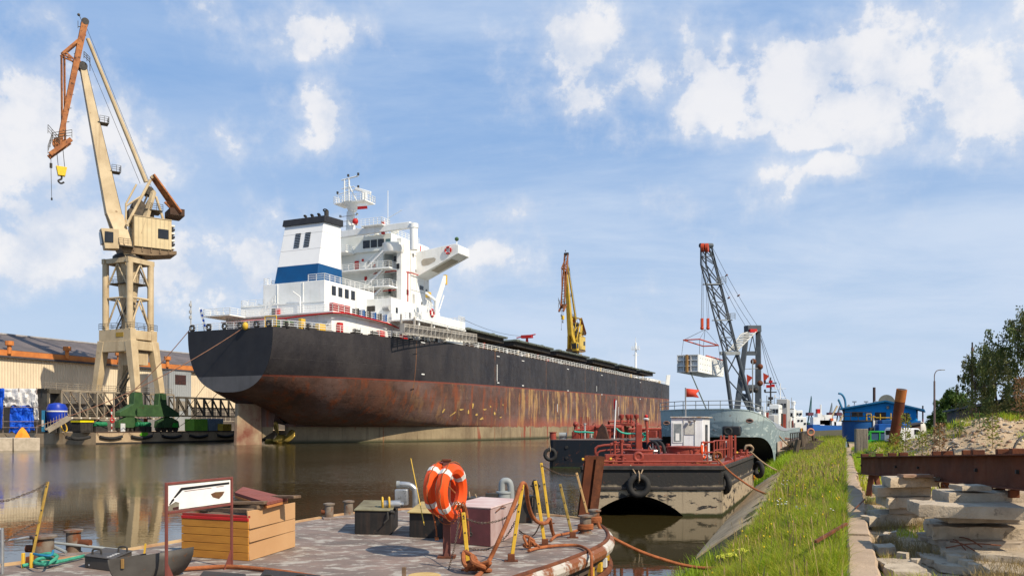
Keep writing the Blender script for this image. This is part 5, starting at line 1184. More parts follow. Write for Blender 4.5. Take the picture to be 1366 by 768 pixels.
# wheelhouse
wx0, wx1, wy0 = D(895, 0, 33.4).x, D(937, 0, 33.4).x, 5.9
sk = V3((.40, .92, 0)); wz = BT + .05; wh_ = 3 + (568 - 557) * 33.4 / 1100 - wz
def quadbox(p, q, dp, z0, z1): return [p + V3((0, 0, z0)), q + V3((0, 0, z0)), q + dp + V3((0, 0, z0)), p + dp + V3((0, 0, z0)), p + V3((0, 0, z1)), q + V3((0, 0, z1)), q + dp + V3((0, 0, z1)), p + dp + V3((0, 0, z1))]
p0, p1 = V3((wx0, wy0, 0)), V3((wx1, wy0 - .05, 0))
whs = MB().hexa(quadbox(p0, p1, sk * 1.6, wz, wz + wh_)).build('wheelhouse', mat('wheelhouse_white', (.66, .67, .70), (.58, .59, .61), 2.2, .5, rust=(RUST, .74, 6), streak=.15), bg, bev=.015)
MB().hexa(quadbox(p0 - V3((.05, .08, 0)), p1 + V3((.07, -.08, 0)), sk * 1.75, wz + wh_ + .003, wz + wh_ + .05)).build('roof', mat('wheel_roof', (.5, .5, .48), (.3, .2, .12), 4, .7), whs, bev=.01)
def wp(u, z, o=.01): p = p0.lerp(p1, u); return V3((p.x, p.y - o, wz + z))
def wquad(name, u0, u1, z0, z1, m, th=.03): a_, b_ = wp(u0, 0, th), wp(u1, 0, th); return MB().hexa([V3((a_.x, a_.y, wz + z0)), V3((b_.x, b_.y, wz + z0)), V3((b_.x, b_.y + th * .9, wz + z0)), V3((a_.x, a_.y + th * .9, wz + z0)), V3((a_.x, a_.y, wz + z1)), V3((b_.x, b_.y, wz + z1)), V3((b_.x, b_.y + th * .9, wz + z1)), V3((a_.x, a_.y + th * .9, wz + z1))]).build(name, m, whs)
wquad('window_frame', .05, .36, .62, 1.42, whiteplastic, .025); wquad('window', .08, .33, .66, 1.38, mat('dusty_glass', (.22, .24, .25), (.14, .16, .17), 6, .3), .03); wquad('window_paper', .14, .26, .70, 1.0, whiteplastic, .034)
wquad('window', .43, .72, .95, 1.38, mat('mesh_glass', (.48, .47, .43), (.36, .35, .33), 16, .5), .03); wquad('door_edge', .385, .405, .05, wh_ - .05, lightgrey, .03); wquad('door_edge', .74, .755, .05, wh_ - .05, lightgrey, .03)
g = MB(); c_ = wp(.56, 1.5, .06); g.cyl(c_, c_ - V3((0, .12, .05)), .06, n=8); g.cyl(c_ + V3((.2, 0, .05)), c_ - V3((-.2, .1, 0)), .05, n=8); g.cyl(c_ + V3((-.1, .05, .06)), c_ + V3((.35, .05, .06)), .012, n=4); g.build('search_lamp', chromem, whs)
sd_ = V3((.92, -.40, 0)); q_ = p1 + sk * .75; o = MB(); o.lathe([(.12, -.02), (.12, .02)], (0, 0, 0), 16, sd_)
o = MB().hexa([q_ + sd_ * d_ + sk * s_ + V3((0, 0, wz + z_)) for z_, lst in ((.55, 0), (1.35, 0)) for d_, s_ in ((.003, -.22), (.03, -.22), (.03, .22), (.003, .22))]).build('side_window', darkglass, whs, bev=.02)
# orange lifebuoy leaning on the rail
lb2 = thing('lifebuoy', 'narrow orange lifebuoy seen edge-on hanging on the red rail right of the white wheelhouse', 'lifebuoy', P(938.5, 600, 30.2), R(62)); ring(lb2, .28, .055, orange, buoywhite)
tyre('worn tyre hanging by pale rope under the red ring on the barge stern', A0 + V3((D(851.5, 0, 27.4).x, -.16, 1.02)), 0, .29, .115, [(-.25, .15, .68), (.22, .15, .66)])
tyre('black tyre hung over the right stern corner of the tarred barge', A1 + V3((.22, .55, 1.05)), -R(69) + 0, .26, .11)
tyre('black tyre at the far right end of the tarred barge beside the quay', A2 + V3((.12, -.4, 1.0)), -R(75), .28, .12)
# ropes coiled on its bollards
def coil(name, label, c, r, n, m, rr=.028, group='rope coils', flat=.03, ax=None, jit=.02):
    random.seed(len(label)); pts = []
    for k in range(n * 14):
        a = 2 * math.pi * k / 14; q = r * (1 + .12 * math.sin(a * .37 + k * .1)); pts.append(V3((math.cos(a) * q + random.uniform(-jit, jit), math.sin(a) * q + random.uniform(-jit, jit), k / 14 * flat + random.uniform(0, jit))))
    if ax: M = Vector(ax).to_track_quat('Z', 'Y').to_matrix(); pts = [M @ p for p in pts]
    o = MB().tube(pts, rr, 7).build(name, m); o.location = c; return tag(o, label, 'rope', group)
coil('rope_coil', 'orange rope coiled round the yellow-capped bitts at the barge corner', P(957, 609, 27.9), .13, 5, ropeor, .03, ax=(0, 1, .2))
coil('rope_coil', 'pale rope coiled on the far right bitts of the barge', P(999, 599, 37.2), .17, 4, ropepale, .035, ax=(.3, 1, .2))
coil('rope_heap', 'loose tangle of orange rope between bitts on the left stern of the barge', P(812, 611, 28.0) * V3((1, 1, 0)) + V3((0, 0, BT + .02)), .22, 6, ropeor, .02, flat=.015, jit=.09)
coil('rope_heap', 'flat orange rope heap on the deck below the round red hatch', P(935, 611, 28.6) * V3((1, 1, 0)) + V3((0, 0, BT + .02)), .28, 5, ropeor, .018, flat=.008, jit=.09)
def rope(name, label, pts, r, m, group=None, n=7):
    o = MB().tube(curve(pts, 8), r, n).build(name, m); originize(o, pts[0]); return tag(o, label, 'rope', group)
rope('mooring_rope', 'rusty orange rope from the barge corner down to the grassy bank', [P(957, 612, 27.8), P(975, 630, 27.5), P(1000, 648, 27), P(1018, 657, 26.6), P(1030, 660, 26)], .032, ropeor)
rope('mooring_rope', 'pale rope from the far corner of the barge up to the quay', [P(1001, 602, 37), P(1016, 615, 39), P(1030, 624, 40), P(1040, 628, 41)], .035, ropepale)
# mooring pile in front of the barge
pl = thing('steel_pile', 'leaning rusty steel double pile driven in beside the tarred barge', 'pile', V3((2.62, 26.3, 0)))
b0 = P(780, 690, 25.6); t0 = P(793.5, 608, 25.6)
for dx in (-.16, .16):
    g = MB(); o_ = V3((dx, 0, 0)); g.beam(b0 + o_ - pl.location - V3((0, 0, .6)), t0 + o_ - pl.location, .05, .30, (1, 0, 0)); g.build('web', rustbeam, pl)
    g = MB(); g.beam(b0 + o_ * 1.0 - V3((0, .14, .6)) - pl.location, t0 + o_ - V3((0, .14, 0)) - pl.location, .24, .03, (0, 1, 0)); g.build('flange', rustbeam if dx < 0 else rusty, pl)
g = MB(); g.beam(b0 - V3((0, -.05, .6)) - pl.location, t0 - V3((0, -.05, 0)) - pl.location, .4, .2, (0, 1, 0)); g.build('core', rustbeam, pl)

# ------------------------------------------------------------------ dark barge behind it
D0 = V3((2.62, 60, 0)); DF = Fr(D0, R(21)); db = frthing('dark_barge', 'dark blue-black barge with red pumps and pipework behind the tarred barge', 'barge', DF)
navyhull = barge_mat('navy_black_hull', (.010, .014, .021), (.018, .017, .018), (.03, .05, .02), .35, .02)
g = MB(); T2 = 2.0; fx = 9.2
pl_ = [V3((0, .35, 0)), V3((.35, 0, 0)), V3((fx, 1.2, 0)), V3((fx, 26, 0)), V3((0, 26, 0))]
g.prism([p + V3((0, 0, -.6)) for p in pl_], (0, 0, T2 + .6)); g.build('hull', navyhull, db, bev=.03)
g = MB(); g.add([p + V3((0, 0, T2 + .004)) for p in pl_], [(0, 1, 2, 3, 4)]); g.build('deck', MATS['barge_deck'], db)
def E(px, py, x=None, Y=None): return DF.L(P(px, py, Y))
c_ = E(803, 600, Y=60.5); MB().bb(c_.x - .6, c_.x + .6, c_.y - .9, c_.y - .2, 1.0, 1.62).build('hawse_opening', dark, db)
for k in range(4):
    c_ = E(758 + (k % 2) * 8, 596 + k * 7, Y=60); MB().cyl((c_.x, c_.y - .45, c_.z), (c_.x, c_.y + .1, c_.z), .11, n=10).build('port_hole', dark, db)
c_ = E(737.5, 585, Y=61.5); MB().lathe([(.26, 0), (.24, .5), (.3, .52), (.3, .56)], (c_.x, c_.y, T2), 14).build('vent_drum', redp, db)
c_ = E(751, 585, Y=62); g = MB(); g.lathe([(.28, -.3), (.2, -.28), (.2, .28), (.28, .3)], (c_.x, c_.y, T2 + .32), 12, (1, .3, 0)); g.bb(c_.x - .25, c_.x + .25, c_.y - .1, c_.y + .1, T2, T2 + .2); g.build('windlass_drum', greym, db)
random.seed(11)
def dd(px, py, Y): q = E(px, py, Y=Y); return q
# pipe runs, raised manifold, pumps
for (xa, xb, py, Y, r_) in ((766, 800, 573, 66, .09), (779, 828, 570, 68, .16), (795, 830, 569, 66.5, .16), (770, 860, 575, 70, .08), (800, 880, 573, 72, .12), (812, 845, 562, 74, .1), (840, 900, 572, 66, .1)):
    a, b_ = dd(xa, py, Y), dd(xb, py, Y + 1); MB().tube(curve([V3((a.x, a.y, T2)), V3((a.x, a.y, a.z - .2)), V3((a.x + .25, a.y, a.z)), V3((b_.x - .25, b_.y, a.z)), V3((b_.x, b_.y, a.z - .2)), V3((b_.x, b_.y, T2))], 6), r_, 9).build('cargo_pipe', redp, db)
for k in range(30):
    px = random.uniform(768, 885); Y = random.uniform(64, 78); c_ = dd(px, 580, Y); h_ = random.uniform(.4, 1.15); r_ = random.choice((.05, .07, .1, .16))
    g = MB(); g.cyl((c_.x, c_.y, T2), (c_.x, c_.y, T2 + h_), r_, n=8)
    if k % 3 == 0: g.torus((c_.x, c_.y, T2 + h_ + .05), (.2, 1, .1), .14, .03, 14, 5)
    elif k % 3 == 1: g.cyl((c_.x, c_.y, T2 + h_), (c_.x, c_.y, T2 + h_ + .1), r_ * 1.7, n=8)
    else: g.sphere((c_.x, c_.y, T2 + h_ + .05), r_ * 1.5, 8, 6)
    g.build('valve' if k % 3 == 0 else 'vent_pipe', random.choice((redp, redp, redp, redp, rusty, lightgrey)), db)
for (px, w_, h_, Y) in ((768, .5, .55, 65), (776, .5, .6, 67), (800, .7, .5, 70), (818, .6, .75, 73), (843, .9, .8, 75), (870, .8, .6, 71), (884, .6, .8, 68)):
    c_ = dd(px, 580, Y); MB().bb(c_.x - w_ / 2, c_.x + w_ / 2, c_.y - .3, c_.y + .3, T2, T2 + h_).build('pump_casing', redp, db, bev=.03)
a, b_ = dd(823, 567, 70), dd(846, 567, 70); MB().bb(a.x, b_.x, a.y - .4, a.y + .8, 3.0, 3.25).build('manifold_platform', redp, db, bev=.02)
for px in (824, 834, 844): c_ = dd(px, 570, 70.2); MB().bb(c_.x - .08, c_.x + .08, c_.y - .08, c_.y + .08, T2, 3.0).build('platform_leg', redp, db)
MB().bb(a.x + .4, b_.x - .3, a.y, a.y + .3, T2 + .3, 2.95).build('panel_box', mat('olive_box', (.16, .10, .03), (.1, .06, .02), 3, .7), db)
for px, r_ in ((829, .19), (837.5, .19), (842, .16), (849, .17)):
    c_ = dd(px, 562, 70.4); g = MB(); g.cyl((c_.x, c_.y, 3.25), (c_.x, c_.y, 3.75), r_ * .55, n=10); g.lathe([(r_, 0), (r_ * 1.2, .16), (r_ * 1.25, .3), (r_ * .6, .36)], (c_.x, c_.y, 3.65), 14); g.build('mushroom_vent', redp, db)
for px in (774, 776, 783, 785): c_ = dd(px, 560, 68); MB().cyl((c_.x, c_.y, T2), (c_.x, c_.y, 3.75), .035, n=6).build('sounding_pipe', redp, db)
c_ = dd(803.5, 575, 63.5); MB().prism([V3((c_.x - .55, c_.y, T2)), V3((c_.x + .5, c_.y, T2)), V3((c_.x + .25, c_.y, T2 + .9)), V3((c_.x - .02, c_.y, T2 + 1.2)), V3((c_.x - .3, c_.y, T2 + .85))], (0, .35, 0)).build('anchor_housing', mat('anchor_brown', (.09, .045, .03), (.05, .03, .025), 4, .8), db, bev=.03)
c_ = dd(821, 560, 64); g = MB(); g.tube([V3((c_.x - .1, c_.y, T2)), V3((c_.x + .05, c_.y, 5.0))], .05, 6); fm_ = g.build('flag_mast', white, db); MB().bb(c_.x - .14, c_.x - .02, c_.y, c_.y + .05, 4.3, 5.1).build('red_signal', redpipe, fm_)
g = MB(); g.rail([dd(769, 583, 64.5) * V3((1, 1, 0)) + V3((0, 0, T2)), dd(800, 583, 67) * V3((1, 1, 0)) + V3((0, 0, T2)), dd(822, 583, 65) * V3((1, 1, 0)) + V3((0, 0, T2))], 1.0, .8, .03, 2); g.build('railing', redp, db)
for (pts, lab) in ((((822, 571), (828, 576), (836, 578), (845, 578), (856, 579), (863, 577)), 'turquoise hose draped over the red rail, upper run'), (((852, 578), (854, 584), (858, 588), (861, 580), (863, 590)), 'turquoise hose hanging in loops right of the red column'), (((766, 575), (772, 576), (782, 576), (792, 577)), 'turquoise hose lying over the far pipes at left')):
    rope('hose', lab, [P(x, y, 34.5 if x > 850 else 62) for x, y in pts], .035 if pts[0][0] > 850 else .07, mat('hose_green' + lab[-4:], (.02, .38, .26), (.02, .28, .2), 3, .5), 'turquoise hoses')
tyre('black tyre hung by an orange rope on the left corner of the dark barge', P(734, 606, 59.7), 0, .36, .14, [(-.05, .1, 1.2)])

# ------------------------------------------------------------------ grey vessel with the cut-away stern
GF = Fr((16.6, 52.0, 0), R(22)); gs = frthing('grey_ship', 'blue-grey ship showing its broad rounded stern above the red barge', 'ship', GF)
OUT = [(-7.2, 30, 3.3, -.5), (-7.2, 5, 3.8, -.5), (-7.2, 1, 3.95, 1.0), (-7.0, -1.4, 4.0, 2.2), (-6.4, -2.5, 4.02, 2.34), (-5.2, -3.2, 4.05, 2.34), (-3.6, -3.55, 4.05, 2.34), (-2.2, -3.6, 4.05, 2.34), (-1.2, -3.2, 3.95, 2.34), (-.55, -2.3, 3.68, 2.28), (-.2, -1.3, 3.40, 1.9), (-.04, -.3, 3.15, 1.2), (0, .7, 2.98, -.5), (0.02, 3, 2.85, -.5), (.02, 10, 2.7, -.5), (.02, 30, 2.9, -.5)]
def dens(L_, k=4):
    o = []
    for a, b in zip(L_, L_[1:]):
        for j in range(k): o.append(tuple(x + (y - x) * j / k for x, y in zip(a, b)))
    return o + [L_[-1]]
def cat(L_, k=5):
    res = []
    for i in range(len(L_) - 1):
        P0, P1, P2, P3 = (np.array(L_[j]) for j in (max(i - 1, 0), i, i + 1, min(i + 2, len(L_) - 1)))
        for j in range(k): t = j / k; res.append(tuple(.5 * (2 * P1 + (P2 - P0) * t + (2 * P0 - 5 * P1 + 4 * P2 - P3) * t * t + (3 * P1 - P0 - 3 * P2 + P3) * t ** 3)))
    return res + [L_[-1]]
OC = cat(OUT); cen_ = (-3.5, 10)
def ins(x, y, d): dx, dy = cen_[0] - x, cen_[1] - y; l = math.hypot(dx, dy); return x + dx / l * d, y + dy / l * d
rows = []
for (x, y, zt, zb) in OC:
    zb = max(min(zb, zt - .2), -.5); r_ = []
    for k in range(7): t = k / 6; d = .02 + .22 * t; a, b = ins(x, y, d); r_.append(V3((a, b, zt + (zb - zt) * t)))
    rows.append(r_)
def nh_mat():
    m = barge_mat('grey_hull_paint', (.36, .43, .43), (.20, .26, .28), (.10, .03, .02), 3.28, -.1); return m
MB().grid(rows).build('stern_shell', nh_mat(), gs)
g = MB(); g.grid([[r_[-1] for r_ in rows], [V3((max(min(r_[-1].x, -.35), -6.8), max(r_[-1].y, 1.0) + .2, .9)) for r_ in rows], [V3((max(min(r_[-1].x, -.4), -6.7), max(r_[-1].y, 2.4) + .2, -.5)) for r_ in rows]]); g.build('counter_underside', blackp, gs)  # coloured black for the shadow under the overhanging counter
g = MB(); g.add([V3((x, y, zt - .06)) for (x, y, zt, zb) in OC], [tuple(range(len(OC)))]); g.build('deck', greym, gs)
o = MB(); o.grid([[V3((.045, y, -.5)), V3((.05, y, 1.05 + .02 * y)), V3((.05, y, 1.15 + .02 * y)), V3((.05, y, 2.0))] for y in (1.2, 3, 10, 30)]); o.build('lower_side', mat('grey_ship_side', (.50, .44, .37), (.36, .31, .26), .8, .7, rust=((.42, .17, .12), .54, .8), streak=.2), gs)
def GL(px, py, Y): return GF.L(P(px, py, Y))
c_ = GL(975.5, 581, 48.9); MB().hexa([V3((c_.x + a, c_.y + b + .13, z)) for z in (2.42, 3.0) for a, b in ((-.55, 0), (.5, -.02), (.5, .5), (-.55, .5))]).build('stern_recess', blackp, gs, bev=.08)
c_ = GL(971, 575, 48.8); MB().torus((c_.x, c_.y - .03, c_.z), (0, 1, 0), .2, .08).build('recess_roller', rubber, gs)
for px, py, Y in ((889, 564, 51.4), (1000, 561, 49.2)):
    c_ = GL(px, py, Y); MB().torus((c_.x, c_.y - .02, c_.z), (0, 1, 0), .17, .045, 22, 7, 1.1, .55).build('fairlead', mat('fair' + str(px), (.26, .17, .14), (.16, .08, .06), 4, .7), gs)
    MB().lathe([(.16, 0), (.16, .03)], (c_.x, c_.y, c_.z), 14, (0, 1, 0)).build('fairlead_hole', dark, gs)
g = MB(); g.beam(GL(1021, 569, 51.8), GL(1040, 582, 60), .14, .12); g.beam(GL(1040, 583, 58), GL(1062, 587, 72), .18, .14); g.build('fender_log', mat('log_red', (.26, .13, .10), (.16, .09, .07), 3, .9), gs)
g = MB(); g.rail([V3((x, y, zt - .02)) for (x, y, zt, zb) in OUT[3:10]], .5, .9, .025, 2); g.build('railing', greym, gs)
# deck houses and masts rising along the quay side
random.seed(5)
for (px0, px1, pyt, Y, m_, nm) in ((1017, 1034, 553, 62, lightgrey, 'deck_house'), (1026, 1040, 539, 70, white, 'deck_house'), (1036, 1051, 532, 74, lightgrey, 'bridge_house'), (1044, 1060, 545, 80, white, 'deck_house'), (1016, 1026, 560, 58, navy, 'deck_locker'), (1012, 1022, 549, 64, greym, 'winch_house')):
    a, b_ = GL(px0, pyt, Y), GL(px1, pyt, Y); h_ = MB().bb(a.x, b_.x, a.y, a.y + 3.5, 2.4, a.z).build(nm, m_, gs, bev=.05)
    if nm != 'deck_locker':
        for k in range(3): x = a.x + (b_.x - a.x) * (k + .6) / 3.4; MB().bb(x - .1, x + .1, a.y - .03, a.y, a.z - .75, a.z - .4).build('window', darkglass, h_)
for (px, py, Y, r_, m_) in ((1023, 527, 66, .05, greym), (1028, 503, 72, .10, dark), (1033, 530, 70, .04, greym), (1041, 511, 76, .06, white), (1047, 534, 78, .05, white), (1052, 538, 78, .08, dark), (1056, 530, 84, .05, lightgrey), (1020, 538, 62, .04, white), (1037, 537, 70, .05, dark)):
    a = GL(px, py, Y); g = MB(); g.cyl((a.x, a.y, 2.6), (a.x, a.y, a.z), r_, r_ * .6, n=7)
    for k in range(random.randint(1, 3)): zz = a.z - .5 - k * .8; g.cyl((a.x - .5, a.y, zz), (a.x + .5, a.y, zz), r_ * .5, n=5); g.bb(a.x - .55, a.x - .4, a.y - .1, a.y + .1, zz, zz + .25)
    g.build('mast', m_, gs)
for (px, py, Y, w_) in ((1025, 515, 72, .35), (1031, 514, 72, .3), (1028, 509, 72, .3), (1028, 531, 72, .4), (1027, 540, 71, .4)):
    a = GL(px, py, Y); MB().bb(a.x - w_ / 2, a.x + w_ / 2, a.y - .1, a.y + .2, a.z - .12, a.z + .12).build('mast_lamp', redpipe if py < 520 else dark, gs)
for k in range(26):
    px = random.uniform(1012, 1060); Y = 56 + (px - 1012) * .5; a = GL(px, 560, Y); h_ = random.uniform(.3, 1.3); m_ = random.choice((dark, white, white, redp, greym, rusty, lightgrey)); g = MB()
    if k % 2: g.cyl((a.x, a.y, 2.6), (a.x, a.y, 2.9 + h_), random.uniform(.06, .16), n=7)
    else: g.bb(a.x - .2, a.x + .2, a.y, a.y + .3, 2.5, 2.8 + h_)
    g.build('deck_fitting', m_, gs)
# red swallow-tailed flag on the wheelhouse roof
ft = D(919.5, 0, 34).x; fl = MB().cyl((0, 0, 0), (0, 0, 1.25), .03, n=6).build('flag_staff', mat('staff', (.3, .3, .3), None, 3, .5)); fl.location = P(914.5, 557, 34.2); tag(fl, 'thin staff with a swallow-tailed orange-red flag on the white wheelhouse', 'flag')
MB().add([(.02, 0, 1.22), (.30, .03, 1.19), (.58, -.02, 1.15), (.44, .0, 1.0), (.57, .03, .83), (.3, -.02, .86), (.02, 0, .86)], [(0, 1, 2, 3, 4, 5, 6)]).build('flag_cloth', flagred, fl).modifiers.new('t', 'SOLIDIFY').thickness = .01

# ------------------------------------------------------------------ floating crane farther down the quay
FCX = Fr((33.5, 122, 0), R(22)); fc = frthing('floating_crane', 'grey floating crane with lattice boom leaning left and tall A-frame', 'floating crane', FCX)
MB().bb(-9, 5.5, -4, 34, -.8, 2.6).build('pontoon', navy, fc, bev=.08)
def FL(px, py, Y): return FCX.L(P(px, py, Y))
gd = mat('crane_grey', (.075, .09, .105), (.055, .065, .08), 1, .5)
chords = {'L1': [(935, 329, 120), (935, 353, 120), (965.5, 471, 121), (976, 548, 122)], 'R1': [(945, 329, 120.5), (953, 352, 121), (983, 471, 122), (1004, 548, 123)],
          'L2': [(941, 329, 122), (942, 353, 123), (972, 471, 124.5), (976, 548, 122)], 'R2': [(949, 329, 122), (955, 352, 124), (985, 471, 125), (1004, 548, 123)]}
def chp(n, py):
    c = chords[n]
    for a, b in zip(c, c[1:]):
        if a[1] <= py <= b[1]: t = (py - a[1]) / (b[1] - a[1]); return FL(a[0] + (b[0] - a[0]) * t, py, a[2] + (b[2] - a[2]) * t)
for n, c in chords.items():
    for i, (a, b) in enumerate(zip(c, c[1:])):
        if n[1] == '2' and i == 2: continue
        MB().cyl(FL(*a), FL(*b), .12 if i < 2 else .30, n=9).build('boom_chord', gd, fc)
g = MB(); ys = [353, 380, 403, 427, 450, 471]
for a, b in zip(ys, ys[1:]):
    for p, q in (('L1', 'R1'), ('L2', 'R2'), ('L1', 'L2'), ('R1', 'R2')):
        g.cyl(chp(p, a), chp(q, b), .09, n=5); g.cyl(chp(p, b), chp(q, b), .08, n=5)
    g.cyl(chp('L1', b), chp('R1', a), .06, n=5)
for a, b in ((331, 342), (342, 353)):
    for p, q in (('L1', 'R1'), ('L2', 'R2'), ('L1', 'L2'), ('R1', 'R2')): g.cyl(chp(p, a), chp(q, b), .08, n=5); g.cyl(chp(p, a), chp(q, a), .08, n=5)
for a, b, p, q in ((471, 512, 'L1', 'R1'), (471, 500, 'R1', 'L1'), (505, 540, 'L1', 'R1')): g.cyl(chp(p, a), chp(q, b), .1, n=5)
g.build('boom_lacing', gd, fc)
g = MB()
for y in (379, 427): g.beam(chp('L1', y) - V3((.4, 0, 0)), chp('R1', y) + V3((.5, 0, 0)), .5, .12); g.rail([chp('R1', y) + V3((-.4, -.5, 0)), chp('R1', y) + V3((1, -.5, 0))], .9, .6, .05)
g.beam(chp('L1', 471) - V3((.5, 0, 0)), chp('R1', 471) + V3((.4, 0, 0)), .5, .5); g.build('boom_platform', greym, fc)
g = MB(); g.cyl(FL(934, 327.5, 120), FL(950, 327.5, 121), .35, n=8); g.build('boom_head', gd, fc)
for px in (937.5, 943): MB().lathe([(.65, -.2), (.65, .2)], FL(px, 330.5, 119.8), 14, (1, 0, 0)).build('head_sheave', mat('sheave_red' + str(px), (.55, .08, .03), (.4, .05, .02), 2, .5), fc)
for (a, b, w_) in (((997, 437, 128), (983, 548, 126), .8), ((1011.5, 437, 129), (1011.5, 548, 127), .85)):
    MB().beam(FL(*a), FL(*b), w_ * .85, w_, (0, 1, 0), w_ * 1.1, w_).build('a_frame_leg', gd, fc, bev=.04)
MB().beam(FL(995, 438.5, 127.2), FL(1013, 438.5, 128.2), 1.0, 1.0).build('a_frame_head', gd, fc, bev=.04)
MB().beam(FL(1000, 441, 126.6), FL(1009, 441, 127), .4, .5).build('red_sheave_box', redpipe, fc)
g = MB(); g.beam(FL(995, 471, 128), FL(1011, 471, 128.5), .7, .6); g.beam(FL(987, 517, 127), FL(1011, 517, 127.5), .8, .9); g.beam(FL(987, 528, 127), FL(1000, 528, 127), .5, .7); g.beam(FL(989, 525, 128), FL(1001, 548, 128), .5, .5); g.beam(FL(1004, 447, 128), FL(999, 470, 128), .12); g.beam(FL(1004, 447, 128), FL(1008, 470, 128), .12); g.build('a_frame_brace', gd, fc)
g = MB()   # pale fly jib lattice between boom and A-frame
a0, a1, b0_, b1 = FL(972, 468, 124), FL(988, 446, 126), FL(984, 467, 124), FL(1010, 441, 127)
for (p, q) in ((a0, a1), (a1, FL(1000, 442, 127)), (b0_, b1), (FL(1000, 442, 127), b1)): g.cyl(p, q, .1, n=5)
for k in range(7): t = k / 6; g.cyl(a0.lerp(a1, t), b0_.lerp(b1, min(1, t * .8 + .05)), .07, n=5); g.cyl(a0.lerp(a1, t), b0_.lerp(b1, min(1, t * .8 + .18)), .06, n=5); g.cyl(a0.lerp(a1, t) + V3((.2, 1.6, .4)), b0_.lerp(b1, min(1, t * .8 + .05)) + V3((.2, 1.6, .4)), .06, n=5); g.cyl(a0.lerp(a1, t), a0.lerp(a1, t) + V3((.2, 1.6, .4)), .05, n=5)
g.build('lattice_strut', mat('pale_lattice', (.5, .5, .47), (.4, .4, .38), 1, .6), fc)
g = MB()
for a, b in (((950, 329, 122), (1012, 437, 129)), ((951, 350, 122), (996, 437, 128)), ((956, 354, 122), (1004, 437, 128)), ((1013, 440, 129), (1030, 520, 133)), ((1013, 441, 129), (1050, 535, 140)), ((1012, 441, 129), (1045, 538, 140))): g.tube(sag(FL(*a), FL(*b), .5, 8), .035, 4)
g.build('stay_wire', dark, fc)
g = MB()
for px, py in ((969, 367), (985, 394), (972, 397)): g.cyl(FL(px - .4, py - .6, 124), FL(px + .6, py + .9, 124), .22, n=6)
g.build('wire_clamp', rusty, fc)
for px, py in ((1005, 482), (1014, 489), (1014, 511), (1000, 521), (1008, 520)): c_ = FL(px, py, 126); MB().sphere(c_, .45, 8, 6).build('flood_lamp', dark if py > 515 else rusty, fc)
g = MB(); g.cyl(FL(1004, 548, 125), FL(1004, 480, 125), .1, n=6); g.cyl(FL(994, 492, 125), FL(1014, 491, 126), .06, n=5); g.build('signal_mast', greym, fc)
g = MB(); g.bb(-4, 0, -3, 4, 2.6, 4.6); g.build('winch_house', lightgrey, fc, bev=.05)
for px, py, lab in ((996, 499, 0), (1018, 497, 1)):
    c_ = FL(px, py, 125); MB().add([c_, c_ + V3((.9, 0, -.5)), c_ + V3((.3, 0, -1.2)), c_ + V3((.1, 0, -2.2))], [(0, 1, 2, 3)]).build('signal_flag', flagred, fc)
# block, spreader and load
g = MB(); hb = P(940.7, 431, 119)
hk = thing('lifting_block', 'red double hook block above the spreader frame', 'hook block', hb)
for dx in (-.45, .4): g = MB(); g.beam((dx, 0, .7), (dx, 0, -.5), .5, .35); g.sphere((dx, 0, -.7), .28); g.build('block', MATS['sheave_red937.5'], hk, bev=.03)
g = MB()
for dx in (-.55, -.3, .3, .55): g.cyl((dx, 0, .6), P(939 + dx * 4, 331, 119.5) - hb, .03, n=4)
g.build('hoist_wire', dark, hk)
# white steel pontoon section hanging from the crane
na, nl, nr = P(932.5, 472.5, 116), P(912.3, 473.2, 121), P(965.3, 479, 128)
ld = thing('hoisted_box', 'white steel box section hanging from the floating crane', 'steel box', na - V3((0, 0, 2.45)))
ex = V3((nl.x - na.x, nl.y - na.y, 0)); ey = V3((nr.x - na.x, nr.y - na.y, 0)).normalized() * (V3((nr.x - na.x, nr.y - na.y, 0)).length)
ex = V3((-ey.y, ey.x, 0)).normalized() * 3.1
hh = 2.45; O3 = V3((0, 0, 0)); up = V3((0, 0, hh))
MB().hexa([O3 + ex * .06, O3 + ex * .06 + ey, ex + ey, ex, O3 + ex * .06 + up, O3 + ex * .06 + ey + up, ex + ey + up, ex + up]).build('core', mat('box_inner', (.50, .52, .53), (.42, .44, .45), 1, .6), ld)
MB().hexa([O3, ey, ey + ex * .05, ex * .05, up, ey + up, ey + ex * .05 + up, ex * .05 + up]).build('side_plate', white, ld)
exn, eyn = ex.normalized(), ey.normalized(); g = MB()
for k in range(11):
    for j in range(3): c_ = ey * (k + .5) / 11 + V3((0, 0, .4 + j * .8)) - exn * .02; g.lathe([(.09, -.02), (.09, .02)], c_, 8, exn)
g.build('side_socket', greym, ld)
g = MB()
for z in (0.02, hh / 3, hh * 2 / 3, hh - .1): g.beam(V3((0, 0, z + .05)) - eyn * .18 + exn * .1, ex + V3((0, 0, z + .05)) - eyn * .18, .3, .1)
for t in (.03, .35, .68, .98): c_ = ex * t - eyn * .18; g.beam(c_, c_ + up, .3, .1, tuple(exn))
g.build('end_frame', white, ld)
c_ = ex * .52 - eyn * .36; MB().beam(c_, c_ + up, .3, .5, tuple(eyn)).build('rust_strip', mat('rust_strip', (.42, .24, .08), (.3, .16, .06), 2, .8), ld)
sp = thing('spreader', 'thin red spreader frame above the white hanging box', 'spreader', ld.location + up + (ex + ey) / 2 + V3((0, 0, 2.3)))
cs = [(-ex - ey) * .38, (ex - ey) * .38, (ex + ey) * .38, (-ex + ey) * .38]
g = MB()
for i in range(4): g.cyl(cs[i], cs[(i + 1) % 4], .1, n=6)
g.build('frame', MATS['sheave_red937.5'], sp)
g = MB()
for c_ in cs: g.cyl(c_, hb - V3((0, 0, .9)) - sp.location, .03, n=4); g.cyl(c_, c_ * 1.1 - V3((0, 0, 2.2)), .03, n=4)
g.build('sling', dark, sp)
g = MB()
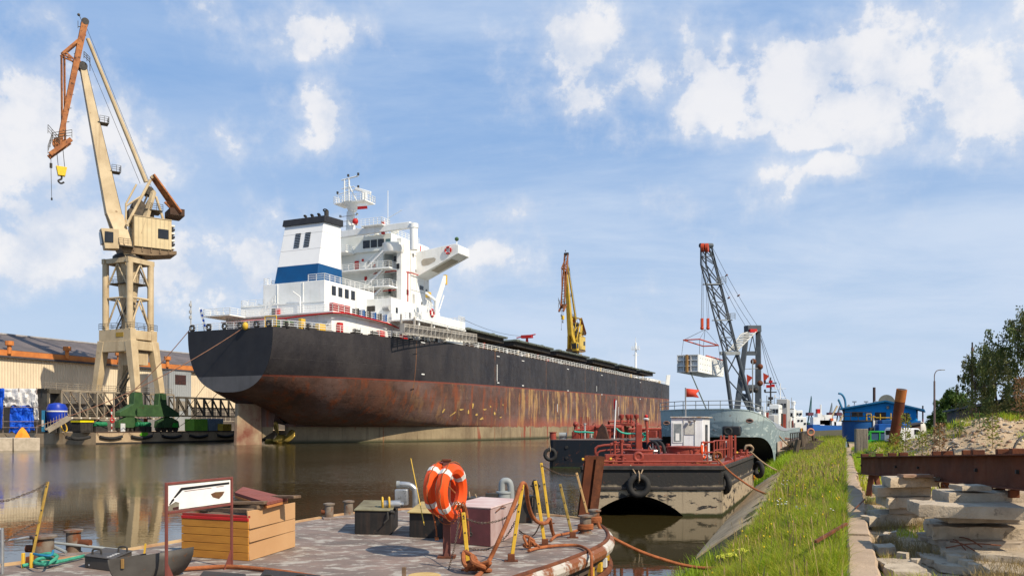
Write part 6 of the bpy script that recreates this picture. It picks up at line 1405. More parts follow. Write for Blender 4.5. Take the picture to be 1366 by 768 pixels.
for s_ in (0.04, .96): g.cyl(ex * s_ * 1.0 + ey * .28 + up + V3((0, 0, .12)) if 0 else ey * .3 + ex * s_ + up + V3((0, 0, .12)), ey * .98 + ex * s_ + up + V3((0, 0, .12)), .12, n=6)
g.build('lifting_bar', MATS['sheave_red937.5'], ld)
tl = MB().tube(sag(ld.location + ex * .4 - V3((0, 0, 0)), P(945, 552, 112), .0, 6), .09, 5).build('tag_line', mat('tag_line', (.10, .12, .10), None, 2, .8)); originize(tl, P(945, 552, 112)); tag(tl, 'dark vertical tag line hanging under the white box', 'rope')
# ------------------------------------------------------------------ right bank: frame x = across (0 at the kerb), y = along the quay
NF = Fr((0, 0, 0), R(22))
def wls(s): return -2.4 - .04 * s
def sst(a): a = max(0, min(1, a)); return a * a * (3 - 2 * a)
def gls(s): return wls(s) + 1.12
def n3(x, y, f, s=0): return mnoise.noise(V3((x * f, y * f, s)))
def bank_z(c, s):
    g = gls(s); w = wls(s)
    if c >= g: z = .80 + (1.38 - .80) * sst((c - g) / (0 - g)) ** .8
    else: z = .80 - (g - c) * .72
    return z + .05 * n3(c, s, 1.1) + .03 * n3(c, s, 3, 5)
MC, MS = 6.4, 43.0
def mound(c, s):
    a = ((c - MC) / 5.2); b = ((s - MS) / 7.0); d = math.sqrt(a * a + b * b)
    h = 2.05 * max(0, 1 - d ** 1.6) ** 1.0
    a2 = ((c - 11) / 4); b2 = ((s - 36) / 8); h = max(h, .35 * max(0, 1 - (a2 * a2 + b2 * b2)))
    a3 = (c - 1.6) / 1.7; b3 = (s - 50) / 4; h = max(h, .55 * max(0, 1 - a3 * a3 - b3 * b3))
    return h
def yard_z(c, s):
    h = mound(c, s)
    return 1.30 + .05 * n3(c, s, .8, 2) + .035 * n3(c, s, 2.5, 3) + h + (.16 * n3(c, s, 1.2, 7) + .10 * n3(c, s, 3.1, 8)) * min(1, h * 2)
g = MB(); ys = list(np.concatenate([np.arange(4, 30, .3), np.arange(30, 70, .7), np.arange(70, 420, 8)]))
g.grid([[V3((c, s, bank_z(c, s))) for c in [wls(s) - 1.0, wls(s) - .4, wls(s), wls(s) + .4, wls(s) + .8, gls(s)] + [gls(s) * (1 - k / 8) for k in range(1, 8)] + [0.0]] for s in ys])
earth = mat('bank_earth', (.10, .085, .035), (.06, .05, .022), 2, .95, bump=(1, 12, .05))
o = g.build('embankment', earth); o.rotation_euler = (0, 0, -R(22)); tag(o, kind='structure')
def gravel_mat():
    m = mat('yard_gravel', (.54, .40, .25), (.40, .29, .175), 1.1, .95, rust=((.13, .12, .05), .56, .9), bump=(1.0, 30, .05)); return m
gravel = gravel_mat()
g = MB(); ys = list(np.arange(4, 30, .22)) + list(np.arange(30, 62, .35)) + list(np.arange(62, 90, 2))
xs = list(np.arange(.33, 9, .22)) + list(np.arange(9, 20, .5))
g.grid([[V3((c, s, yard_z(c, s))) for c in xs] for s in ys]); o = g.build('ground', gravel); o.rotation_euler = (0, 0, -R(22)); tag(o, kind='structure')
g = MB(); g.add([(.33, -20, 1.2), (2200, -20, 1.2), (2200, 3500, 1.2), (.33, 3500, 1.2)], [(0, 1, 2, 3)])
o = g.build('far_ground', mat('far_ground', (.10, .11, .045), (.14, .13, .07), .05, .95)); o.rotation_euler = (0, 0, -R(22)); tag(o, kind='structure')
# concrete apron sloping into the water
random.seed(4)
g = MB(); ys = [18.8, 19.5, 21, 24, 28, 33, 40, 50, 70, 110]
rows = []
for i, s in enumerate(ys): w, q = wls(s) + (.0), gls(s); rows.append([V3((w - .9 + (.9 if i == 0 else (.35 if i == 1 else 0)), s, -.62 + (.60 if i == 0 else (.25 if i == 1 else 0)))), V3((w + .05, s + (0.15 if i == 0 else 0), .06)), V3(((w + q) / 2, s, .44)), V3((q + .1, s, .86)), V3((q + .6, s, .9))])
g.grid(rows); o = g.build('concrete_apron', mat('apron_concrete', (.46, .34, .20), (.30, .22, .13), 1.2, .9, rust=((.10, .085, .045), .60, 2.5), bump=(.8, 9, .03))); o.rotation_euler = (0, 0, -R(22)); tag(o, kind='structure')
s_ = o.modifiers.new('t', 'SOLIDIFY'); s_.thickness = .12; s_.offset = -1
# kerb in broken lengths
g = MB(); s = 4.0; random.seed(9)
while s < 60:
    l = random.uniform(2.2, 4.5) if s < 40 else 6; j = random.uniform(-.02, .02); z = 1.43 + random.uniform(-.015, .02); w = random.uniform(.33, .38)
    n_ = 9; L1_ = []; 
    for k in range(n_):
        y = s + (l - .03) * k / (n_ - 1); e1, e2 = .02 * n3(y, s, 2.5), .035 * n3(y, s + 9, 2.1)
        L1_.append([V3((.02 + j + e1, y, 1.05)), V3((.02 + j + e1, y, z - .02)), V3((.045 + j + e1, y, z)), V3((w + j + e2 - .03, y, z + .006 * n3(y, 1, 4))), V3((w + j + e2, y, z - .03)), V3((w + j + e2, y, 1.05))])
    g.grid(L1_); n0 = len(g.V); g.add(L1_[0], [tuple(range(6))]); g.add(L1_[-1], [tuple(range(6))]); s += l
kerbm = mat('kerb_concrete', (.42, .31, .215), (.32, .235, .16), 1.8, .9, rust=((.26, .20, .14), .60, 6), bump=(.9, 25, .015))
o = g.build('kerb', kerbm); o.rotation_euler = (0, 0, -R(22)); tag(o, kind='structure')

# ------------------------------------------------------------------ grass
def leaf_mat(name, c1, c2, sc=1.2, tr=.35):
    m = bpy.data.materials.new(name); m.use_nodes = True; nt = m.node_tree; N, K = nt.nodes, nt.links; N.clear()
    tc = N.new('ShaderNodeTexCoord'); n = N.new('ShaderNodeTexNoise'); n.inputs['Scale'].default_value = sc; n.inputs['Detail'].default_value = 6; K.new(tc.outputs['Object'], n.inputs['Vector'])
    mr_ = N.new('ShaderNodeMapRange'); K.new(n.outputs[0], mr_.inputs[0]); mr_.inputs[1].default_value = .38; mr_.inputs[2].default_value = .62
    mx = N.new('ShaderNodeMix'); mx.data_type = 'RGBA'; K.new(mr_.outputs[0], mx.inputs[0]); mx.inputs[6].default_value = (*c1, 1); mx.inputs[7].default_value = (*c2, 1)
    d = N.new('ShaderNodeBsdfPrincipled'); K.new(mx.outputs[2], d.inputs['Base Color']); d.inputs['Roughness'].default_value = .6; d.inputs['Specular IOR Level'].default_value = .3
    t = N.new('ShaderNodeBsdfTranslucent'); K.new(mx.outputs[2], t.inputs[0])
    ms = N.new('ShaderNodeMixShader'); ms.inputs[0].default_value = tr; K.new(d.outputs[0], ms.inputs[1]); K.new(t.outputs[0], ms.inputs[2])
    o = N.new('ShaderNodeOutputMaterial'); K.new(ms.outputs[0], o.inputs[0]); return m
rng = np.random.default_rng(3)
def fast_mesh(name, V, F4, m, F3=None):
    me = bpy.data.meshes.new(name); nv = len(V); nf = len(F4) + (0 if F3 is None else len(F3))
    me.vertices.add(nv); me.vertices.foreach_set('co', V.astype(np.float32).ravel())
    loops = F4.ravel() if F3 is None else np.concatenate([F4.ravel(), F3.ravel()])
    starts = np.arange(len(F4)) * 4
    if F3 is not None: starts = np.concatenate([starts, len(F4) * 4 + np.arange(len(F3)) * 3])
    me.loops.add(len(loops)); me.loops.foreach_set('vertex_index', loops.astype(np.int32)); me.polygons.add(nf); me.polygons.foreach_set('loop_start', starts.astype(np.int32))
    me.update(); me.validate(); me.materials.append(m); o = bpy.data.objects.new(name, me); COL.objects.link(o); return o
def blades(base, h, w, lean, seed=0):
    """base Nx3, h/w/lean N -> verts, quads, tris"""
    n = len(base); a = rng.uniform(0, 2 * np.pi, n); la = rng.uniform(0, 2 * np.pi, n)
    side = np.stack([np.cos(a), np.sin(a), np.zeros(n)], 1) * (w / 2)[:, None]
    ld = np.stack([np.cos(la), np.sin(la), np.zeros(n)], 1)
    mid = base + ld * (lean * .35 * h)[:, None] + np.array([0, 0, 1]) * (h * .55)[:, None]
    top = base + ld * (lean * h)[:, None] + np.array([0, 0, 1]) * (h * (1 - .25 * lean))[:, None]
    V = np.stack([base - side, base + side, mid + side * .75, mid - side * .75, top], 1).reshape(-1, 3)
    i = np.arange(n) * 5; F4 = np.stack([i, i + 1, i + 2, i + 3], 1); F3 = np.stack([i + 3, i + 2, i + 4], 1)
    return V, F4, F3
def bank_pts(n, s0, s1, clip=1.0):
    s = rng.uniform(s0, s1, n); u = rng.uniform(0, 1, n) ** .9; g = np.array([gls(x) for x in s]) + np.array([.06 + .22 * sst((x - 15) / 3) for x in s]) - .14 * np.array([n3(x, 1, .9) for x in s]); c = g * u * clip - .0
    z = np.array([bank_z(a, b) for a, b in zip(c, s)]); return np.stack([c, s, z - .02], 1)
grass1 = leaf_mat('grass_green', (.20, .36, .012), (.33, .42, .02), .9, .4)
grass2 = leaf_mat('grass_yellow', (.45, .42, .04), (.30, .36, .02), 1.4, .4)
grass3 = leaf_mat('grass_straw', (.36, .26, .11), (.26, .19, .07), 1.0, .2)
for (s0, s1, n, hh_, ww) in ((5.5, 11, 48000, .20, .0065), (11, 18, 48000, .22, .009), (18, 32, 44000, .24, .014), (32, 60, 32000, .30, .024), (60, 130, 16000, .36, .05)):
    for mt, fr_, hs in ((grass1, .58, .95), (grass2, .38, 1.1), (grass3, .04, 1.5)):
        if mt is grass3 and s0 > 20: hs = 1.35; fr_ = .09
        k = int(n * fr_); b = bank_pts(k, s0, s1); pn = np.array([n3(x, y, .6, 4) for x, y in b[:, :2]])
        p2 = np.array([n3(x, y, 2.6, 14) for x, y in b[:, :2]]); h = hh_ * hs * rng.uniform(.4, 1.35, k) * (1 + .9 * pn + .9 * p2)
        V, F4, F3 = blades(b, h, ww * rng.uniform(.6, 1.3, k) * (.6 if mt is grass3 else 1), rng.uniform(.15, 1.05, k) if mt is not grass3 else rng.uniform(.05, .4, k))
        o = fast_mesh('grass', V, F4, mt, F3); o.rotation_euler = (0, 0, -R(22)); tag(o, kind='stuff')
# seed heads on long stalks
k = 1500; b = np.concatenate([bank_pts(350, 8, 22), bank_pts(1150, 22, 60)]); h = rng.uniform(.22, .45, k); lean = rng.uniform(.1, .35, k); a = rng.uniform(0, 6.28, k)
tip = b + np.stack([np.cos(a) * lean * h, np.sin(a) * lean * h, h], 1); w = np.where(b[:, 1] < 22, .004, .008)
sv = np.stack([np.cos(a + 1.57) * w, np.sin(a + 1.57) * w, 0 * a], 1); hd = (tip - b) * .22
V = np.stack([b - sv, b + sv, tip + sv * .7, tip - sv * .7, tip - sv * 2.2, tip + sv * 2.2, tip + hd + sv * .6, tip + hd - sv * .6], 1).reshape(-1, 3); i = np.arange(k) * 8
o = fast_mesh('grass_seed_heads', V, np.concatenate([np.stack([i, i + 1, i + 2, i + 3], 1), np.stack([i + 4, i + 5, i + 6, i + 7], 1)]), grass3); o.rotation_euler = (0, 0, -R(22)); tag(o, kind='stuff')
# dry tufts and weeds in the yard
def yard_pts(n, c0, c1, s0, s1, thr=.1, f=.8, sd=20):
    c = rng.uniform(c0, c1, n * 4); s = rng.uniform(s0, s1, n * 4); k = np.array([n3(a, b, f, sd) for a, b in zip(c, s)]) > thr
    c, s = c[k][:n], s[k][:n]; return np.stack([c, s, np.array([yard_z(a, b) if a > 0 else bank_z(a, b) for a, b in zip(c, s)]) - .01], 1)
for (mt, n, c0, c1, s0, s1, thr, h_, w_, sd) in ((grass3, 16000, .4, 2.6, 8, 20, .0, .16, .006, 20), (grass1, 2600, -4.4, -2.6, 42, 62, -.5, .5, .03, 20), (grass1, 1200, -3.2, -2.0, 11, 15, -.5, .3, .012, 20), (grass1, 3500, .4, 3.5, 6, 22, .2, .12, .009, 31), (grass2, 3000, .4, 3.5, 8, 26, .15, .14, .009, 31),
                                               (grass2, 2600, 1.2, 8, 34, 50, .30, .28, .03, 41), (grass1, 2600, 1.2, 8, 33, 50, .30, .30, .03, 41), (grass3, 1500, 1, 9, 33, 50, .2, .3, .02, 44), (grass1, 5000, .4, 2.2, 30, 62, -.05, .26, .03, 47), (grass2, 3500, .4, 2.4, 22, 60, -.0, .26, .025, 48)):
    b = yard_pts(n, c0, c1, s0, s1, thr, .8, sd); k = len(b); V, F4, F3 = blades(b, h_ * rng.uniform(.5, 1.6, k), w_ * rng.uniform(.6, 1.3, k), rng.uniform(.1, .8, k))
    o = fast_mesh('weeds', V, F4, mt, F3); o.rotation_euler = (0, 0, -R(22)); tag(o, kind='stuff')
# stones: deformed octahedra, one heap of rubble
def stones(name, pts, sz, m):
    n = len(pts); O_ = np.array([(1, 0, 0), (0, 1, 0), (-1, 0, 0), (0, -1, 0), (0, 0, 1), (0, 0, -.6), (.62, .62, .45), (-.62, .62, .45), (-.62, -.62, .45), (.62, -.62, .45)], float)
    T = np.array([(0, 6, 9), (6, 1, 7), (7, 2, 8), (8, 3, 9), (6, 4, 9), (7, 4, 6), (8, 4, 7), (9, 4, 8), (0, 1, 6), (1, 2, 7), (2, 3, 8), (3, 0, 9), (0, 5, 1), (1, 5, 2), (2, 5, 3), (3, 5, 0)])
    S = sz[:, None, None] * rng.uniform(.55, 1.25, (n, 10, 1)) * rng.uniform(.6, 1.3, (n, 1, 3)); a = rng.uniform(0, 6.28, n); ca, sa = np.cos(a), np.sin(a)
    Vv = O_[None] * S; x = Vv[..., 0] * ca[:, None] - Vv[..., 1] * sa[:, None]; y = Vv[..., 0] * sa[:, None] + Vv[..., 1] * ca[:, None]
    V = np.stack([x, y, Vv[..., 2] * .7], 2) + pts[:, None]; F = (T[None] + (np.arange(n) * 10)[:, None, None]).reshape(-1, 3)
    o = fast_mesh(name, V.reshape(-1, 3), np.zeros((0, 4), int), m, F); o.rotation_euler = (0, 0, -R(22)); return tag(o, kind='stuff')
rubm = [mat('rubble_pale', (.56, .46, .33), (.40, .31, .22), 3, .95, bump=(.6, 30, .01)), mat('rubble_red', (.34, .21, .14), (.24, .15, .10), 3, .95), mat('rubble_grey', (.38, .32, .25), (.26, .21, .16), 3, .95)]
for i, m_ in enumerate(rubm):
    b = yard_pts(2600, .4, 12, 33, 56, -1, 1, 0); b = b[[mound(x, y) > .12 for x, y in b[:, :2]]]; stones('rubble', b, rng.uniform(.18, .36, len(b)) ** 2, m_)
    b = yard_pts(900, .36, 5, 5, 32, -1, 1, 0); stones('gravel', b, rng.uniform(.008, .045, len(b)), m_)
# leafy plants
def plant_mesh(n, h, r, ls, seed):
    random.seed(seed); V = []; F = []
    for k in range(n):
        t = random.random() ** .8; a = random.uniform(0, 6.28); rr = r * (1.05 - t * .6) * random.uniform(.25, 1); c = V3((math.cos(a) * rr, math.sin(a) * rr, h * (.08 + .92 * t)))
        u = V3((math.cos(a) + random.uniform(-.6, .6), math.sin(a) + random.uniform(-.6, .6), random.uniform(-.3, .9))).normalized(); v = u.cross(V3((random.uniform(-1, 1), random.uniform(-1, 1), 1))).normalized(); l = ls * random.uniform(.6, 1.3); i = len(V)
        V += [c - v * l * .22, c + u * l * .5 - v * l * .3, c + u * l, c + u * l * .5 + v * l * .3]; F.append((i, i + 1, i + 2, i + 3))
    return V, F
weedm = leaf_mat('weed_leaf', (.12, .19, .03), (.07, .12, .02), 3); weedy = leaf_mat('weed_leaf_yellow', (.26, .25, .04), (.15, .19, .03), 3); weedb = leaf_mat('weed_brown', (.20, .10, .05), (.24, .15, .06), 3, .2)
wp_ = []
for i in range(3):
    V, F = plant_mesh(150 + 60 * i, .8 + .35 * i, .30, .12, i); g = MB(); g.V = [tuple(v) for v in V]; g.F = F
    t = thing('weed_plant', 'x', 'plant', (0, 0, -50)); g.build('foliage', (weedm, weedy, weedb)[i], t, smooth=False); MB().cyl((0, 0, 0), (0, 0, .9 + .3 * i), .012, n=5).build('stem', weedb, t); wp_.append(t)
spots = [(.9, 34, 0, 'bushy green weed beside the wooden block post'), (1.5, 30, 1, 'yellowish weed at the foot of the leaning rusty pipe'), (2.3, 37.5, 1, 'tall yellow weed right of the rusty pipe'), (3.0, 38.5, 1, 'yellowish weed on the left flank of the rubble heap'), (3.6, 40, 0, 'green weed low on the left of the rubble heap'), (4.6, 40.5, 0, 'dark green weed in the middle of the rubble heap'), (5.3, 40, 0, 'dense green weed near the top of the rubble heap'), (5.5, 38, 1, 'yellow-green weed below the heap top'), (7.2, 42.5, 2, 'brown dock plant on the rubble heap crest'),
         (8.2, 39, 0, 'green weed on the right slope of the heap'), (8.7, 37, 0, 'small green weed on the lower right slope'), (9.1, 39.5, 1, 'tall yellow-green weed at the right of the heap'), (10, 40, 0, 'tall green weed at the right edge, left of two'), (10.7, 39, 0, 'tall green weed at the extreme right edge'), (2.7, 44, 1, 'weed clump behind the heap left side'), (3.4, 36, 2, 'reddish brown weed stalks left of the heap')]
for j, (c, s, k, lab) in enumerate(spots):
    p = NF.W((c, s, yard_z(c, s) - .03)); o = wp_[k] if not any(q_ is wp_[k] for q_ in [x for x in []]) and wp_[k].location.z < -40 else copy_tree(wp_[k]); o.location = p; o.rotation_euler = (0, 0, j * 1.3); o.scale = (1, 1, 1 + .3 * math.sin(j)); o['label'] = lab; o['group'] = 'weeds round the rubble heap'
# yellow umbels and small flowers at the bottom of the bank
ump = thing('umbel_plant', 'pale yellow-green umbel flowers hanging over the water at the near corner of the bank', 'plant', G(978, 760, .75) )
random.seed(2)
for (px, py) in ((963, 743), (971, 741), (979, 740), (990, 734), (991, 751)):
    c = P(px, py, 12.3) - ump.location; g = MB()
    for k in range(60): a = random.uniform(0, 6.28); r_ = random.random() ** .5 * .09; g.sphere(c + V3((math.cos(a) * r_, math.sin(a) * r_, .03 - r_ * .35 + random.uniform(-.01, .015))), .011, 5, 4)
    g.build('flower_head', mat('umbel' + str(px), (.50, .50, .06), (.38, .42, .05), 20, .8), ump)
    g = MB(); g.tube(curve([c - V3((-.15, .1, .45)), c - V3((-.05, 0, .2)), c], 4), .006, 5); g.build('stem', weedm, ump)
for (px, py, col, n, lab) in ((1043, 684, (.72, .70, .62), 9, 'white flower cluster in the middle of the grass bank'), (1068, 690, (.20, .25, .60), 4, 'two blue flower heads in the grass'), (1049, 652, (.62, .60, .52), 5, 'pale flower head high in the grass'), (1100, 700, (.62, .6, .5), 4, 'single pale flower low in the grass')):
    p = G(px, py + 6, 1.25); t = thing('wild_flower', lab, 'flower', p, 0, 'flowers in the grass bank'); fm_ = mat('petal' + str(px), col, tuple(x * .8 for x in col), 10, .8)
    for k in range(n): d_ = V3((random.uniform(-.13, .13), random.uniform(-.1, .1), .28 + random.uniform(-.05, .08))); MB().sphere(d_, .018, 6, 4, .5).build('flower_head', fm_, t); MB().cyl((d_.x * .3, d_.y * .3, 0), d_, .004, n=4).build('stem', weedm, t)
for k in range(60):
    pass
g = MB(); random.seed(8)
for k in range(110): c, s = random.uniform(-1.8, -.1), random.uniform(8, 45); g.sphere((c, s, bank_z(c, s) + random.uniform(.22, .42)), .010 + s * .0005, 5, 3)
o = g.build('yellow_blossom', mat('buttercup', (.62, .46, .02), (.55, .4, .02), 5, .8)); o.rotation_euler = (0, 0, -R(22)); tag(o, kind='stuff')
st_ = MB().beam(G(1088, 722, 1.62), G(1129, 698, 1.62), .035, .035).build('rusty_bar', rusty); originize(st_, G(1088, 722, 1.62)); tag(st_, 'short reddish bar lying on the grass beside the kerb', 'bar')
b2_ = MB().beam(G(1141, 678, 1.5), G(1154, 665, 1.5), .02, .02).build('thin_rod', rusty); originize(b2_, G(1141, 678, 1.5)); tag(b2_, 'thin rusty rod lying across the kerb', 'rod')

# ------------------------------------------------------------------ concrete slabs
def slab(label, pts, z0, z1, seed, m=None, name='concrete_slab', group='broken concrete slabs', rough=.02, tilt=0):
    """pts: plan polygon (world xy, ccw) of a broken slab; ragged edges"""
    random.seed(seed); c = sum((V3((p[0], p[1], 0)) for p in pts), V3()) / len(pts); c.z = z0; out = []
    P_ = [V3((p[0], p[1], 0)) for p in pts]
    for a, b in zip(P_, P_[1:] + P_[:1]):
        k = max(2, int((b - a).length / .09))
        for j in range(k): q = a.lerp(b, j / k); out.append(q + V3((n3(q.x + seed, q.y, 5), n3(q.x, q.y + seed, 5), 0)) * rough * 1.6 + V3((random.uniform(-.3, .3), random.uniform(-.3, .3), 0)) * rough * .5)
    mb = MB(); n = len(out); rings = []
    for (zz, sc_, rr) in ((z0, .99, .2), (z0 + (z1 - z0) * .12, 1.0, .25), (z0 + (z1 - z0) * .6, 1.0, .4), (z1 - .014, 1.0, .3), (z1, .99, .1)):
        cc = V3((c.x, c.y, 0)); rings.append([cc + (q - cc) * sc_ + V3((random.uniform(-rough, rough) * rr, random.uniform(-rough, rough) * rr, zz + random.uniform(-.008, .008) * (0 if zz == z0 else 1) + tilt * (q.x - c.x))) for q in out])
    vs = [p for r_ in rings for p in r_]; fs = [(i * n + j, i * n + (j + 1) % n, (i + 1) * n + (j + 1) % n, (i + 1) * n + j) for i in range(4) for j in range(n)] + [tuple(range(n))[::-1], tuple(4 * n + j for j in range(n))]
    mb.add(vs, fs); o = mb.build(name, m or slabm, ang=28); originize(o, c); return tag(o, label, 'slab', group)
def quad_px(px0, px1, y_front, z, depth, th=R(0)):
    """plan quad from the front top edge seen in the photo at height z"""
    a, b = G(px0, y_front, z), G(px1, y_front, z); d = V3((math.sin(th), math.cos(th), 0)) * depth; return [(a.x, a.y), (b.x, b.y), (b.x + d.x, b.y + d.y), (a.x + d.x, a.y + d.y)]
Z0 = 1.34
def SLB(label, px0, y0, px1, y1, ztop, th_, depth, seed, ang=R(20), **k):
    a, b = G(px0, y0, ztop), G(px1, y1, ztop); d = V3((math.sin(ang), math.cos(ang), 0)) * depth
    return slab(label, [(a.x, a.y), (b.x, b.y), (b.x + d.x, b.y + d.y), (a.x + d.x, a.y + d.y)], ztop - th_, ztop, seed, **k)
# left stack of four
SLB('bottom slab of the left stack, half buried', 1173, 686, 1246, 684, 1.52, .20, .9, 1, R(12))
SLB('thin dark packing slab under the left stack', 1186, 678, 1240, 677, 1.62, .095, .7, 2, R(25), m=MATS['rubble_grey'])
SLB('wide lowest visible slab of the left stack with chipped front', 1186, 665, 1250, 662, 1.80, .17, 1.05, 3, R(15), rough=.035)
SLB('middle slab of the left stack, sticking out to the left', 1170, 650, 1241, 649, 1.965, .155, .75, 4, R(18))
SLB('top slab of the left stack with broken light front', 1188, 637, 1252, 636, 2.14, .16, .65, 5, R(12), rough=.04)
SLB('small brown slab piece lying on top of the left stack', 1206, 633, 1246, 633, 2.19, .045, .3, 6, R(5), m=MATS['rubble_red'])
# right stack
SLB('big base slab of the right stack with a rust mark', 1262, 735, 1400, 745, 1.47, .15, 1.2, 7, R(17), rough=.03)
SLB('dark layer of broken slab with rusty bars in the right stack', 1268, 722, 1400, 722, 1.55, .09, .9, 8, R(0), m=MATS['rubble_grey'], rough=.05)
SLB('jagged slab with a bright chipped face in the right stack', 1244, 702, 1400, 704, 1.71, .17, 1.0, 9, R(22), rough=.05)
SLB('dark spacer slab under the long upper slabs', 1266, 690, 1360, 690, 1.83, .07, .6, 10, R(10), m=MATS['rubble_grey'])
SLB('long rounded slab sticking out left of the right stack', 1227, 673, 1400, 678, 2.02, .15, .8, 11, R(15))
SLB('top slab of the right stack with a clean straight edge', 1267, 657, 1400, 657, 2.14, .15, .7, 12, R(10), rough=.02)
SLB('thin pale slab end on top of the right stack', 1284, 648, 1322, 648, 2.23, .06, .4, 13, R(5))
SLB('flat slab on the ground at the bottom of the picture', 1190, 762, 1242, 764, 1.40, .10, 1.0, 14, R(14), rough=.03)
SLB('flat slab on the ground at the bottom right', 1252, 752, 1400, 770, 1.385, .09, 1.0, 15, R(12), rough=.03)
SLB('small square chunk beside the kerb', 1171, 730, 1195, 729, 1.42, .10, .35, 16, R(15))
SLB('light broken chunk in the dry grass', 1172, 714, 1186, 712, 1.46, .16, .5, 17, R(35), rough=.05)
SLB('grey chunk between kerb and dry grass', 1163, 690, 1172, 689, 1.50, .15, .4, 18, R(0), rough=.05)
random.seed(12)
for (px, py, s_, lab) in ((1277, 748, .09, 'pale chip in front of the base slab, left'), (1290, 752, .07, 'pale chip in front of the base slab, middle'), (1300, 756, .06, 'pale chip in front of the base slab, right'), (1205, 741, .06, 'stone by the small square chunk'), (1258, 700, .11, 'dark stone left of the jagged slab'), (1222, 748, .05, 'small stone above the flat slab')):
    p = G(px, py, 1.4); slab(lab, [(p.x + s_ * 1.2 * math.cos(a + random.uniform(-.2, .2)), p.y + s_ * 1.4 * math.sin(a)) for a in (0, 1.1, 2.3, 3.4, 4.6)], 1.33, 1.38 + s_, int(px), name='concrete_chunk', group='loose concrete chunks', rough=.012)
random.seed(21)
for k, (a, b, lab) in enumerate((((1268, 722), (1300, 734), 'bent rusty bar in the right stack, nearest'), ((1280, 716), (1310, 729), 'rusty bar crossing the dark layer'), ((1262, 730), (1335, 727), 'long rusty bar lying along the dark layer'), ((1272, 719), (1288, 733), 'short rusty bar at the left of the dark layer'))):
    rope('reinforcing_bar', lab, [G(*a, 1.58), (G(*a, 1.59) + G(*b, 1.57)) / 2 + V3((0, .03, .03)), G(*b, 1.56)], .008, rusty, 'rusty bars in the right slab stack', 5)
rope('bent_wire', 'bent rusty wire loop hanging off the left stack, outer', [P(1252, 646, 13.6), P(1254, 655, 13.5), P(1250, 662, 13.5), P(1248, 668, 13.5)], .012, rusty, 'bent wires by the slab stacks', 5)
rope('bent_wire', 'bent rusty wire between the two stacks', [P(1258, 645, 13.2), P(1263, 650, 13.1), P(1266, 660, 13.1)], .012, rusty, 'bent wires by the slab stacks', 5)

# ------------------------------------------------------------------ rusty beam
Lb, Rb = V3((9.15, 21.6, 0)), V3((5.9, 8.4, 0)); zl_, zr_ = 1.75, 2.28; hb_ = .45
bm = thing('steel_beam', 'long heavy rusty steel beam lying over the concrete slabs', 'beam', Lb)
a_, c_ = V3((0, 0, zl_)), Rb - Lb + V3((0, 0, zr_)); dx = (c_ - a_).normalized(); sd = dx.cross(V3((0, 0, 1))).normalized()
g = MB(); g.beam(a_ + V3((0, 0, hb_ / 2)), c_ + V3((0, 0, hb_ / 2)), .02, hb_ - .03); g.build('web', rustbeam, bm)
for z, nm in ((.011, 'bottom_flange'), (hb_ - .011, 'top_flange')): g = MB(); g.beam(a_ + V3((0, 0, z)), c_ + V3((0, 0, z)), .24, .022); g.build(nm, rustbeam, bm, bev=.004)
for (px, py, w) in ((1136, 0, 0),): pass
def onb(px, up=0):   # parameter along the beam at a pixel column
    best = min(range(201), key=lambda k: abs(CX + FP * (Lb + (Rb - Lb) * k / 200).x / (Lb + (Rb - Lb) * k / 200).y - px)); return a_.lerp(c_, best / 200)
for px, w in ((1153, .32), (1173, .1), (1190, .18), (1205, .2), (1250, .14), (1263, .2), (1291, .14), (1304, .2), (1339, .16), (1358, .2)):
    q = onb(px); g = MB(); g.box(q + V3((0, 0, hb_ + .035)), (w * .6, .16, .07), math.atan2(dx.y, dx.x)); g.build('stub_bracket', rusty, bm, bev=.006)
for px in (1190, 1260, 1283, 1290, 1300, 1318, 1333, 1352):
    q = onb(px); g = MB(); g.box(q + V3((0, 0, -.06)), (.07, .12, .10), math.atan2(dx.y, dx.x)); g.build('stub_bracket', rusty, bm, bev=.006)
for px in (1150, 1196, 1226, 1305, 1361):
    q = onb(px); t_ = (q - a_).length / (c_ - a_).length; g = MB(); s2 = sd if sd.x < 0 else -sd; g.box(q + V3((0, 0, hb_ * .5)) + s2 * .02, (.05, .05, .05), math.atan2(dx.y, dx.x)); g.build('web_stud', dark, bm)
for (p0_, p1_) in ((1160, 1166), (1166, 1172)):
    q = onb(p0_ + 3); MB().beam(q + V3((0, 0, 0)), q + V3((-.12 if p0_ == 1160 else .05, -.1, -.5)), .14, .05).build('leg', rusty, bm)
g = MB()
for px, r_ in ((1257, .0), (1270, 0)): pass
q = onb(1268) + V3((0, 0, hb_)); g.tube([q + V3((dx * -.0)) + dx * (math.cos(a) * .2) + V3((0, 0, math.sin(a) * .13)) for a in [k * math.pi / 8 for k in range(9)]], .012, 6); g.build('bent_loop', dark, bm)
q = onb(1349) + V3((0, 0, hb_)); g = MB(); g.tube(curve([q, q + V3((.1, .05, .16)), q + V3((.25, .1, .24)), q + V3((.5, .1, .28))], 5), .016, 6); g.build('bent_loop', dark, bm)
q = onb(1197) + V3((0, 0, hb_ + .03)); g = MB(); g.torus(q + V3((0, 0, .06)), (1, .3, .2), .1, .025, 12, 6); g.torus(q + V3((.12, 0, .03)), (.2, .3, 1), .1, .025, 12, 6); g.box(q + V3((-.1, 0, .04)), (.2, .1, .06), .4)
mk('shackle', 'grey shackle lying on top of the rusty beam', 'shackle', g, greym)

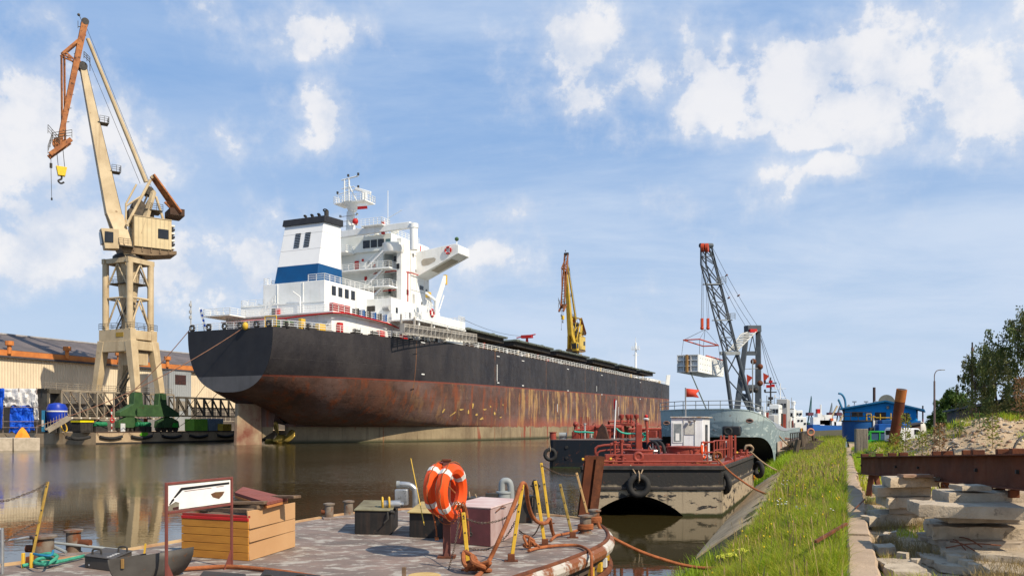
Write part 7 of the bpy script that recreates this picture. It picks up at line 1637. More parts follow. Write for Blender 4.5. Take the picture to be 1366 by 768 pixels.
# ------------------------------------------------------------------ block post, pipe, timbers
p = G(1149.5, 608, 1.4); t = thing('timber_block', 'weathered squared timber post standing at the end of the grass', 'post', p, R(-12))
g = MB(); g.bb(-.33, .27, -.25, .25, -.3, 1.46); g.build('post', mat('grey_timber', (.27, .235, .19), (.16, .135, .105), 2.5, .9, bump=(1, 14, .04), stretch=(4, 4, .4)), t, bev=.03)
for k in range(4): MB().bb(-.25 + k * .14, -.243 + k * .14, -.2535, -.2505, .1 + .2 * (k % 2), 1.2 - .2 * (k % 3)).build('crack', dark, t)
pb_, pt_ = P(1189.5, 606, 50), P(1203, 519, 49); t = thing('leaning_pipe', 'thick leaning rusty steel pipe with a paler orange top', 'pipe', V3((pb_.x, pb_.y, 1.3)))
b_, t_ = pb_ - t.location, pt_ - t.location; m_ = b_.lerp(t_, .82)
MB().cyl(b_ - (t_ - b_) * .05, m_, .30, .29, n=24).build('lower_pipe', rustpile, t); g = MB(); g.cyl(m_, t_, .297, n=24); g.build('upper_pipe', rustpale, t); MB().cyl(t_, t_ + (t_ - b_) * .001, .25, n=20).build('pipe_mouth', dark, t)
random.seed(6)
for i, (px, py, Y, l, lab) in enumerate(((1168, 604, 47, .5, 'dark timber stub right of the block post'), (1176, 600, 48, .3, 'dark timber stub left of the rusty pipe'), (1182, 606, 46, .35, 'timber stub at the foot of the rusty pipe'), (1163, 612, 42, .3, 'dark metal stub behind the beam end'))):
    o = MB().bb(-.22, .22, -.15, .15, -.2, l).build('timber_stub', tarwood, bev=.02); o.location = V3(((px - CX) / FP * Y, Y, 1.4)); tag(o, lab, 'timber', 'timber stubs by the rusty pipe')
# old jetty along the quay beyond the grass
jt_ = thing('timber_jetty', 'dark broken timber jetty with a lifebuoy between the grey ship and the bank', 'jetty', NF.W((-2.9, 64, 0)), -R(22))
random.seed(14)
g = MB()
for k in range(12): y = -9 + k * 3.2; MB().cyl((random.uniform(-.6, .4), y, -1), (random.uniform(-.4, .4), y, random.uniform(1.3, 2.6)), .18, n=8).build('pile', tarwood, jt_)
for k in range(9): y = -9 + k * 4; MB().beam((-.3, y, 1.9 - .02 * k), (-.3, y + 4, 1.85 - .02 * k), .3, .22).build('beam', tarwood, jt_)
for k in range(30): y = -8 + k * 1.1; MB().beam((-1.0, y, 1.5), (1.0, y + random.uniform(-.2, .2), 1.55), .25, .08).build('plank', tarwood, jt_)
for (px, py, w_, h_) in ((1049, 592, 1.0, 1.3), (1053, 598, .6, 1.2), (1062, 600, .5, .9)):
    c = P(px, py, 62) - jt_.location; c = Matrix.Rotation(R(22), 3, 'Z') @ c; MB().bb(c.x - w_ / 2, c.x + w_ / 2, c.y, c.y + .4, c.z - h_, c.z + .25).build('dolphin', tarwood, jt_, bev=.04)
g = MB(); g.rail([(-.6, -4, 1.5), (-.6, 12, 1.5), (-.6, 26, 1.5)], 1.0, 2.4, .04, 2); g.build('railing', dark, jt_)
lb3 = thing('lifebuoy', 'pale orange lifebuoy hanging on the jetty rail', 'lifebuoy', P(1081.5, 576, 78), 0, 'lifebuoys'); ring(lb3, .24, .065, mat('faded_buoy', (.55, .22, .13), (.45, .2, .12), 3, .6), MATS['faded_buoy'])
lb3.scale = (1.25, 1.25, 1.25)
ob = MB().bb(-1.3, 1.3, -.12, .12, -.14, .14).build('orange_plank', mat('orange_board', (.55, .20, .02), (.4, .13, .02), 1.5, .7)); ob.location = P(1020, 637, 43.5); tag(ob, 'orange timber lying just above the water between barge and bank', 'plank')
for px in (1023, 1029): pass
rope('mooring_rope', 'pale rope from the grey ship fender log to the bank', [P(1027, 566, 53), P(1038, 580, 55), P(1050, 592, 57), P(1062, 600, 58)], .05, ropepale)

# ------------------------------------------------------------------ blue workshop
BF = Fr(P(1127, 586, 101) * V3((1, 1, 0)) + V3((0, 0, 1.2)), R(27)); bb_ = frthing('blue_workshop', 'bright blue gabled workshop with brown windows', 'building', BF)
def BL(px, py): return BF.hit(px, py, 1, 0)
W_ = BL(1222, 570).x; he = BL(1127, 545).z; hr_ = BL(1182, 536).z; xr = BL(1182, 536).x; her = BL(1224, 545).z
g = MB(); g.prism([(0, 0, 0), (W_, 0, 0), (W_, 0, her), (xr, 0, hr_), (0, 0, he)], (0, 14, 0)); g.build('wall', bluebld, bb_)
g = MB(); e = .6
g.hexa([(-e, -e, he - .12), (xr, -e, hr_ + .02), (xr, 14.5, hr_ + .02), (-e, 14.5, he - .12), (-e, -e, he + .06), (xr, -e, hr_ + .22), (xr, 14.5, hr_ + .22), (-e, 14.5, he + .06)])
g.hexa([(xr, -e, hr_ + .02), (W_ + .9, -e, her - .25), (W_ + .9, 14.5, her - .25), (xr, 14.5, hr_ + .02), (xr, -e, hr_ + .22), (W_ + .9, -e, her - .07), (W_ + .9, 14.5, her - .07), (xr, 14.5, hr_ + .22)])
g.build('roof', mat('roof_blue', (.02, .17, .34), (.02, .13, .27), 1, .5), bb_)
def bwin(px0, px1, py0, py1, name, m, o_=.03, par=bb_): a, b = BL(px0, py0), BL(px1, py1); return MB().bb(a.x, b.x, -o_, .02, b.z, a.z).build(name, m, par)
brownglass = mat('brown_glass', (.06, .035, .03), (.02, .02, .025), 1, .2)
for a in ((1136, 1151, 549, 555.5), (1167, 1182, 549.5, 560), (1203, 1213, 550.5, 562)):
    w_ = bwin(*a, 'window', brownglass); bwin(a[0] + 7, a[0] + 8, a[2], a[3], 'mullion', mat('mullion%d' % a[0], (.25, .13, .04), None, 3, .7), .06, w_)
c = BL(1184.5, 543); MB().lathe([(.1, 0), (.2, .25), (.08, .4)], (c.x, -.2, c.z - .2), 10).build('wall_lamp', chromem, bb_)
a, b = BL(1222, 548), BL(1228, 558); MB().bb(W_ + .003, W_ + .5, .2, .5, 0, her - 1.4).build('side_door', bluebld, bb_)
g = MB()
for (x0, x1, y0, y1) in ((1157, 1157, 552, 561), (1157, 1163, 552, 552), (1163, 1163, 552, 561), (1166, 1166, 554, 561), (1175, 1175, 552, 562), (1169, 1208, 557, 557), (1189, 1189, 551, 564), (1208, 1208, 557, 566), (1202, 1208, 557, 557), (1160, 1169, 556, 556)):
    a, b = BL(x0, y0), BL(x1, y1); g.cyl((a.x, -1.2, a.z), (b.x + .01, -1.2, b.z), .07, n=6)
g.build('yellow_railing', yellow, bb_)
g = MB()
for py in (550, 555): a, b = BL(1127, py), BL(1165, py); g.cyl((a.x, -2.6, a.z), (b.x, -2.6, b.z), .04, n=5)
for px in (1128, 1137, 1147, 1157): a = BL(px, 550); g.cyl((a.x, -2.6, a.z), (a.x, -2.6, a.z - 1.1), .04, n=5)
g.build('platform_railing', dark, bb_)
a, b = BL(1182, 536), BL(1160, 540)
c = BL(1180, 536); MB().lathe([(.95, -.5), (.95, .5)], (c.x, 5, hr_ + .1), 20, (0, 1, 0)).build('roof_vent_drum', mat('vent_beige', (.32, .28, .2), None, 1, .7), bb_)
c = BL(1162, 518); MB().cyl((c.x, 6, hr_ - 1), (c.x, 6, c.z + .4), .17, n=10).build('chimney', mat('chimney_brown', (.07, .04, .035), None, 1, .7), bb_)
for px in (1153, 1167, 1137): c = BL(px, 541); g = MB(); g.cyl((c.x, 3, he), (c.x, 3, c.z + .5), .06, n=6); g.bb(c.x - .25, c.x + .25, 2.9, 3.1, c.z + .5, c.z + .65); g.build('roof_cowl', lightgrey, bb_)
def yob(name, label, cat_, px, py, Y, rz=0, grp=None): return thing(name, label, cat_, V3(((px - CX) / FP * Y, Y, 1.25)), rz, grp)
t = yob('blue_round_tank', 'round dark blue tank in front of the blue workshop', 'tank', 1145, 570, 95); h_ = 3 - (561.5 - 568) * -95 / 1100 if 0 else 3 + 6.3 * 95 / 1100 - 1.25
MB().cyl((0, 0, 0), (0, 0, h_), 1.75, n=36).build('shell', bluep, t); MB().cyl((0, 0, h_), (0, 0, h_ + .12), 1.85, n=36).build('rim', dark, t); MB().bb(.5, .95, -1.95, -1.6, .9, 1.6).build('hatch', dark, t)
g = MB(); g.bb(1.0, 1.2, -1.66, -1.4, .6, 2.4); g.bb(1.55, 1.75, -1.3, -.9, .6, 2.4); g.build('white_panel', whiteplastic, t)
t = yob('blue_machine', 'blue machine with boxy top behind the green frame', 'machine', 1188, 570, 93)
MB().bb(-1.6, 1.9, -.6, .8, 0.2, 2.0).build('body', mat('machine_blue', (.012, .09, .36), (.01, .07, .26), 1, .4), t, bev=.08); MB().bb(-1.2, .8, -.5, .7, 2.01, 2.45).build('top', bluep, t, bev=.05); MB().bb(1.35, 1.6, -.68, -.6, .9, 1.25).build('panel', dark, t)
t = yob('green_cabin', 'bright green low cabin frame with dark glass left of the white van', 'cabin', 1177, 575, 78)
MB().bb(-1.9, 1.4, -.5, 1.2, .1, .45).build('sill', brightgreen, t, bev=.03); MB().bb(-1.3, 1.35, -.4, 1.1, .45, 1.15).build('glazing', mat('cabin_glass', (.05, .10, .16), (.03, .06, .10), 1, .2), t); MB().bb(-1.4, 1.5, -.5, 1.2, 1.15, 1.3).build('roof', brightgreen, t, bev=.03)
for x in (-1.35, -.5, .4, 1.3): MB().bb(x, x + .12, -.46, -.40, .45, 1.15).build('frame_post', brightgreen, t)
MB().beam((-1.9, -.45, .4), (-1.35, -.45, 1.2), .1, .1).build('frame_post', brightgreen, t)
t = yob('white_van', 'white van parked right of the leaning rusty pipe', 'van', 1207, 580, 76, R(8))
g = MB(); g.prism([V3(p) for p in ((-1.5, -.9, .35), (1.15, -.9, .35), (1.15, -.9, 1.0), (.85, -.9, 1.55), (-1.35, -.9, 1.62), (-1.5, -.9, 1.3))], (0, 1.8, 0)); g.build('body', mat('van_white', (.62, .64, .67), (.56, .58, .6), 1, .3), t, bev=.1)
MB().prism([V3(p) for p in ((.35, -.93, 1.0), (.98, -.93, 1.0), (.78, -.93, 1.42), (.35, -.93, 1.45))], (0, .05, 0)).build('side_window', darkglass, t); MB().bb(-1.53, -1.48, -.6, .6, .95, 1.35).build('rear_window', darkglass, t)
MB().bb(-1.55, 1.2, -.93, -.9, .35, .45).build('bumper', greym, t)
for x in (-1.0, .75): w_ = MB().cyl((x, -.93, .3), (x, -.7, .3), .3, n=20).build('wheel', rubber, t); MB().cyl((x, -.945, .3), (x, -.93, .3), .16, n=14).build('rim', chromem, w_)
t = yob('white_tank', 'white domed tank above the rubble heap', 'tank', 1225, 560, 98); MB().lathe([(.85, -1), (.85, .3), (.75, .75), (.5, 1.05), (.1, 1.2)], (0, 0, 1.2), 20).build('dome', mat('tank_white', (.60, .59, .55), (.5, .48, .42), 1, .6), t); MB().bb(-.9, 2.2, -.5, .5, 0, 1.0).build('skid', lightgrey, t)
# lamp post and wooden mast
t = yob('street_lamp', 'slender street lamp with a curved arm behind the heap', 'street lamp', 1246.5, 560, 75); zt = 3 + (568 - 508) * 75 / 1100 - 1.25
MB().cyl((0, 0, 0), (0, 0, zt), .10, .08, n=10).build('pole', mat('lamp_pole', (.16, .12, .115), (.12, .09, .085), 1, .7), t); g = MB(); g.tube(curve([(0, 0, zt), (.02, 0, zt + .6), (.25, 0, zt + .95), (.72, 0, zt + 1.02)], 5), .04, 7); g.build('arm', MATS['lamp_pole'], t); MB().beam((.55, 0, zt + 1.0), (.95, 0, zt + 1.02), .12, .08).build('lamp_head', greym, t, bev=.02)
t = yob('wooden_mast', 'tall bare wooden pole in front of the birch', 'pole', 1297, 560, 58); zt = 3 + (568 - 463) * 58 / 1100 - 1.25; MB().cyl((0, 0, 0), (0, 0, zt), .11, .08, n=10).build('pole', mat('mast_brown', (.17, .11, .085), (.12, .08, .06), 2, .9), t); MB().cyl((0, 0, zt), (0, 0, zt + .35), .05, n=6).build('tip', dark, t); MB().bb(-.35, -.1, -.1, .1, zt * .78, zt * .78 + .3).build('bracket', dark, t)
t = yob('warning_mast', 'short red-banded mast right of the blue workshop', 'mast', 1231, 560, 105)
for k in range(7): MB().cyl((0, 0, .5 + k * .55), (0, 0, 1.05 + k * .55), .09, n=6).build('band', redp if k % 2 else dark, t)
# brick store
XN, XFa = V3((37.9, 63, 1.2)), V3((58, 110, 1.2)); st2 = thing('brick_store', 'long low brown brick store with a thin flat roof behind the heap', 'building', XN - V3((2, 4.6, 0)))
a, b = V3((0, 0, 0)), XFa - XN + V3((2, 4.6, 0)); nn = V3((.92, -.39, 0)) * 9
g = MB(); g.hexa([a, b, b + nn, a + nn, a + V3((0, 0, 3.6)), b + V3((0, 0, 3.6)), b + nn + V3((0, 0, 4.4)), a + nn + V3((0, 0, 4.4))]); g.build('wall', brickm, st2)
g = MB(); o_ = -nn.normalized() * .5; g.hexa([a + o_ + V3((0, 0, 3.62)), b + o_ + V3((0, 0, 3.62)), b + nn + V3((0, 0, 4.5)), a + nn + V3((0, 0, 4.5)), a + o_ + V3((0, 0, 3.85)), b + o_ + V3((0, 0, 3.85)), b + nn + V3((0, 0, 4.7)), a + nn + V3((0, 0, 4.7))]); g.build('roof', roofgrey, st2)
for k in range(6): q = a.lerp(b, (k + .5) / 6); o_ = -nn.normalized() * .02; g = MB(); d_ = (b - a).normalized(); g.hexa([q + o_ - d_ * 1.2, q + o_ + d_ * 1.2, q + d_ * 1.2 - o_, q - d_ * 1.2 - o_] + [x + V3((0, 0, 2.4)) for x in (q + o_ - d_ * 1.2, q + o_ + d_ * 1.2, q + d_ * 1.2 - o_, q - d_ * 1.2 - o_)]); g.build('door', mat('store_door%d' % k, (.09, .07, .065), None, 1, .8), st2)
t = yob('low_shed', 'small dark-roofed shed peeping out left of the white tank', 'shed', 1211, 570, 96); MB().prism([(-2.5, 0, 0), (1.5, 0, 0), (1.5, 0, 2.0), (-2.5, 0, 1.2)], (0, 4, 0)).build('wall', brickm, t); MB().hexa([V3(p) for p in ((-2.7, -.2, 1.2), (1.7, -.2, 2.04), (1.7, 4.2, 2.04), (-2.7, 4.2, 1.2), (-2.7, -.2, 1.35), (1.7, -.2, 2.2), (1.7, 4.2, 2.2), (-2.7, 4.2, 1.35))]).build('roof', roofgrey, t)

# ------------------------------------------------------------------ trees
def leaves(name, cents, per, spread, ls, m, parent, droop=0, seed=1):
    r_ = np.random.default_rng(seed); C_ = np.repeat(np.array([tuple(c[:3]) for c in cents]), per, 0); S = np.repeat(np.array([c[3] for c in cents]), per)
    n = len(C_); off = r_.normal(0, 1, (n, 3)); off /= np.maximum(np.linalg.norm(off, axis=1), .01)[:, None]; off *= (r_.uniform(0, 1, n) ** .45 * S * spread)[:, None]
    if droop: off[:, :2] *= .48; off[:, 2] = -np.abs(off[:, 2]) * droop - r_.uniform(0, .4, n) * S
    c = C_ + off; u = r_.normal(0, 1, (n, 3)); u[:, 2] = -np.abs(u[:, 2]) * (1 + droop); u /= np.linalg.norm(u, axis=1)[:, None]
    v = np.cross(u, r_.normal(0, 1, (n, 3))); v /= np.linalg.norm(v, axis=1)[:, None]; l = ls * r_.uniform(.6, 1.4, n)[:, None]
    V = np.stack([c - u * l, c - v * l * .5, c + u * l, c + v * l * .5], 1).reshape(-1, 3); i = np.arange(n) * 4
    o = fast_mesh(name, V, np.stack([i, i + 1, i + 2, i + 3], 1), m); o.parent = parent; return o
def tree(name, label, px, Y, height, rad, seed, m1, m2, ls=.12, droop=0, per=70, nb=34, trunk_r=.2, leanx=0, low=.25):
    random.seed(seed); t = thing(name, label, 'tree', V3(((px - CX) / FP * Y, Y, 1.2)), 0, 'trees on the right'); g = MB()
    g.tube(curve([(0, 0, -.2), (leanx * .2, 0, height * .3), (leanx * .6, .1, height * .6), (leanx, 0, height * .95)], 5), trunk_r, 8, rf=lambda u: trunk_r * (1 - u * .85)); tr = g.build('trunk', trunkm, t); A_, B_ = [], []
    for k in range(nb):
        f = low + (1 - low) * (k + .5) / nb; a = k * 2.4 + random.uniform(-.4, .4); z = height * f; rr = rad * (math.sin(math.pi * min(1, (f - low * .6) / (1.02 - low * .6))) ** .7) * random.uniform(.55, 1.1)
        s_ = V3((leanx * f, 0, z * .86)); e = V3((leanx * f + math.cos(a) * rr, math.sin(a) * rr, z + rr * .12)); mid = s_.lerp(e, .5) + V3((0, 0, rr * .25))
        lm = MB(); lm.tube(curve([s_, mid, e], 4), .05, 5, rf=lambda u: .06 * trunk_r / .2 * (1 - u * .8) + .006); lm.build('limb', trunkm, t) if k % 3 == 0 else None
        for q, sz in ((e, .95), (mid.lerp(e, .45), 1.0), (s_.lerp(mid, .8), .8)):
            sz *= rad * .24 * random.uniform(.6, 1.25); q = q + V3((random.uniform(-.3, .3), random.uniform(-.3, .3), random.uniform(-.2, .3))) * rad * .25
            (A_ if random.random() < .6 else B_).append((q.x, q.y, q.z, sz))
    cr = leaves('crown', A_, per, 1.0, ls, m1, t, droop, seed); leaves('crown', B_, per, 1.0, ls, m2, t, droop, seed + 1)
    return t
bl1 = leaf_mat('birch_leaf', (.085, .12, .03), (.055, .075, .02), .6, .25); bl2 = leaf_mat('birch_leaf_light', (.15, .155, .055), (.10, .11, .035), .6, .3)
tl1 = leaf_mat('tree_leaf', (.07, .13, .02), (.05, .095, .015), .6, .3); tl2 = leaf_mat('tree_leaf_light', (.13, .18, .035), (.09, .14, .025), .6, .3)
tree('birch_tree', 'big weeping birch at the right edge of the picture', 1374, 52, 9.4, 3.7, 5, bl1, bl2, .08, 2.0, 150, 46, .2, .2, .25)
tree('birch_tree', 'smaller weeping birch with sparse hanging twigs behind the wooden pole', 1334, 57, 7.6, 2.9, 8, bl1, bl2, .08, 2.2, 115, 28, .14, -.5, .35)
tree('birch_tree', 'thin birch sprig rising left beside the wooden pole', 1304, 55, 6.6, 1.2, 18, bl1, bl2, .07, 2.4, 70, 12, .08, -.2, .62)
tree('bush_tree', 'dark undergrowth tree below the big birch', 1356, 56, 4.0, 2.6, 12, bl1, bl2, .08, 1.2, 60, 18, .12, 0, .1)
tree('round_tree', 'round green tree behind the brick store', 1271, 130, 7.0, 3.0, 21, tl1, tl2, .22, 0, 90, 26, .25)
tree('round_tree', 'small green bush left of the brick store', 1250, 120, 3.8, 1.6, 25, tl1, tl2, .18, 0, 60, 14, .15)
# ------------------------------------------------------------------ far harbour
random.seed(31)
def far(px, Y, z=0): return V3(((px - CX) / FP * Y, Y, z))
t = thing('tanker', 'distant ship with a blue hull and white superstructure with a red funnel', 'ship', far(1107, 366)); k = 366 / 1100
def fb(x0, x1, y0, y1, name, m, d=4, dy=0): return MB().bb((x0 - 1107) * k, (x1 - 1107) * k, dy, dy + d, 3 - (y1 - 568) * k, 3 - (y0 - 568) * k).build(name, m, t, bev=.05)
g = MB(); g.prism([V3(((x - 1107) * k, 0, 3 - (y - 568) * k)) for x, y in ((1084, 566), (1098, 567), (1128, 568), (1128, 574), (1085, 574))], (0, 9, 0)); g.build('hull', mat('far_blue', (.02, .12, .42), (.02, .10, .34), .1, .6), t)
fb(1086, 1128, 574.01, 577.5, 'boot_top', mat('far_red', (.16, .05, .05), None, .1, .8), 8.9, .05)
for (a, b, c, d) in ((1087, 1103, 556, 566), (1093, 1099, 551, 556), (1102, 1112, 553, 567), (1110, 1118, 558, 567), (1115, 1125, 562, 567), (1096, 1110, 560, 567)): fb(a, b, c, d, 'deck_house', white, 4, 2)
fb(1093.5, 1097.5, 545, 551, 'funnel', redpipe, 2, 3); fb(1097.8, 1099.3, 539, 556, 'mast', white, .5, 3); fb(1109.5, 1113, 557.5, 561, 'orange_tank', mat('far_orange', (.6, .12, .04), None, .3, .6), 2, 1)
for px, Y, col, h0, lab in ((1081, 420, (.02, .10, .11), 528, 'dark green harbour crane in the far distance'), (1108.5, 520, (.16, .20, .24), 537, 'thin grey crane far behind the blue-hulled ship'), (1119, 480, (.10, .10, .12), 541, 'dark crane just left of the blue workshop')):
    m_ = mat('far_crane%d' % px, col, tuple(x * .7 for x in col), .2, .7); s = Y / 1100; t = thing('distant_crane', lab, 'crane', far(px, Y), 0, 'cranes across the harbour'); H_ = (568 - h0) * s; g = MB()
    for x in (-5.5, 4.5): g.beam((x * s, 0, 0), ((x * .3) * s, 0, 3 + 14 * s), 1.1 * s * 1.2)
    g.bb(-5 * s, 5 * s, -2, 2, 3 + 3 * s, 3 + 4.5 * s); g.build('portal', m_, t)
    MB().bb(-4.5 * s, 2.5 * s, -2, 2, 3 + 14 * s, 3 + 18 * s).build('machinery_house', mat('far_house%d' % px, (.14, .05, .07), None, .3, .7), t)
    g = MB(); g.beam((-1 * s, 0, 3 + 18 * s), (1.2 * s, 0, 3 + H_), 2.0 * s, 2 * s, w2=.8 * s, h2=.8 * s); g.beam((1.5 * s, 0, 3 + 18 * s), (1.6 * s, 0, 3 + H_ * .95), .5 * s); g.build('boom', m_, t)
for (x0, y0, x1, y1, Y, lab, m_) in ((1106, 562, 1117, 541, 500, 'cream distant crane jib leaning right', cream), (1118, 566, 1126, 550, 470, 'second cream distant jib lower down', cream), (1128, 545, 1133, 540, 450, 'small dark jib over the workshop roof', greym)):
    g = MB(); g.beam(P(x0, y0, Y), P(x1, y1, Y), .9); g.beam(P(x0 - 2, 566, Y), P(x0, y0, Y), 1.2); o = mk('distant_jib', lab, 'crane jib', g, m_, 'cranes across the harbour'); originize(o, far(x0, Y))
bc = mat('davit_blue', (.05, .20, .34), None, 1, .6)
for (pts, lab) in ((((1126, 570), (1126, 552), (1122, 541), (1119, 534), (1118, 533)), 'curved blue lamp arm left of the workshop, lower'), (((1128, 570), (1128, 545), (1127, 533), (1123, 526), (1118.5, 524.5)), 'curved blue lamp arm left of the workshop, upper')):
    o = rope('curved_lamp', lab, [P(x, y, 103) for x, y in pts], .13, bc, 'curved blue lamp arms'); o['category'] = 'lamp'
# white vessel beyond the grey one
t = thing('white_ship', 'white deckhouses and round white funnel of a ship beyond the grey vessel', 'ship', far(1066, 120)); k = 120 / 1100
for (a, b, c, d, m_) in ((1057, 1076, 556, 582, white), (1060, 1071, 547, 556, white), (1049, 1058, 549, 580, white), (1070, 1077, 560, 575, lightgrey)): h_ = MB().bb((a - 1066) * k, (b - 1066) * k, random.uniform(0, 1), 5, 3 - (d - 568) * k, 3 - (c - 568) * k).build('deck_house', m_, t, bev=.05); [MB().bb((a + 2.5 + j * 4.5 - 1066) * k, (a + 5 + j * 4.5 - 1066) * k, -.05, .9, 3 - (c + 6 - 568) * k, 3 - (c + 3.5 - 568) * k).build('window', darkglass, h_) for j in range(max(1, int((b - a) / 5)))]
g = MB(); g.cyl((-1 * k, 2, 2), (-1 * k, 2, 3 + 28 * k), 1.6 * k, n=12); g.lathe([(1.8 * k, 0), (2.6 * k, 2 * k), (2.6 * k, 5 * k), (1 * k, 6 * k)], (-1 * k, 2, 3 + 28 * k), 14); g.build('white_mast_dome', white, t)
for x, y in ((-8, 537), (-13, 531), (5, 552)): MB().cyl((x * k, 2, 2), (x * k, 2, 3 + (568 - y) * k), .35 * k * 1.5, n=7).build('mast', white, t)
MB().bb(-18 * k, 11 * k, 0, 14, -.5, 3 - 8 * k).build('hull', greym, t)
for k_ in range(8): x = random.uniform(-14, 10); MB().bb(x * k, (x + 1.2) * k, -.3, 0, 1.7, 3 - random.uniform(2, 7) * k).build('deck_fitting', random.choice((redp, orange, dark, yellow)), t)
# far shore with trees
g = MB(); xs = np.linspace(120, 700, 60); rows = [[V3((x, 700 + .1 * x, 0)) for x in xs], [V3((x, 702 + .1 * x, 5 + 3.5 * mnoise.noise(V3((x * .03, 0, 0))) + 2 * mnoise.noise(V3((x * .11, 3, 0))))) for x in xs], [V3((x, 760 + .1 * x, 5)) for x in xs]]
g.grid(rows); tag(g.build('far_shore', mat('far_trees', (.05, .085, .05), (.08, .11, .07), .06, .95)), kind='structure')
# ------------------------------------------------------------------ foreground deck barge
DZ = 1.4
def GD(px, py, z=DZ): return G(px, py, z)
edge_px = [(-90, 775), (0, 755), (120, 742), (240, 722), (380, 699), (460, 686), (540, 679.5), (610, 678), (692, 684.5), (750, 689), (783, 694), (802, 701), (811, 711), (808, 721), (790, 732), (745, 750), (690, 768), (620, 795)]
outl = [GD(*p) for p in edge_px] + [V3((-1.15, 5.6, DZ)), V3((-8.5, 5.2, DZ)), V3((-8.6, 7.9, DZ))]
outc = []
for a, b, c, d in zip([outl[-1]] + outl[:-1], outl, outl[1:] + outl[:1], outl[2:] + outl[:2]):
    if (b - a).length < 2.2 and (c - b).length < 2.2 and b.y > 5.7 and c.y > 5.7:
        for j in range(4): t = j / 4; outc.append(.5 * (2 * b + (c - a) * t + (2 * a - 5 * b + 4 * c - d) * t * t + (3 * b - a - 3 * c + d) * t ** 3))
    else: outc.append(b)
fb_ = thing('deck_barge', 'rusty flat deck barge with worn paint filling the foreground', 'barge', V3((-2.5, 9, 0)))
def F(p): return V3(p) - fb_.location
cen = sum(outc, V3()) / len(outc)
def inset(p, d): v = (cen - p); v.z = 0; return p + v.normalized() * d
deckm = mat('worn_deck', (.24, .175, .145), (.135, .11, .095), 1.6, .75, rust=((.36, .33, .285), .515, 4.2), bump=(.5, 45, .006), stretch=(.8, 1.2, 1))
nt = deckm.node_tree; N_, K_ = nt.nodes, nt.links; w_ = N_.new('ShaderNodeTexChecker'); w_.inputs['Scale'].default_value = 26; tcn = N_.new('ShaderNodeTexCoord'); mpn = N_.new('ShaderNodeMapping'); mpn.inputs['Rotation'].default_value = (0, 0, R(28)); K_.new(tcn.outputs['Object'], mpn.inputs[0]); K_.new(mpn.outputs[0], w_.inputs[0])
b2n = N_.new('ShaderNodeBump'); b2n.inputs['Strength'].default_value = .35; b2n.inputs['Distance'].default_value = .006; K_.new(w_.outputs['Fac'], b2n.inputs['Height']); pbn = N_['Principled BSDF']; K_.new(pbn.inputs['Normal'].links[0].from_socket, b2n.inputs['Normal']); K_.new(b2n.outputs[0], pbn.inputs['Normal'])
g = MB(); g.add([F(p) for p in outc], [tuple(range(len(outc)))]); g.build('deck', deckm, fb_, smooth=False)
g = MB(); n = len(outc)
g.grid([[F(inset(p, 0) - V3((0, 0, .002))), F(inset(p, .03) - V3((0, 0, .3))), F(inset(p, .10) - V3((0, 0, .34))), F(inset(p, .16) - V3((0, 0, .9))), F(inset(p, .3) - V3((0, 0, 1.9)))] for p in outc + [outc[0]]])
g.build('hull', barge_mat('deck_barge_hull', (.10, .075, .06), (.16, .12, .09), (.03, .035, .012), 1.0, -.2), fb_)
ed = [p for p in outc if p.y > 5.7]
# rounded rubbing bar: white over rust
barm = mat('rubbing_bar', (.50, .47, .42), (.38, .34, .29), 2, .6, rust=((.20, .07, .028), .47, 2.6), bump=(.5, 25, .01))
i0 = min(range(len(outc)), key=lambda i: (outc[i] - GD(783, 694)).length)
right = [p for p in outc[i0:] if p.y > 5.3][:60]; right = [p for p in right if p.x > -1.3]
g = MB(); g.tube([F(p + V3((0, 0, -.10)) - (cen - p).normalized() * .0) for p in right], .095, 10); g.build('rubbing_bar', barm, fb_)
g = MB(); g.tube([F(p + V3((0, 0, -.005))) for p in right], .03, 8); g.build('deck_lip', rusty, fb_)
left = [p for p in outc[:i0 + 1] if p.x > -8]; g = MB(); g.tube([F(p + V3((0, 0, .0))) for p in left], .035, 8); g.build('deck_lip', mat('lip_worn', (.42, .29, .15), (.25, .13, .07), 2, .8), fb_)
g = MB(); g.tube([F(inset(p, -.02) + V3((0, 0, -.42))) for p in right], .05, 8); g.build('lower_bar', rusty, fb_)
random.seed(40)
for k in range(9):   # yellow and white paint remnants between the bars
    p = right[int(5 + k * (len(right) - 9) / 9)]; q = right[int(5 + k * (len(right) - 9) / 9) + 1]; dd_ = (q - p).normalized(); nn_ = (p - cen); nn_.z = 0; nn_.normalize(); c = F(p) + nn_ * .01
    g = MB(); g.hexa([c + dd_ * a + nn_ * b - V3((0, 0, z)) for z in (.36, .24) for a, b in ((-.05, -.05), (.06, -.05), (.06, .006), (-.05, .006))]); g.build('paint_mark', yellow if k % 3 else whiteplastic, fb_)
# bollards
def bollard(px, py, h, r, stub=0, rope_=None):
    c = F(GD(px, py)); g = MB(); g.lathe([(r * 1.25, 0), (r * 1.2, .02), (r, .03), (r, h - .03), (r * 1.3, h - .025), (r * 1.32, h), (r * .6, h + .012)], c, 24); b = g.build('bollard', bollardm, fb_)
    if stub: MB().cyl(c + V3((0, 0, h * .45)), c + V3((stub, -.05 * abs(stub), h * .45)), .045, n=12).build('bollard_arm', rusty, b)
    if rope_:
        pts = [c + V3((math.cos(a) * (r + .02), math.sin(a) * (r + .02), z0 + .022 * a / 6.28)) for z0 in [h * .25] for a in [k * .45 for k in range(int(rope_ * 14))]]
        MB().tube(pts, .018, 6).build('rope_turns', ropeor, b)
    return c
bollard(98, 738, .30, .085, .22); bollard(58, 745, .28, .115, -.2); bollard(439, 691, .26, .075, -.13); bollard(465, 686, .25, .08)
c1_ = bollard(781, 711, .27, .085, 0, 3.2); c2_ = bollard(793, 702, .27, .08, 0, 4)
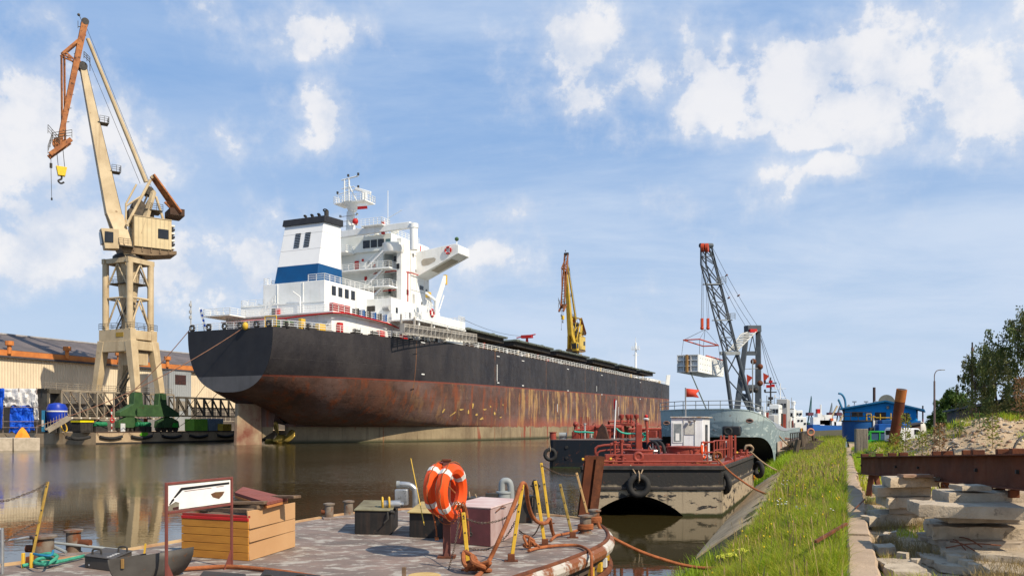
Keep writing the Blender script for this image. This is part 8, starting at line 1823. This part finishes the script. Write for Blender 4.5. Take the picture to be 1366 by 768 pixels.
g = MB(); g.box(F(GD(452, 691)) + V3((0, 0, .01)), (.55, .25, .03), .35); g.box(F(GD(85, 742)) + V3((0, 0, .015)), (.7, .3, .03), .2); g.build('bollard_base', deckm, fb_, bev=.01)
# boxes standing on the deck
def box4(name, label, cat_, a, b, depth_pt, h, m, lid=None, lidm=None, over=.03, group=None, hin=0):
    """a,b front base corners; depth_pt: base corner behind b"""
    t = thing(name, label, cat_, a, 0, group); q = [V3((0, 0, 0)), b - a, depth_pt - a, depth_pt - b]; q = [q[0], q[1], q[2], q[3]]
    up = V3((0, 0, h)); MB().hexa(q + [p + up for p in q]).build('body', m, t, bev=.008)
    if lid:
        c = sum(q, V3()) / 4; e = [c + (p - c) * (1 + over / max(.2, (p - c).length)) for p in q]; z1 = [h + .002 + hin * k for k in (0, 0, 1, 1)]
        MB().hexa([p + V3((0, 0, z)) for p, z in zip(e, z1)] + [p + V3((0, 0, z + lid)) for p, z in zip(e, z1)]).build('lid', lidm or m, t, bev=.006)
    return t, q
A_ = GD(473, 712); B_ = GD(522, 713); t, q = box4('hatch_box', 'left black steel hatch box with a raised lid and winch', 'hatch', A_, B_, GD(531, 702), .345, blackbox, .018, mat('lid_olive', (.22, .20, .12), (.12, .10, .06), 4, .8), .02, 'black hatch boxes on the barge deck', .05)
g = MB(); c = q[1].lerp(q[2], .2) + V3((-.05, .1, .42)); g.cyl(c + V3((-.12, 0, 0)), c + V3((.15, .02, 0)), .06, n=14); g.cyl(c + V3((.15, .02, 0)), c + V3((.2, .02, 0)), .03, n=8); g.build('winch_motor', chromem, t)
for dx in (-.1, .0): MB().torus(c + V3((dx - .02, 0, .02)), (1, .2, 0), .085, .016, 18, 6).build('yellow_guard', yellow, t)
g = MB()
for k in range(5): g.sphere(q[1].lerp(q[2], k / 5) + V3((0, 0, .34 - .03 * (k % 2))), .03, 8, 6)
g.tube([q[1] + V3((-.05, -.02, .34)), q[1] + V3((-.04, -.05, .24)), q[1] + V3((-.1, -.05, .18))], .012, 6); g.build('lid_clamps', dark, t)
A_ = GD(546, 716); B_ = GD(590, 718); t, q = box4('hatch_box', 'right black steel hatch box with yellowish lid behind the lifebuoy post', 'hatch', A_, B_, GD(604, 706), .35, blackbox, .018, mat('lid_yellowish', (.45, .33, .13), (.3, .22, .1), 4, .8), .05, 'black hatch boxes on the barge deck', .05)
# bent vent pipe with a silver lamp housing
t = thing('vent_pipe', 'silver bent vent pipe with a bare metal box lamp on its end', 'pipe', GD(554, 696)); z1 = .62
g = MB(); g.tube(curve([(0, 0, 0), (0, 0, z1 - .14), (-.03, 0, z1 - .05), (-.12, 0, z1), (-.26, 0, z1 + .01)], 6), .05, 14); g.build('pipe', chromem, t); g = MB(); g.tube([(-.26, 0, z1 + .01), (-.31, 0, z1 + .01)], .06, 14); g.build('pipe_collar', greym, t)
MB().bb(-.33, -.12, -.09, .09, z1 - .33, z1 - .07).build('lamp_box', chromem, t, bev=.012)
o = MB().cyl(GD(566, 700, 1.75), P(548, 611, 11.4), .006, n=6).build('yellow_rod', yellow); originize(o, GD(566, 700, 1.75)); tag(o, 'thin yellow rod sticking up left of the lifebuoys', 'rod')
# pink box
A_ = GD(600, 724); B_ = GD(655, 729); t, q = box4('deck_locker', 'faded pink and maroon steel locker with a slightly overhanging lid', 'locker', A_, B_, GD(692, 712), .50, pinkm, .02, mat('pink_lid', (.55, .44, .41), (.46, .30, .28), 2.5, .8), .02, None, .0)
g = MB(); g.hexa([q[0] + V3((-.004, -.015, .01)), q[1] + V3((-.01, -.015, .01)), q[1] + V3((-.01, .02, .01)), q[0] + V3((-.004, .02, .01)), q[0] + V3((-.004, -.015, .49)), q[1] + V3((-.01, -.015, .49)), q[1] + V3((-.01, .02, .49)), q[0] + V3((-.004, .02, .49))]); g.build('front_panel', maroon, t)
g = MB(); c = q[0].lerp(q[1], .52) + V3((0, -.02, .25)); g.beam(c, c - V3((0, 0, .12)), .02, .012); g.torus(c - V3((0, .01, .1)), (0, 1, 0), .022, .007, 12, 5); g.build('hasp', dark, t); g = MB(); g.tube([q[1] + (q[2] - q[1]) * .12 + V3((.02, 0, .45)), q[1] + (q[2] - q[1]) * .30 + V3((.03, -.01, .50)), q[1] + (q[2] - q[1]) * .45 + V3((.02, 0, .47))], .008, 5); g.build('handle', rusty, t)
for k, u in enumerate((.1, .9)): MB().box(q[0].lerp(q[1], u) + V3((0, .05, .0)), (.06, .06, .03)).build('foot', dark, t)
# machinery behind the pink box
t = thing('deck_engine', 'grey vent stack and dark machinery behind the pink locker', 'machine', GD(672, 697))
g = MB(); g.lathe([(.115, 0), (.115, .48), (.13, .49), (.13, .52), (.05, .53)], (0, 0, 0), 20); g.build('stack', greym, t, bev=.004); g = MB(); g.tube(curve([(-.03, 0, .5), (-.03, 0, .63), (0, 0, .69), (.09, 0, .67), (.12, 0, .5), (.12, 0, .1)], 6), .055, 12); g.build('elbow', greym, t)
for (x, y, z, w, d, h) in ((-.45, .1, .0, .5, .3, .42), (-.9, .15, 0, .3, .3, .36), (.35, .1, 0, .25, .25, .45), (-.2, -.05, .42, .2, .1, .08)): MB().bb(x - w / 2, x + w / 2, y - d / 2, y + d / 2, z, z + h).build('casing', dark, t, bev=.01)
random.seed(9)
for k in range(9): x = -.95 + k * .13; MB().cyl((x, .05, .36), (x + random.uniform(-.05, .05), .05, .44 + random.uniform(0, .08)), .013, n=6).build('lever', random.choice((dark, rusty, ropepale)), t)
g = MB(); g.torus((.52, -.1, .62), (1, .5, .1), .085, .02, 18, 6); g.torus((.50, -.1, .35), (.3, 1, .1), .1, .02, 18, 6); g.cyl((.50, -.1, .05), (.52, -.1, .62), .028, n=8); g.cyl((.44, -.1, .62), (.6, -.12, .62), .02, n=6); g.build('capstan_wheel', dark, t)
# lifebuoy post and two lifebuoys
Pb = GD(596, 743); t = thing('lifebuoy_post', 'brown square steel post carrying two orange lifebuoys', 'post', Pb); MB().bb(-.045, .045, -.04, .04, 0, 1.17).build('post', mat('post_brown', (.17, .06, .045), (.11, .045, .035), 4, .7, rust=(RUST, .62, 9), bump=(.3, 40, .004)), t, bev=.006); MB().box((0, 0, .012), (.22, .2, .024)).build('base_plate', rusty, t, bev=.004); MB().box((0, 0, 1.185), (.11, .1, .03)).build('cap', rusty, t, bev=.006)
def lifebuoy(label, loc, rz, tilt, seed):
    o = thing('lifebuoy', label, 'lifebuoy', loc, 0, 'lifebuoys'); o.rotation_euler = (0, tilt, rz); ring(o, .272, .075, orange, buoywhite)
    random.seed(seed); g = MB()
    for k in range(4):
        a0 = k * math.pi / 2 + .78; a1 = a0 + math.pi / 2; pts = []
        for j in range(11): u = j / 10; a = a0 + (a1 - a0) * u; r_ = .345 + .010 * math.sin(u * math.pi) * (1 + random.random()); pts.append(V3((math.cos(a) * r_, -.02 + random.uniform(-.01, .01), math.sin(a) * r_)))
        g.tube(pts, .007, 5)
    g.build('grab_line', ropeor, o); return o
lf = lifebuoy('front right lifebuoy of the pair on the brown post', Pb + V3((.07, -.10, .81)), R(68), R(5), 2)
lifebuoy('rear left lifebuoy of the pair on the brown post', Pb + V3((-.085, .06, .83)), R(66), R(9), 4).scale = (1, 1, .96)
random.seed(17); g = MB()
for k in range(13):
    x = .20 + random.uniform(-.05, .05); y = -.22 + random.uniform(-.03, .03); z = .66; l = random.uniform(.22, .42); g.tube(curve([(x - .08, y, z - .06), (x - .02, y - .02, z + random.uniform(-.02, .05)), (x + .03, y, z - l * .5), (x + random.uniform(-.03, .05), y, z - l)], 4), .0075, 5)
g.tube(curve([(-.05, -.05, 1.12), (.03, -.12, 1.05), (-.02, -.1, .95), (.06, -.13, .85), (.12, -.2, .8)], 5), .008, 5); g.tube(curve([(-.08, -.06, .75), (-.1, -.06, .5), (-.02, -.1, .42), (.1, -.2, .44)], 5), .006, 5)
o = g.build('throw_line', ropeor); o.location = Pb; tag(o, 'bundle of thin orange line hanging at the lower right of the lifebuoys', 'rope')
g = MB(); g.tube(curve([(-.2, .02, .62), (-.16, .0, .5), (-.13, 0, .35), (-.125, 0, .26)], 5), .010, 6); g.cyl((-.125, 0, .25), (-.125, 0, .21), .022, n=8); o = g.build('line_end', ropeor); o.location = Pb; tag(o, 'single thin line end hanging left of the brown post', 'rope')
# yellow stanchions
def stan(label, b, top, w=.05, m=yellow, foot=True):
    t = thing('stanchion', label, 'stanchion', b, 0, 'leaning stanchions on the barge deck'); v = top - b; o = MB().beam((0, 0, 0), v, w, .022, (0, 1, 0)); o.build('bar', m, t, bev=.006)
    d = v.normalized()
    for u in (.06, .35, .65, .94): c = v * u; MB().cyl(c - V3((0, .014, 0)), c + V3((0, .002, 0)), .010, n=8).build('bolt_hole', dark, t)
    if foot: MB().box((0, 0, .04), (.085, .07, .1)).build('socket', rusty, t, bev=.006); MB().box((0, 0, .006), (.16, .12, .012)).build('foot_plate', rusty, t)
    return t
def tp_(b, px, py): return P(px, py, b.y)
for (bx, by, tx, ty, lab, m_) in ((625, 760, 618, 683, 'shortest yellow stanchion, right beside the lifebuoy post', yellow), (682, 748, 697, 646, 'yellow stanchion leaning right with the thick rope looped over its top', yellow), (727, 727, 714, 641, 'yellow stanchion leaning left beside the small rope coil', yellow), (733, 698, 722, 617, 'far yellow stanchion leaning left, tallest in the row', yellow), (764, 717, 747, 645, 'dirty yellow stanchion just left of the right bollards', mat('dirty_yellow_bar', (.38, .27, .06), (.18, .12, .04), 6, .7)), (785, 690, 769, 630, 'bare wooden coloured slat leaning left behind the bollards', mat('slat', (.50, .32, .14), (.4, .24, .1), 5, .7))):
    b = GD(bx, by); stan(lab, b, tp_(b, tx, ty), .045 if m_ is yellow else .04, m_)
# thick ropes
rope('thick_rope', 'thick orange rope rising from the knot over the leaning stanchion and drooping right', [GD(632, 772, 1.5), P(648, 755, 9.3), P(668, 715, 9.4), P(686, 672, 9.6), P(694, 650, 9.75), P(698, 644, 9.85), P(702, 650, 10.0), P(704, 668, 10.3), P(709, 686, 10.6), P(718, 696, 10.8), P(728, 697, 11.1), P(733, 692, 11.6), P(736, 705, 11.9), P(740, 717, 12.0)], .026, ropeor, 'thick orange ropes', 9)
def heap(name, label, c, r, n, rr, seed, h=.12, m=ropeor):
    random.seed(seed); pts = [V3((random.gauss(0, r * .55), random.gauss(0, r * .45), abs(random.gauss(0, h * .6)) + rr)) for k in range(n)]
    o = MB().tube(curve(pts, 5), rr, 7).build(name, m); o.location = c; return tag(o, label, 'rope', 'rope heaps on the barge deck')
heap('rope_heap', 'large frayed orange knot at the bottom of the thick rope', GD(637, 764), .13, 26, .026, 3, .13)
heap('rope_heap', 'small tight orange rope coil beside the yellow stanchion', GD(708, 733), .07, 18, .019, 5, .12)
rope('thick_rope', 'orange rope running along the deck from the coil over the barge edge', [GD(705, 734, 1.43), GD(720, 730, 1.43), GD(745, 727, 1.43), GD(770, 727, 1.43), GD(783, 732, 1.43), GD(788, 738, 1.40), P(789, 745, 10.2), P(789, 775, 10.15)], .020, ropeor, 'thick orange ropes', 8)
rope('thick_rope', 'orange rope lying between the far stanchion and the bollards', [GD(735, 720, 1.43), GD(742, 714, 1.44), GD(752, 712, 1.43), GD(764, 709, 1.44), GD(776, 705, 1.46)], .020, ropeor, 'thick orange ropes', 8)
rope('mooring_rope', 'orange mooring rope from the barge bollards sagging across the water to the bank', [P(797, 696, 12.9), P(806, 710, 12.9), P(839, 728, 12.9), P(862, 738, 12.9), P(886, 746, 12.9), P(911, 753, 12.9), P(938, 757, 12.8), P(962, 756, 12.6), P(990, 749, 12.4)], .026, ropeor, None, 8)
rope('thick_rope', 'orange rope lying along the deck behind the sign frame', [GD(185, 774, 1.43), GD(225, 761, 1.43), GD(265, 757, 1.43), GD(305, 755, 1.43), GD(345, 758, 1.43), GD(385, 763, 1.43), GD(440, 772, 1.43)], .024, ropeor, 'thick orange ropes', 9)
def chain(label, pts, l=.036, r=.0042):
    c = curve(pts, 8); L_ = [0]
    for a, b in zip(c, c[1:]): L_.append(L_[-1] + (b - a).length)
    n = int(L_[-1] / (l * .72)); g = MB(); j = 0
    for k in range(n):
        s_ = L_[-1] * (k + .5) / n
        while j < len(L_) - 2 and L_[j + 1] < s_: j += 1
        u = (s_ - L_[j]) / max(1e-6, L_[j + 1] - L_[j]); p = c[j].lerp(c[j + 1], u); d = (c[j + 1] - c[j]).normalized(); sd_ = d.cross(V3((0, 0, 1)))
        sd_ = sd_.normalized() if sd_.length > .01 else V3((1, 0, 0)); up_ = sd_.cross(d); a = sd_ if k % 2 else up_
        g.tube([p + d * math.cos(x) * l * .5 + a * math.sin(x) * l * .28 for x in [i * math.pi / 4 for i in range(8)]], r, 4, True)
    o = g.build('chain', chainm); originize(o, pts[0]); return tag(o, label, 'chain', 'chains on the barge deck')
chain('chain hanging between the short stanchion and the looped stanchion', [P(619, 690, 9.15), P(640, 697, 9.3), P(665, 694, 9.5), P(682, 685, 9.7), P(692, 672, 9.75)])
chain('low chain sagging to the deck in front of the pink locker', [P(620, 730, 9.3), P(640, 733, 9.4), P(655, 730, 9.6), P(675, 715, 9.8), P(690, 690, 9.85)])
chain('chain hanging down from the lifebuoys to the deck', [P(612, 672, 9.9), P(611, 700, 9.7), P(606, 730, 9.4), P(598, 760, 9.2)])
chain('chain lying on the deck between the yellow stanchions', [GD(690, 705, 1.42), GD(700, 712, 1.42), GD(712, 713, 1.42), P(722, 695, 11.6)])
chain('thin chain from the tall far stanchion to the bare slat', [P(722, 620, 13.1), P(735, 627, 13.3), P(750, 633, 13.5), P(768, 634, 13.6)])
chain('chain from the left edge up to the leaning yellow post', [P(-14, 668, 9.2), P(10, 667, 9.3), P(30, 660, 9.4), P(50, 652, 9.5), P(63, 643, 9.55)])
chain('lower chain sloping up to the middle of the left yellow post', [P(6, 722, 9.1), P(20, 712, 9.3), P(35, 703, 9.45), P(52, 696, 9.55)])
# left: yellow post, handrail, ropes
b = GD(41, 752); stan('tall yellow post leaning right at the left edge', b, P(64, 642, b.y + .15), .03, mat('weathered_yellow', (.45, .29, .05), (.22, .13, .04), 5, .7))
for px, lab in ((31, 'short yellow pin left of the tall post foot'), (42, 'short yellow pin right of the tall post foot')): o = MB().beam((0, 0, 0), (0, 0, .17), .035, .03).build('yellow_pin', yellow, bev=.005); o.location = GD(px, 757); tag(o, lab, 'pin', 'short yellow pins')
o = MB().beam((0, 0, 0), (.02, 0, .16), .018, .018).build('yellow_pin', yellow); o.location = GD(192, 742); tag(o, 'short yellow pin sticking up behind the steel trough', 'pin', 'short yellow pins')
t = thing('handrail', 'bare galvanised handrail bending down at the left edge', 'handrail', GD(3, 765)); g = MB(); c = GD(3, 765); g.tube(curve([(0, 0, -.3), (0, 0, .42), (-.02, .0, .47), (-.1, 0, .49), (-.6, 0, .47)], 5), .018, 9); g.build('rail', chromem, t); g = MB(); g.tube([P(-30, 722, 9.2) - c, P(0, 722, 9.2) - c, P(38, 716, 9.6) - c], .014, 8); g.build('lower_rail', chromem, t)
rope('green_rope', 'turquoise-green rope wound round the left bollard and lying on the deck', [GD(112, 741, 1.44), GD(95, 745, 1.44), GD(78, 748, 1.45), GD(66, 744, 1.50), GD(52, 745, 1.5), GD(47, 750, 1.46), GD(62, 752, 1.46), GD(76, 742, 1.52), GD(66, 738, 1.56), GD(52, 740, 1.53)], .021, ropegreen, None, 8)
rope('green_rope', 'second strand of green rope at the foot of the left bollard', [GD(30, 754, 1.43), GD(45, 751, 1.44), GD(60, 749, 1.44), GD(72, 750, 1.45), GD(85, 747, 1.44)], .020, ropegreen, None, 8)
rope('blue_rope', 'thin blue rope turned round the left bollard', [GD(45, 738, 1.58), GD(55, 740, 1.60), GD(68, 740, 1.60), GD(71, 734, 1.6)], .013, mat('rope_blue', (.02, .22, .36), (.02, .16, .28), 12, .9), None, 7)
g = MB(); a, b = P(60, 722, 10.2), P(160, 733, 10.4); g.cyl(a, b, .018, n=8); g.cyl(P(64, 725, 10.1), P(88, 736, 10.0), .02, n=8); mk('loose_pipes', 'thin grey pipes lying behind the left bollards', 'pipe', g, greym)
# black hatch at the lower left
A_ = GD(113, 757); B_ = GD(150, 762); t, q = box4('low_hatch', 'low dark steel hatch with handles and faint white marks', 'hatch', A_, B_, GD(176, 750), .13, mat('hatch_dark', (.045, .042, .04), (.07, .06, .05), 3, .55, bump=(.2, 30, .004)), .012, None, .015)
for u in (.25, .8):
    c = q[0].lerp(q[2], u) + V3((0, 0, .145)); g = MB(); g.tube(curve([c + V3((-.05, 0, 0)), c + V3((-.04, 0, .05)), c + V3((.04, 0, .05)), c + V3((.05, 0, 0))], 4), .011, 7); g.build('handle', dark, t)
for k in range(4): c = q[1].lerp(q[2], .15 + k * .16) * .8 + V3((0, 0, .1455)); MB().box(c, (.05, .022, .001), .5 + .3 * (k % 2)).build('white_mark', whitesign, t)
MB().bb(.06, .15, -.045, -.015, .03, .05).build('bracket', chromem, t, bev=.004)
A_, B_, C_ = P(143, 746, 8.35), P(212, 737, 8.5), P(196, 745, 8.1)
t = thing('steel_trough', 'open dark half-round steel trough with rusty edge', 'trough', V3((A_.x, A_.y, DZ))); a = A_ - t.location; b = B_ - t.location; rows = []
wv = V3((.20, .42, 0))
for k in range(13): f = math.pi * k / 12; off = (b - a) * (.5 - .5 * math.cos(f)); rows.append([a + off - V3((0, 0, .30 * math.sin(f))), a + off - V3((0, 0, .30 * math.sin(f))) + wv])
trm = mat('trough_steel', (.085, .078, .07), (.05, .045, .04), 3, .55, rust=((.16, .07, .03), .60, 6), bump=(.3, 30, .004)); o = MB().grid(rows).build('shell', trm, t); o.modifiers.new('t', 'SOLIDIFY').thickness = .012
g = MB(); g.add([r_[0] for r_ in rows], [tuple(range(13))]); g.build('front_plate', trm, t); MB().box(a.lerp(b, .3) + V3((0, -.01, -.06)), (.03, .02, .10)).build('latch', mat('brass', (.3, .19, .06), (.2, .1, .04), 5, .5), t, bev=.004)
# lower-middle fittings along the bottom edge
t, q = box4('low_hatch', 'grey steel plate with bent edge at the bottom behind the sign foot', 'plate', GD(262, 790), GD(322, 795), GD(328, 782), .13, dark, None)
t, q = box4('low_hatch', 'low dark hatch with handles at the bottom centre-left', 'hatch', GD(345, 790), GD(420, 800), GD(424, 782), .10, blackbox, .01)
for x in (.08, .4): g = MB(); c = V3((x, .03, .11)); g.tube(curve([c + V3((-.05, 0, 0)), c + V3((-.04, 0, .05)), c + V3((.04, 0, .05)), c + V3((.05, 0, 0))], 4), .010, 7); g.build('handle', dark, t)
o = MB().cyl((0, 0, 0), (0, 0, .06), .17, n=30).build('round_cover', mat('lid_straw', (.52, .37, .15), (.4, .26, .1), 4, .8), bev=.006); o.location = GD(566, 774); tag(o, 'round straw-coloured lid at the bottom edge beside the post', 'lid')
o = MB().bb(-.02, .02, -.02, .02, 0, .17).build('wooden_stub', oldwood, bev=.003); o.location = GD(539, 778); tag(o, 'small wooden stub left of the round lid', 'stub')
# wooden box
A_, B_, C_ = GD(242, 741.5), GD(331, 748), GD(392, 729); t = thing('wooden_box', 'large plank box with orange-brown front and beige side', 'box', A_); b, c = B_ - A_, C_ - A_; d = c - b; h = .52
wd_ = wood
for k in range(5): z0 = k * .094; u = b.normalized(); v_ = V3((-u.y, u.x, 0)) * .022; MB().hexa([V3((0, 0, z0 + .003)), b + V3((0, 0, z0 + .003)), b + v_ + V3((0, 0, z0 + .003)), v_ + V3((0, 0, z0 + .003)), V3((0, 0, z0 + .091)), b + V3((0, 0, z0 + .091)), b + v_ + V3((0, 0, z0 + .091)), v_ + V3((0, 0, z0 + .091))]).build('plank', wd_, t, bev=.003)
u = b.normalized(); v_ = V3((-u.y, u.x, 0)) * .03
MB().hexa([x + V3((0, 0, .470)) - v_ * .2 for x in (V3((0, 0, 0)), b, b + v_, v_)] + [x + V3((0, 0, .505)) - v_ * .2 for x in (V3((0, 0, 0)), b, b + v_, v_)]).build('red_rim', redpipe, t, bev=.004)
MB().hexa([x + V3((0, 0, .507)) + v_ * .4 for x in (V3((0, 0, 0)), b, b + v_, v_)] + [x + V3((0, 0, .535)) + v_ * .4 for x in (V3((0, 0, 0)), b, b + v_, v_)]).build('red_rim', mat('dull_red', (.33, .03, .025), (.2, .03, .02), 5, .6), t, bev=.004)
e = d.normalized(); w2 = V3((e.y, -e.x, 0)) * .02
for z0, z1 in ((0.005, .215), (.220, .375), (.380, .57)): MB().hexa([x + V3((0, 0, z0)) for x in (b + e * .01 + w2, b + d + w2, b + d, b + e * .01)] + [x + V3((0, 0, z1 + .02 * (z1 > .5))) for x in (b + e * .01 + w2 - u * .03, b + d + w2, b + d, b + e * .01 - u * .03)]).build('side_board', ply, t, bev=.003)
MB().hexa([v_ * 1.2 + V3((0, 0, .01)), b - u * .02 + v_ * 1.2 + V3((0, 0, .01)), b + d - u * .02 + V3((0, 0, .01)), d + V3((0, 0, .01)), v_ * 1.2 + V3((0, 0, .46)), b - u * .02 + v_ * 1.2 + V3((0, 0, .46)), b + d - u * .02 + V3((0, 0, .5)), d + V3((0, 0, .5))]).build('inner_box', oldwood, t)
# boards and a red-brown lid piled on the box
def board(label, p, q, w, th, m, grp='boards lying on the wooden box', name='board', up=(0, 0, 1)):
    o = MB().beam(p, q, w, th, up).build(name, m, bev=.004); originize(o, p); return tag(o, label, 'board', grp)
Z_ = DZ + .56
def bp(u_, v2, z): return A_ + b * u_ + d * v2 + V3((0, 0, z - DZ))
board('lowest board across the box, left end sticking out', bp(-.03, .25, Z_), bp(.95, .12, Z_ + .02), .12, .05, oldwood); board('second dark board across the box', bp(.15, .35, Z_ + .05), bp(1.02, .22, Z_ + .06), .11, .04, oldwood)
board('board with a pale end under the lid', bp(.35, .15, Z_ + .09), bp(1.08, .25, Z_ + .11), .10, .035, oldwood); board('light grey board at the back of the pile', bp(.3, .6, Z_ + .11), bp(.95, .55, Z_ + .12), .14, .03, mat('grey_board', (.42, .36, .28), (.3, .25, .19), 5, .85)); board('splintered board sticking out to the right under the lid', bp(.7, .75, Z_ + .12), bp(1.3, .62, Z_ + .15), .12, .035, oldwood)
board('short block of wood at the box left corner', bp(.06, .3, Z_ - .02), bp(.17, .3, Z_ - .02), .09, .06, oldwood)
t = thing('plank_cover', 'red-brown board lid lying tilted on top of the box', 'lid', bp(.7, .3, Z_ + .12)); L0 = t.location
c0, c1, c2, c3 = P(313, 656, 10.5), P(356, 669.5, 10.05), P(384, 663, 10.6), P(324, 648.5, 11.2)
for k in range(6):
    u0, u1 = k / 6 + .003, (k + 1) / 6 - .003; q_ = [c0.lerp(c3, u0), c1.lerp(c2, u0), c1.lerp(c2, u1), c0.lerp(c3, u1)]; q_ = [x - L0 for x in q_]; MB().hexa([x - V3((0, 0, .04)) for x in q_] + q_).build('lid_plank', redwood, t, bev=.003)
q_ = [x - L0 - V3((0, 0, .045)) for x in (c0, c1, c2, c3)]; MB().hexa([x - V3((0, 0, .03)) for x in q_] + q_).build('lid_frame', mat('lid_edge', (.50, .20, .06), (.36, .14, .05), 4, .7), t, bev=.003)
# sign frame
a0, b0_ = GD(222, 778), GD(309, 757); t = thing('sign_frame', 'reddish tube frame holding a broken white sign board', 'sign', a0); b = b0_ - a0; ux = V3((b.x, b.y, 0)).normalized()
def fz(px, py, base): return 3 - (py - HY) / FP * base.y - DZ
za, zb_ = fz(222, 645, a0), fz(312, 637, b0_); zla, zlb = fz(222, 684, a0), fz(312, 672, b0_)
frm = mat('frame_red', (.20, .055, .045), (.13, .045, .035), 5, .6, rust=(DRUST, .62, 9), bump=(.3, 40, .004))
for (p, q) in ((V3((0, 0, 0)), V3((0, 0, za))), (b, b + V3((0, 0, zb_)))): MB().beam(p, q + V3((0, 0, .014)), .028, .028, (0, 1, 0)).build('leg', frm, t, bev=.005)
for (p, q) in ((V3((0, 0, za)), b + V3((0, 0, zb_))), (V3((0, 0, zla)), b + V3((0, 0, zlb)))): MB().beam(p + ux * .016, q - ux * .016, .026, .026).build('crossbar', frm, t, bev=.004)
for p in (V3((0, 0, 0)), b): MB().prism([p - ux * .0 + V3((0, -.01, 0)), p + ux * (-.13 if p.length > .1 else .13) + V3((0, -.01, 0)), p + V3((0, -.01, .24))], (0, .012, 0)).build('gusset', frm, t)
def sp_(u_, v2, o_=-.002): return b * u_ + V3((0, 0, 1)) * ((za * (1 - u_) + zb_ * u_ - .016) * (1 - v2) + (zla * (1 - u_) + zlb * u_ + .016) * v2) + V3((ux.y, -ux.x, 0)) * -o_ * 1
def spoly(name, uv, m, o_=-.003, th=.006, par=t): nn_ = V3((ux.y, -ux.x, 0)); return MB().prism([sp_(x, y) + nn_ * (o_ + .004) for x, y in uv], nn_ * -th if 0 else -nn_ * th).build(name, m, par, smooth=False)
brd = spoly('board', [(.02, .02), (.97, .02), (.97, .97), (.17, .97), (.175, .72), (.12, .66), (.02, .80)], whitesign, 0, .008)
blk_ = mat('sign_black', (.02, .02, .022), None, 5, .5)
spoly('black_stripe', [(.20, .14), (.95, .10), (.95, .19), (.22, .24), (.12, .50), (.09, .50)], blk_, .003, .003, brd); spoly('black_stripe', [(.07, .56), (.10, .52), (.10, .60), (.04, .76), (.03, .74)], blk_, .003, .003, brd); spoly('thin_line', [(.25, .28), (.66, .26), (.66, .275), (.25, .30)], frm, .003, .003, brd); spoly('thin_line', [(.74, .24), (.86, .235), (.86, .25), (.74, .26)], frm, .003, .003, brd)
spoly('torn_hole', [(.65, .52), (.72, .46), (.87, .48), (.84, .62), (.78, .76), (.68, .66)], mat('hole_brown', (.10, .035, .03), (.16, .10, .03), 9, .7), .003, .003, brd); spoly('broken_corner', [(.17, .97), (.175, .72), (.14, .68), (.05, .72), (.03, .84), (.02, .97)], mat('corner_olive', (.24, .22, .17), (.16, .14, .1), 4, .7), -.006, .004, brd); spoly('broken_corner', [(.17, .97), (.17, .86), (.09, .88), (.09, .97)], mat('hole_dark', (.06, .02, .018), None, 4, .7), -.002, .004, brd)
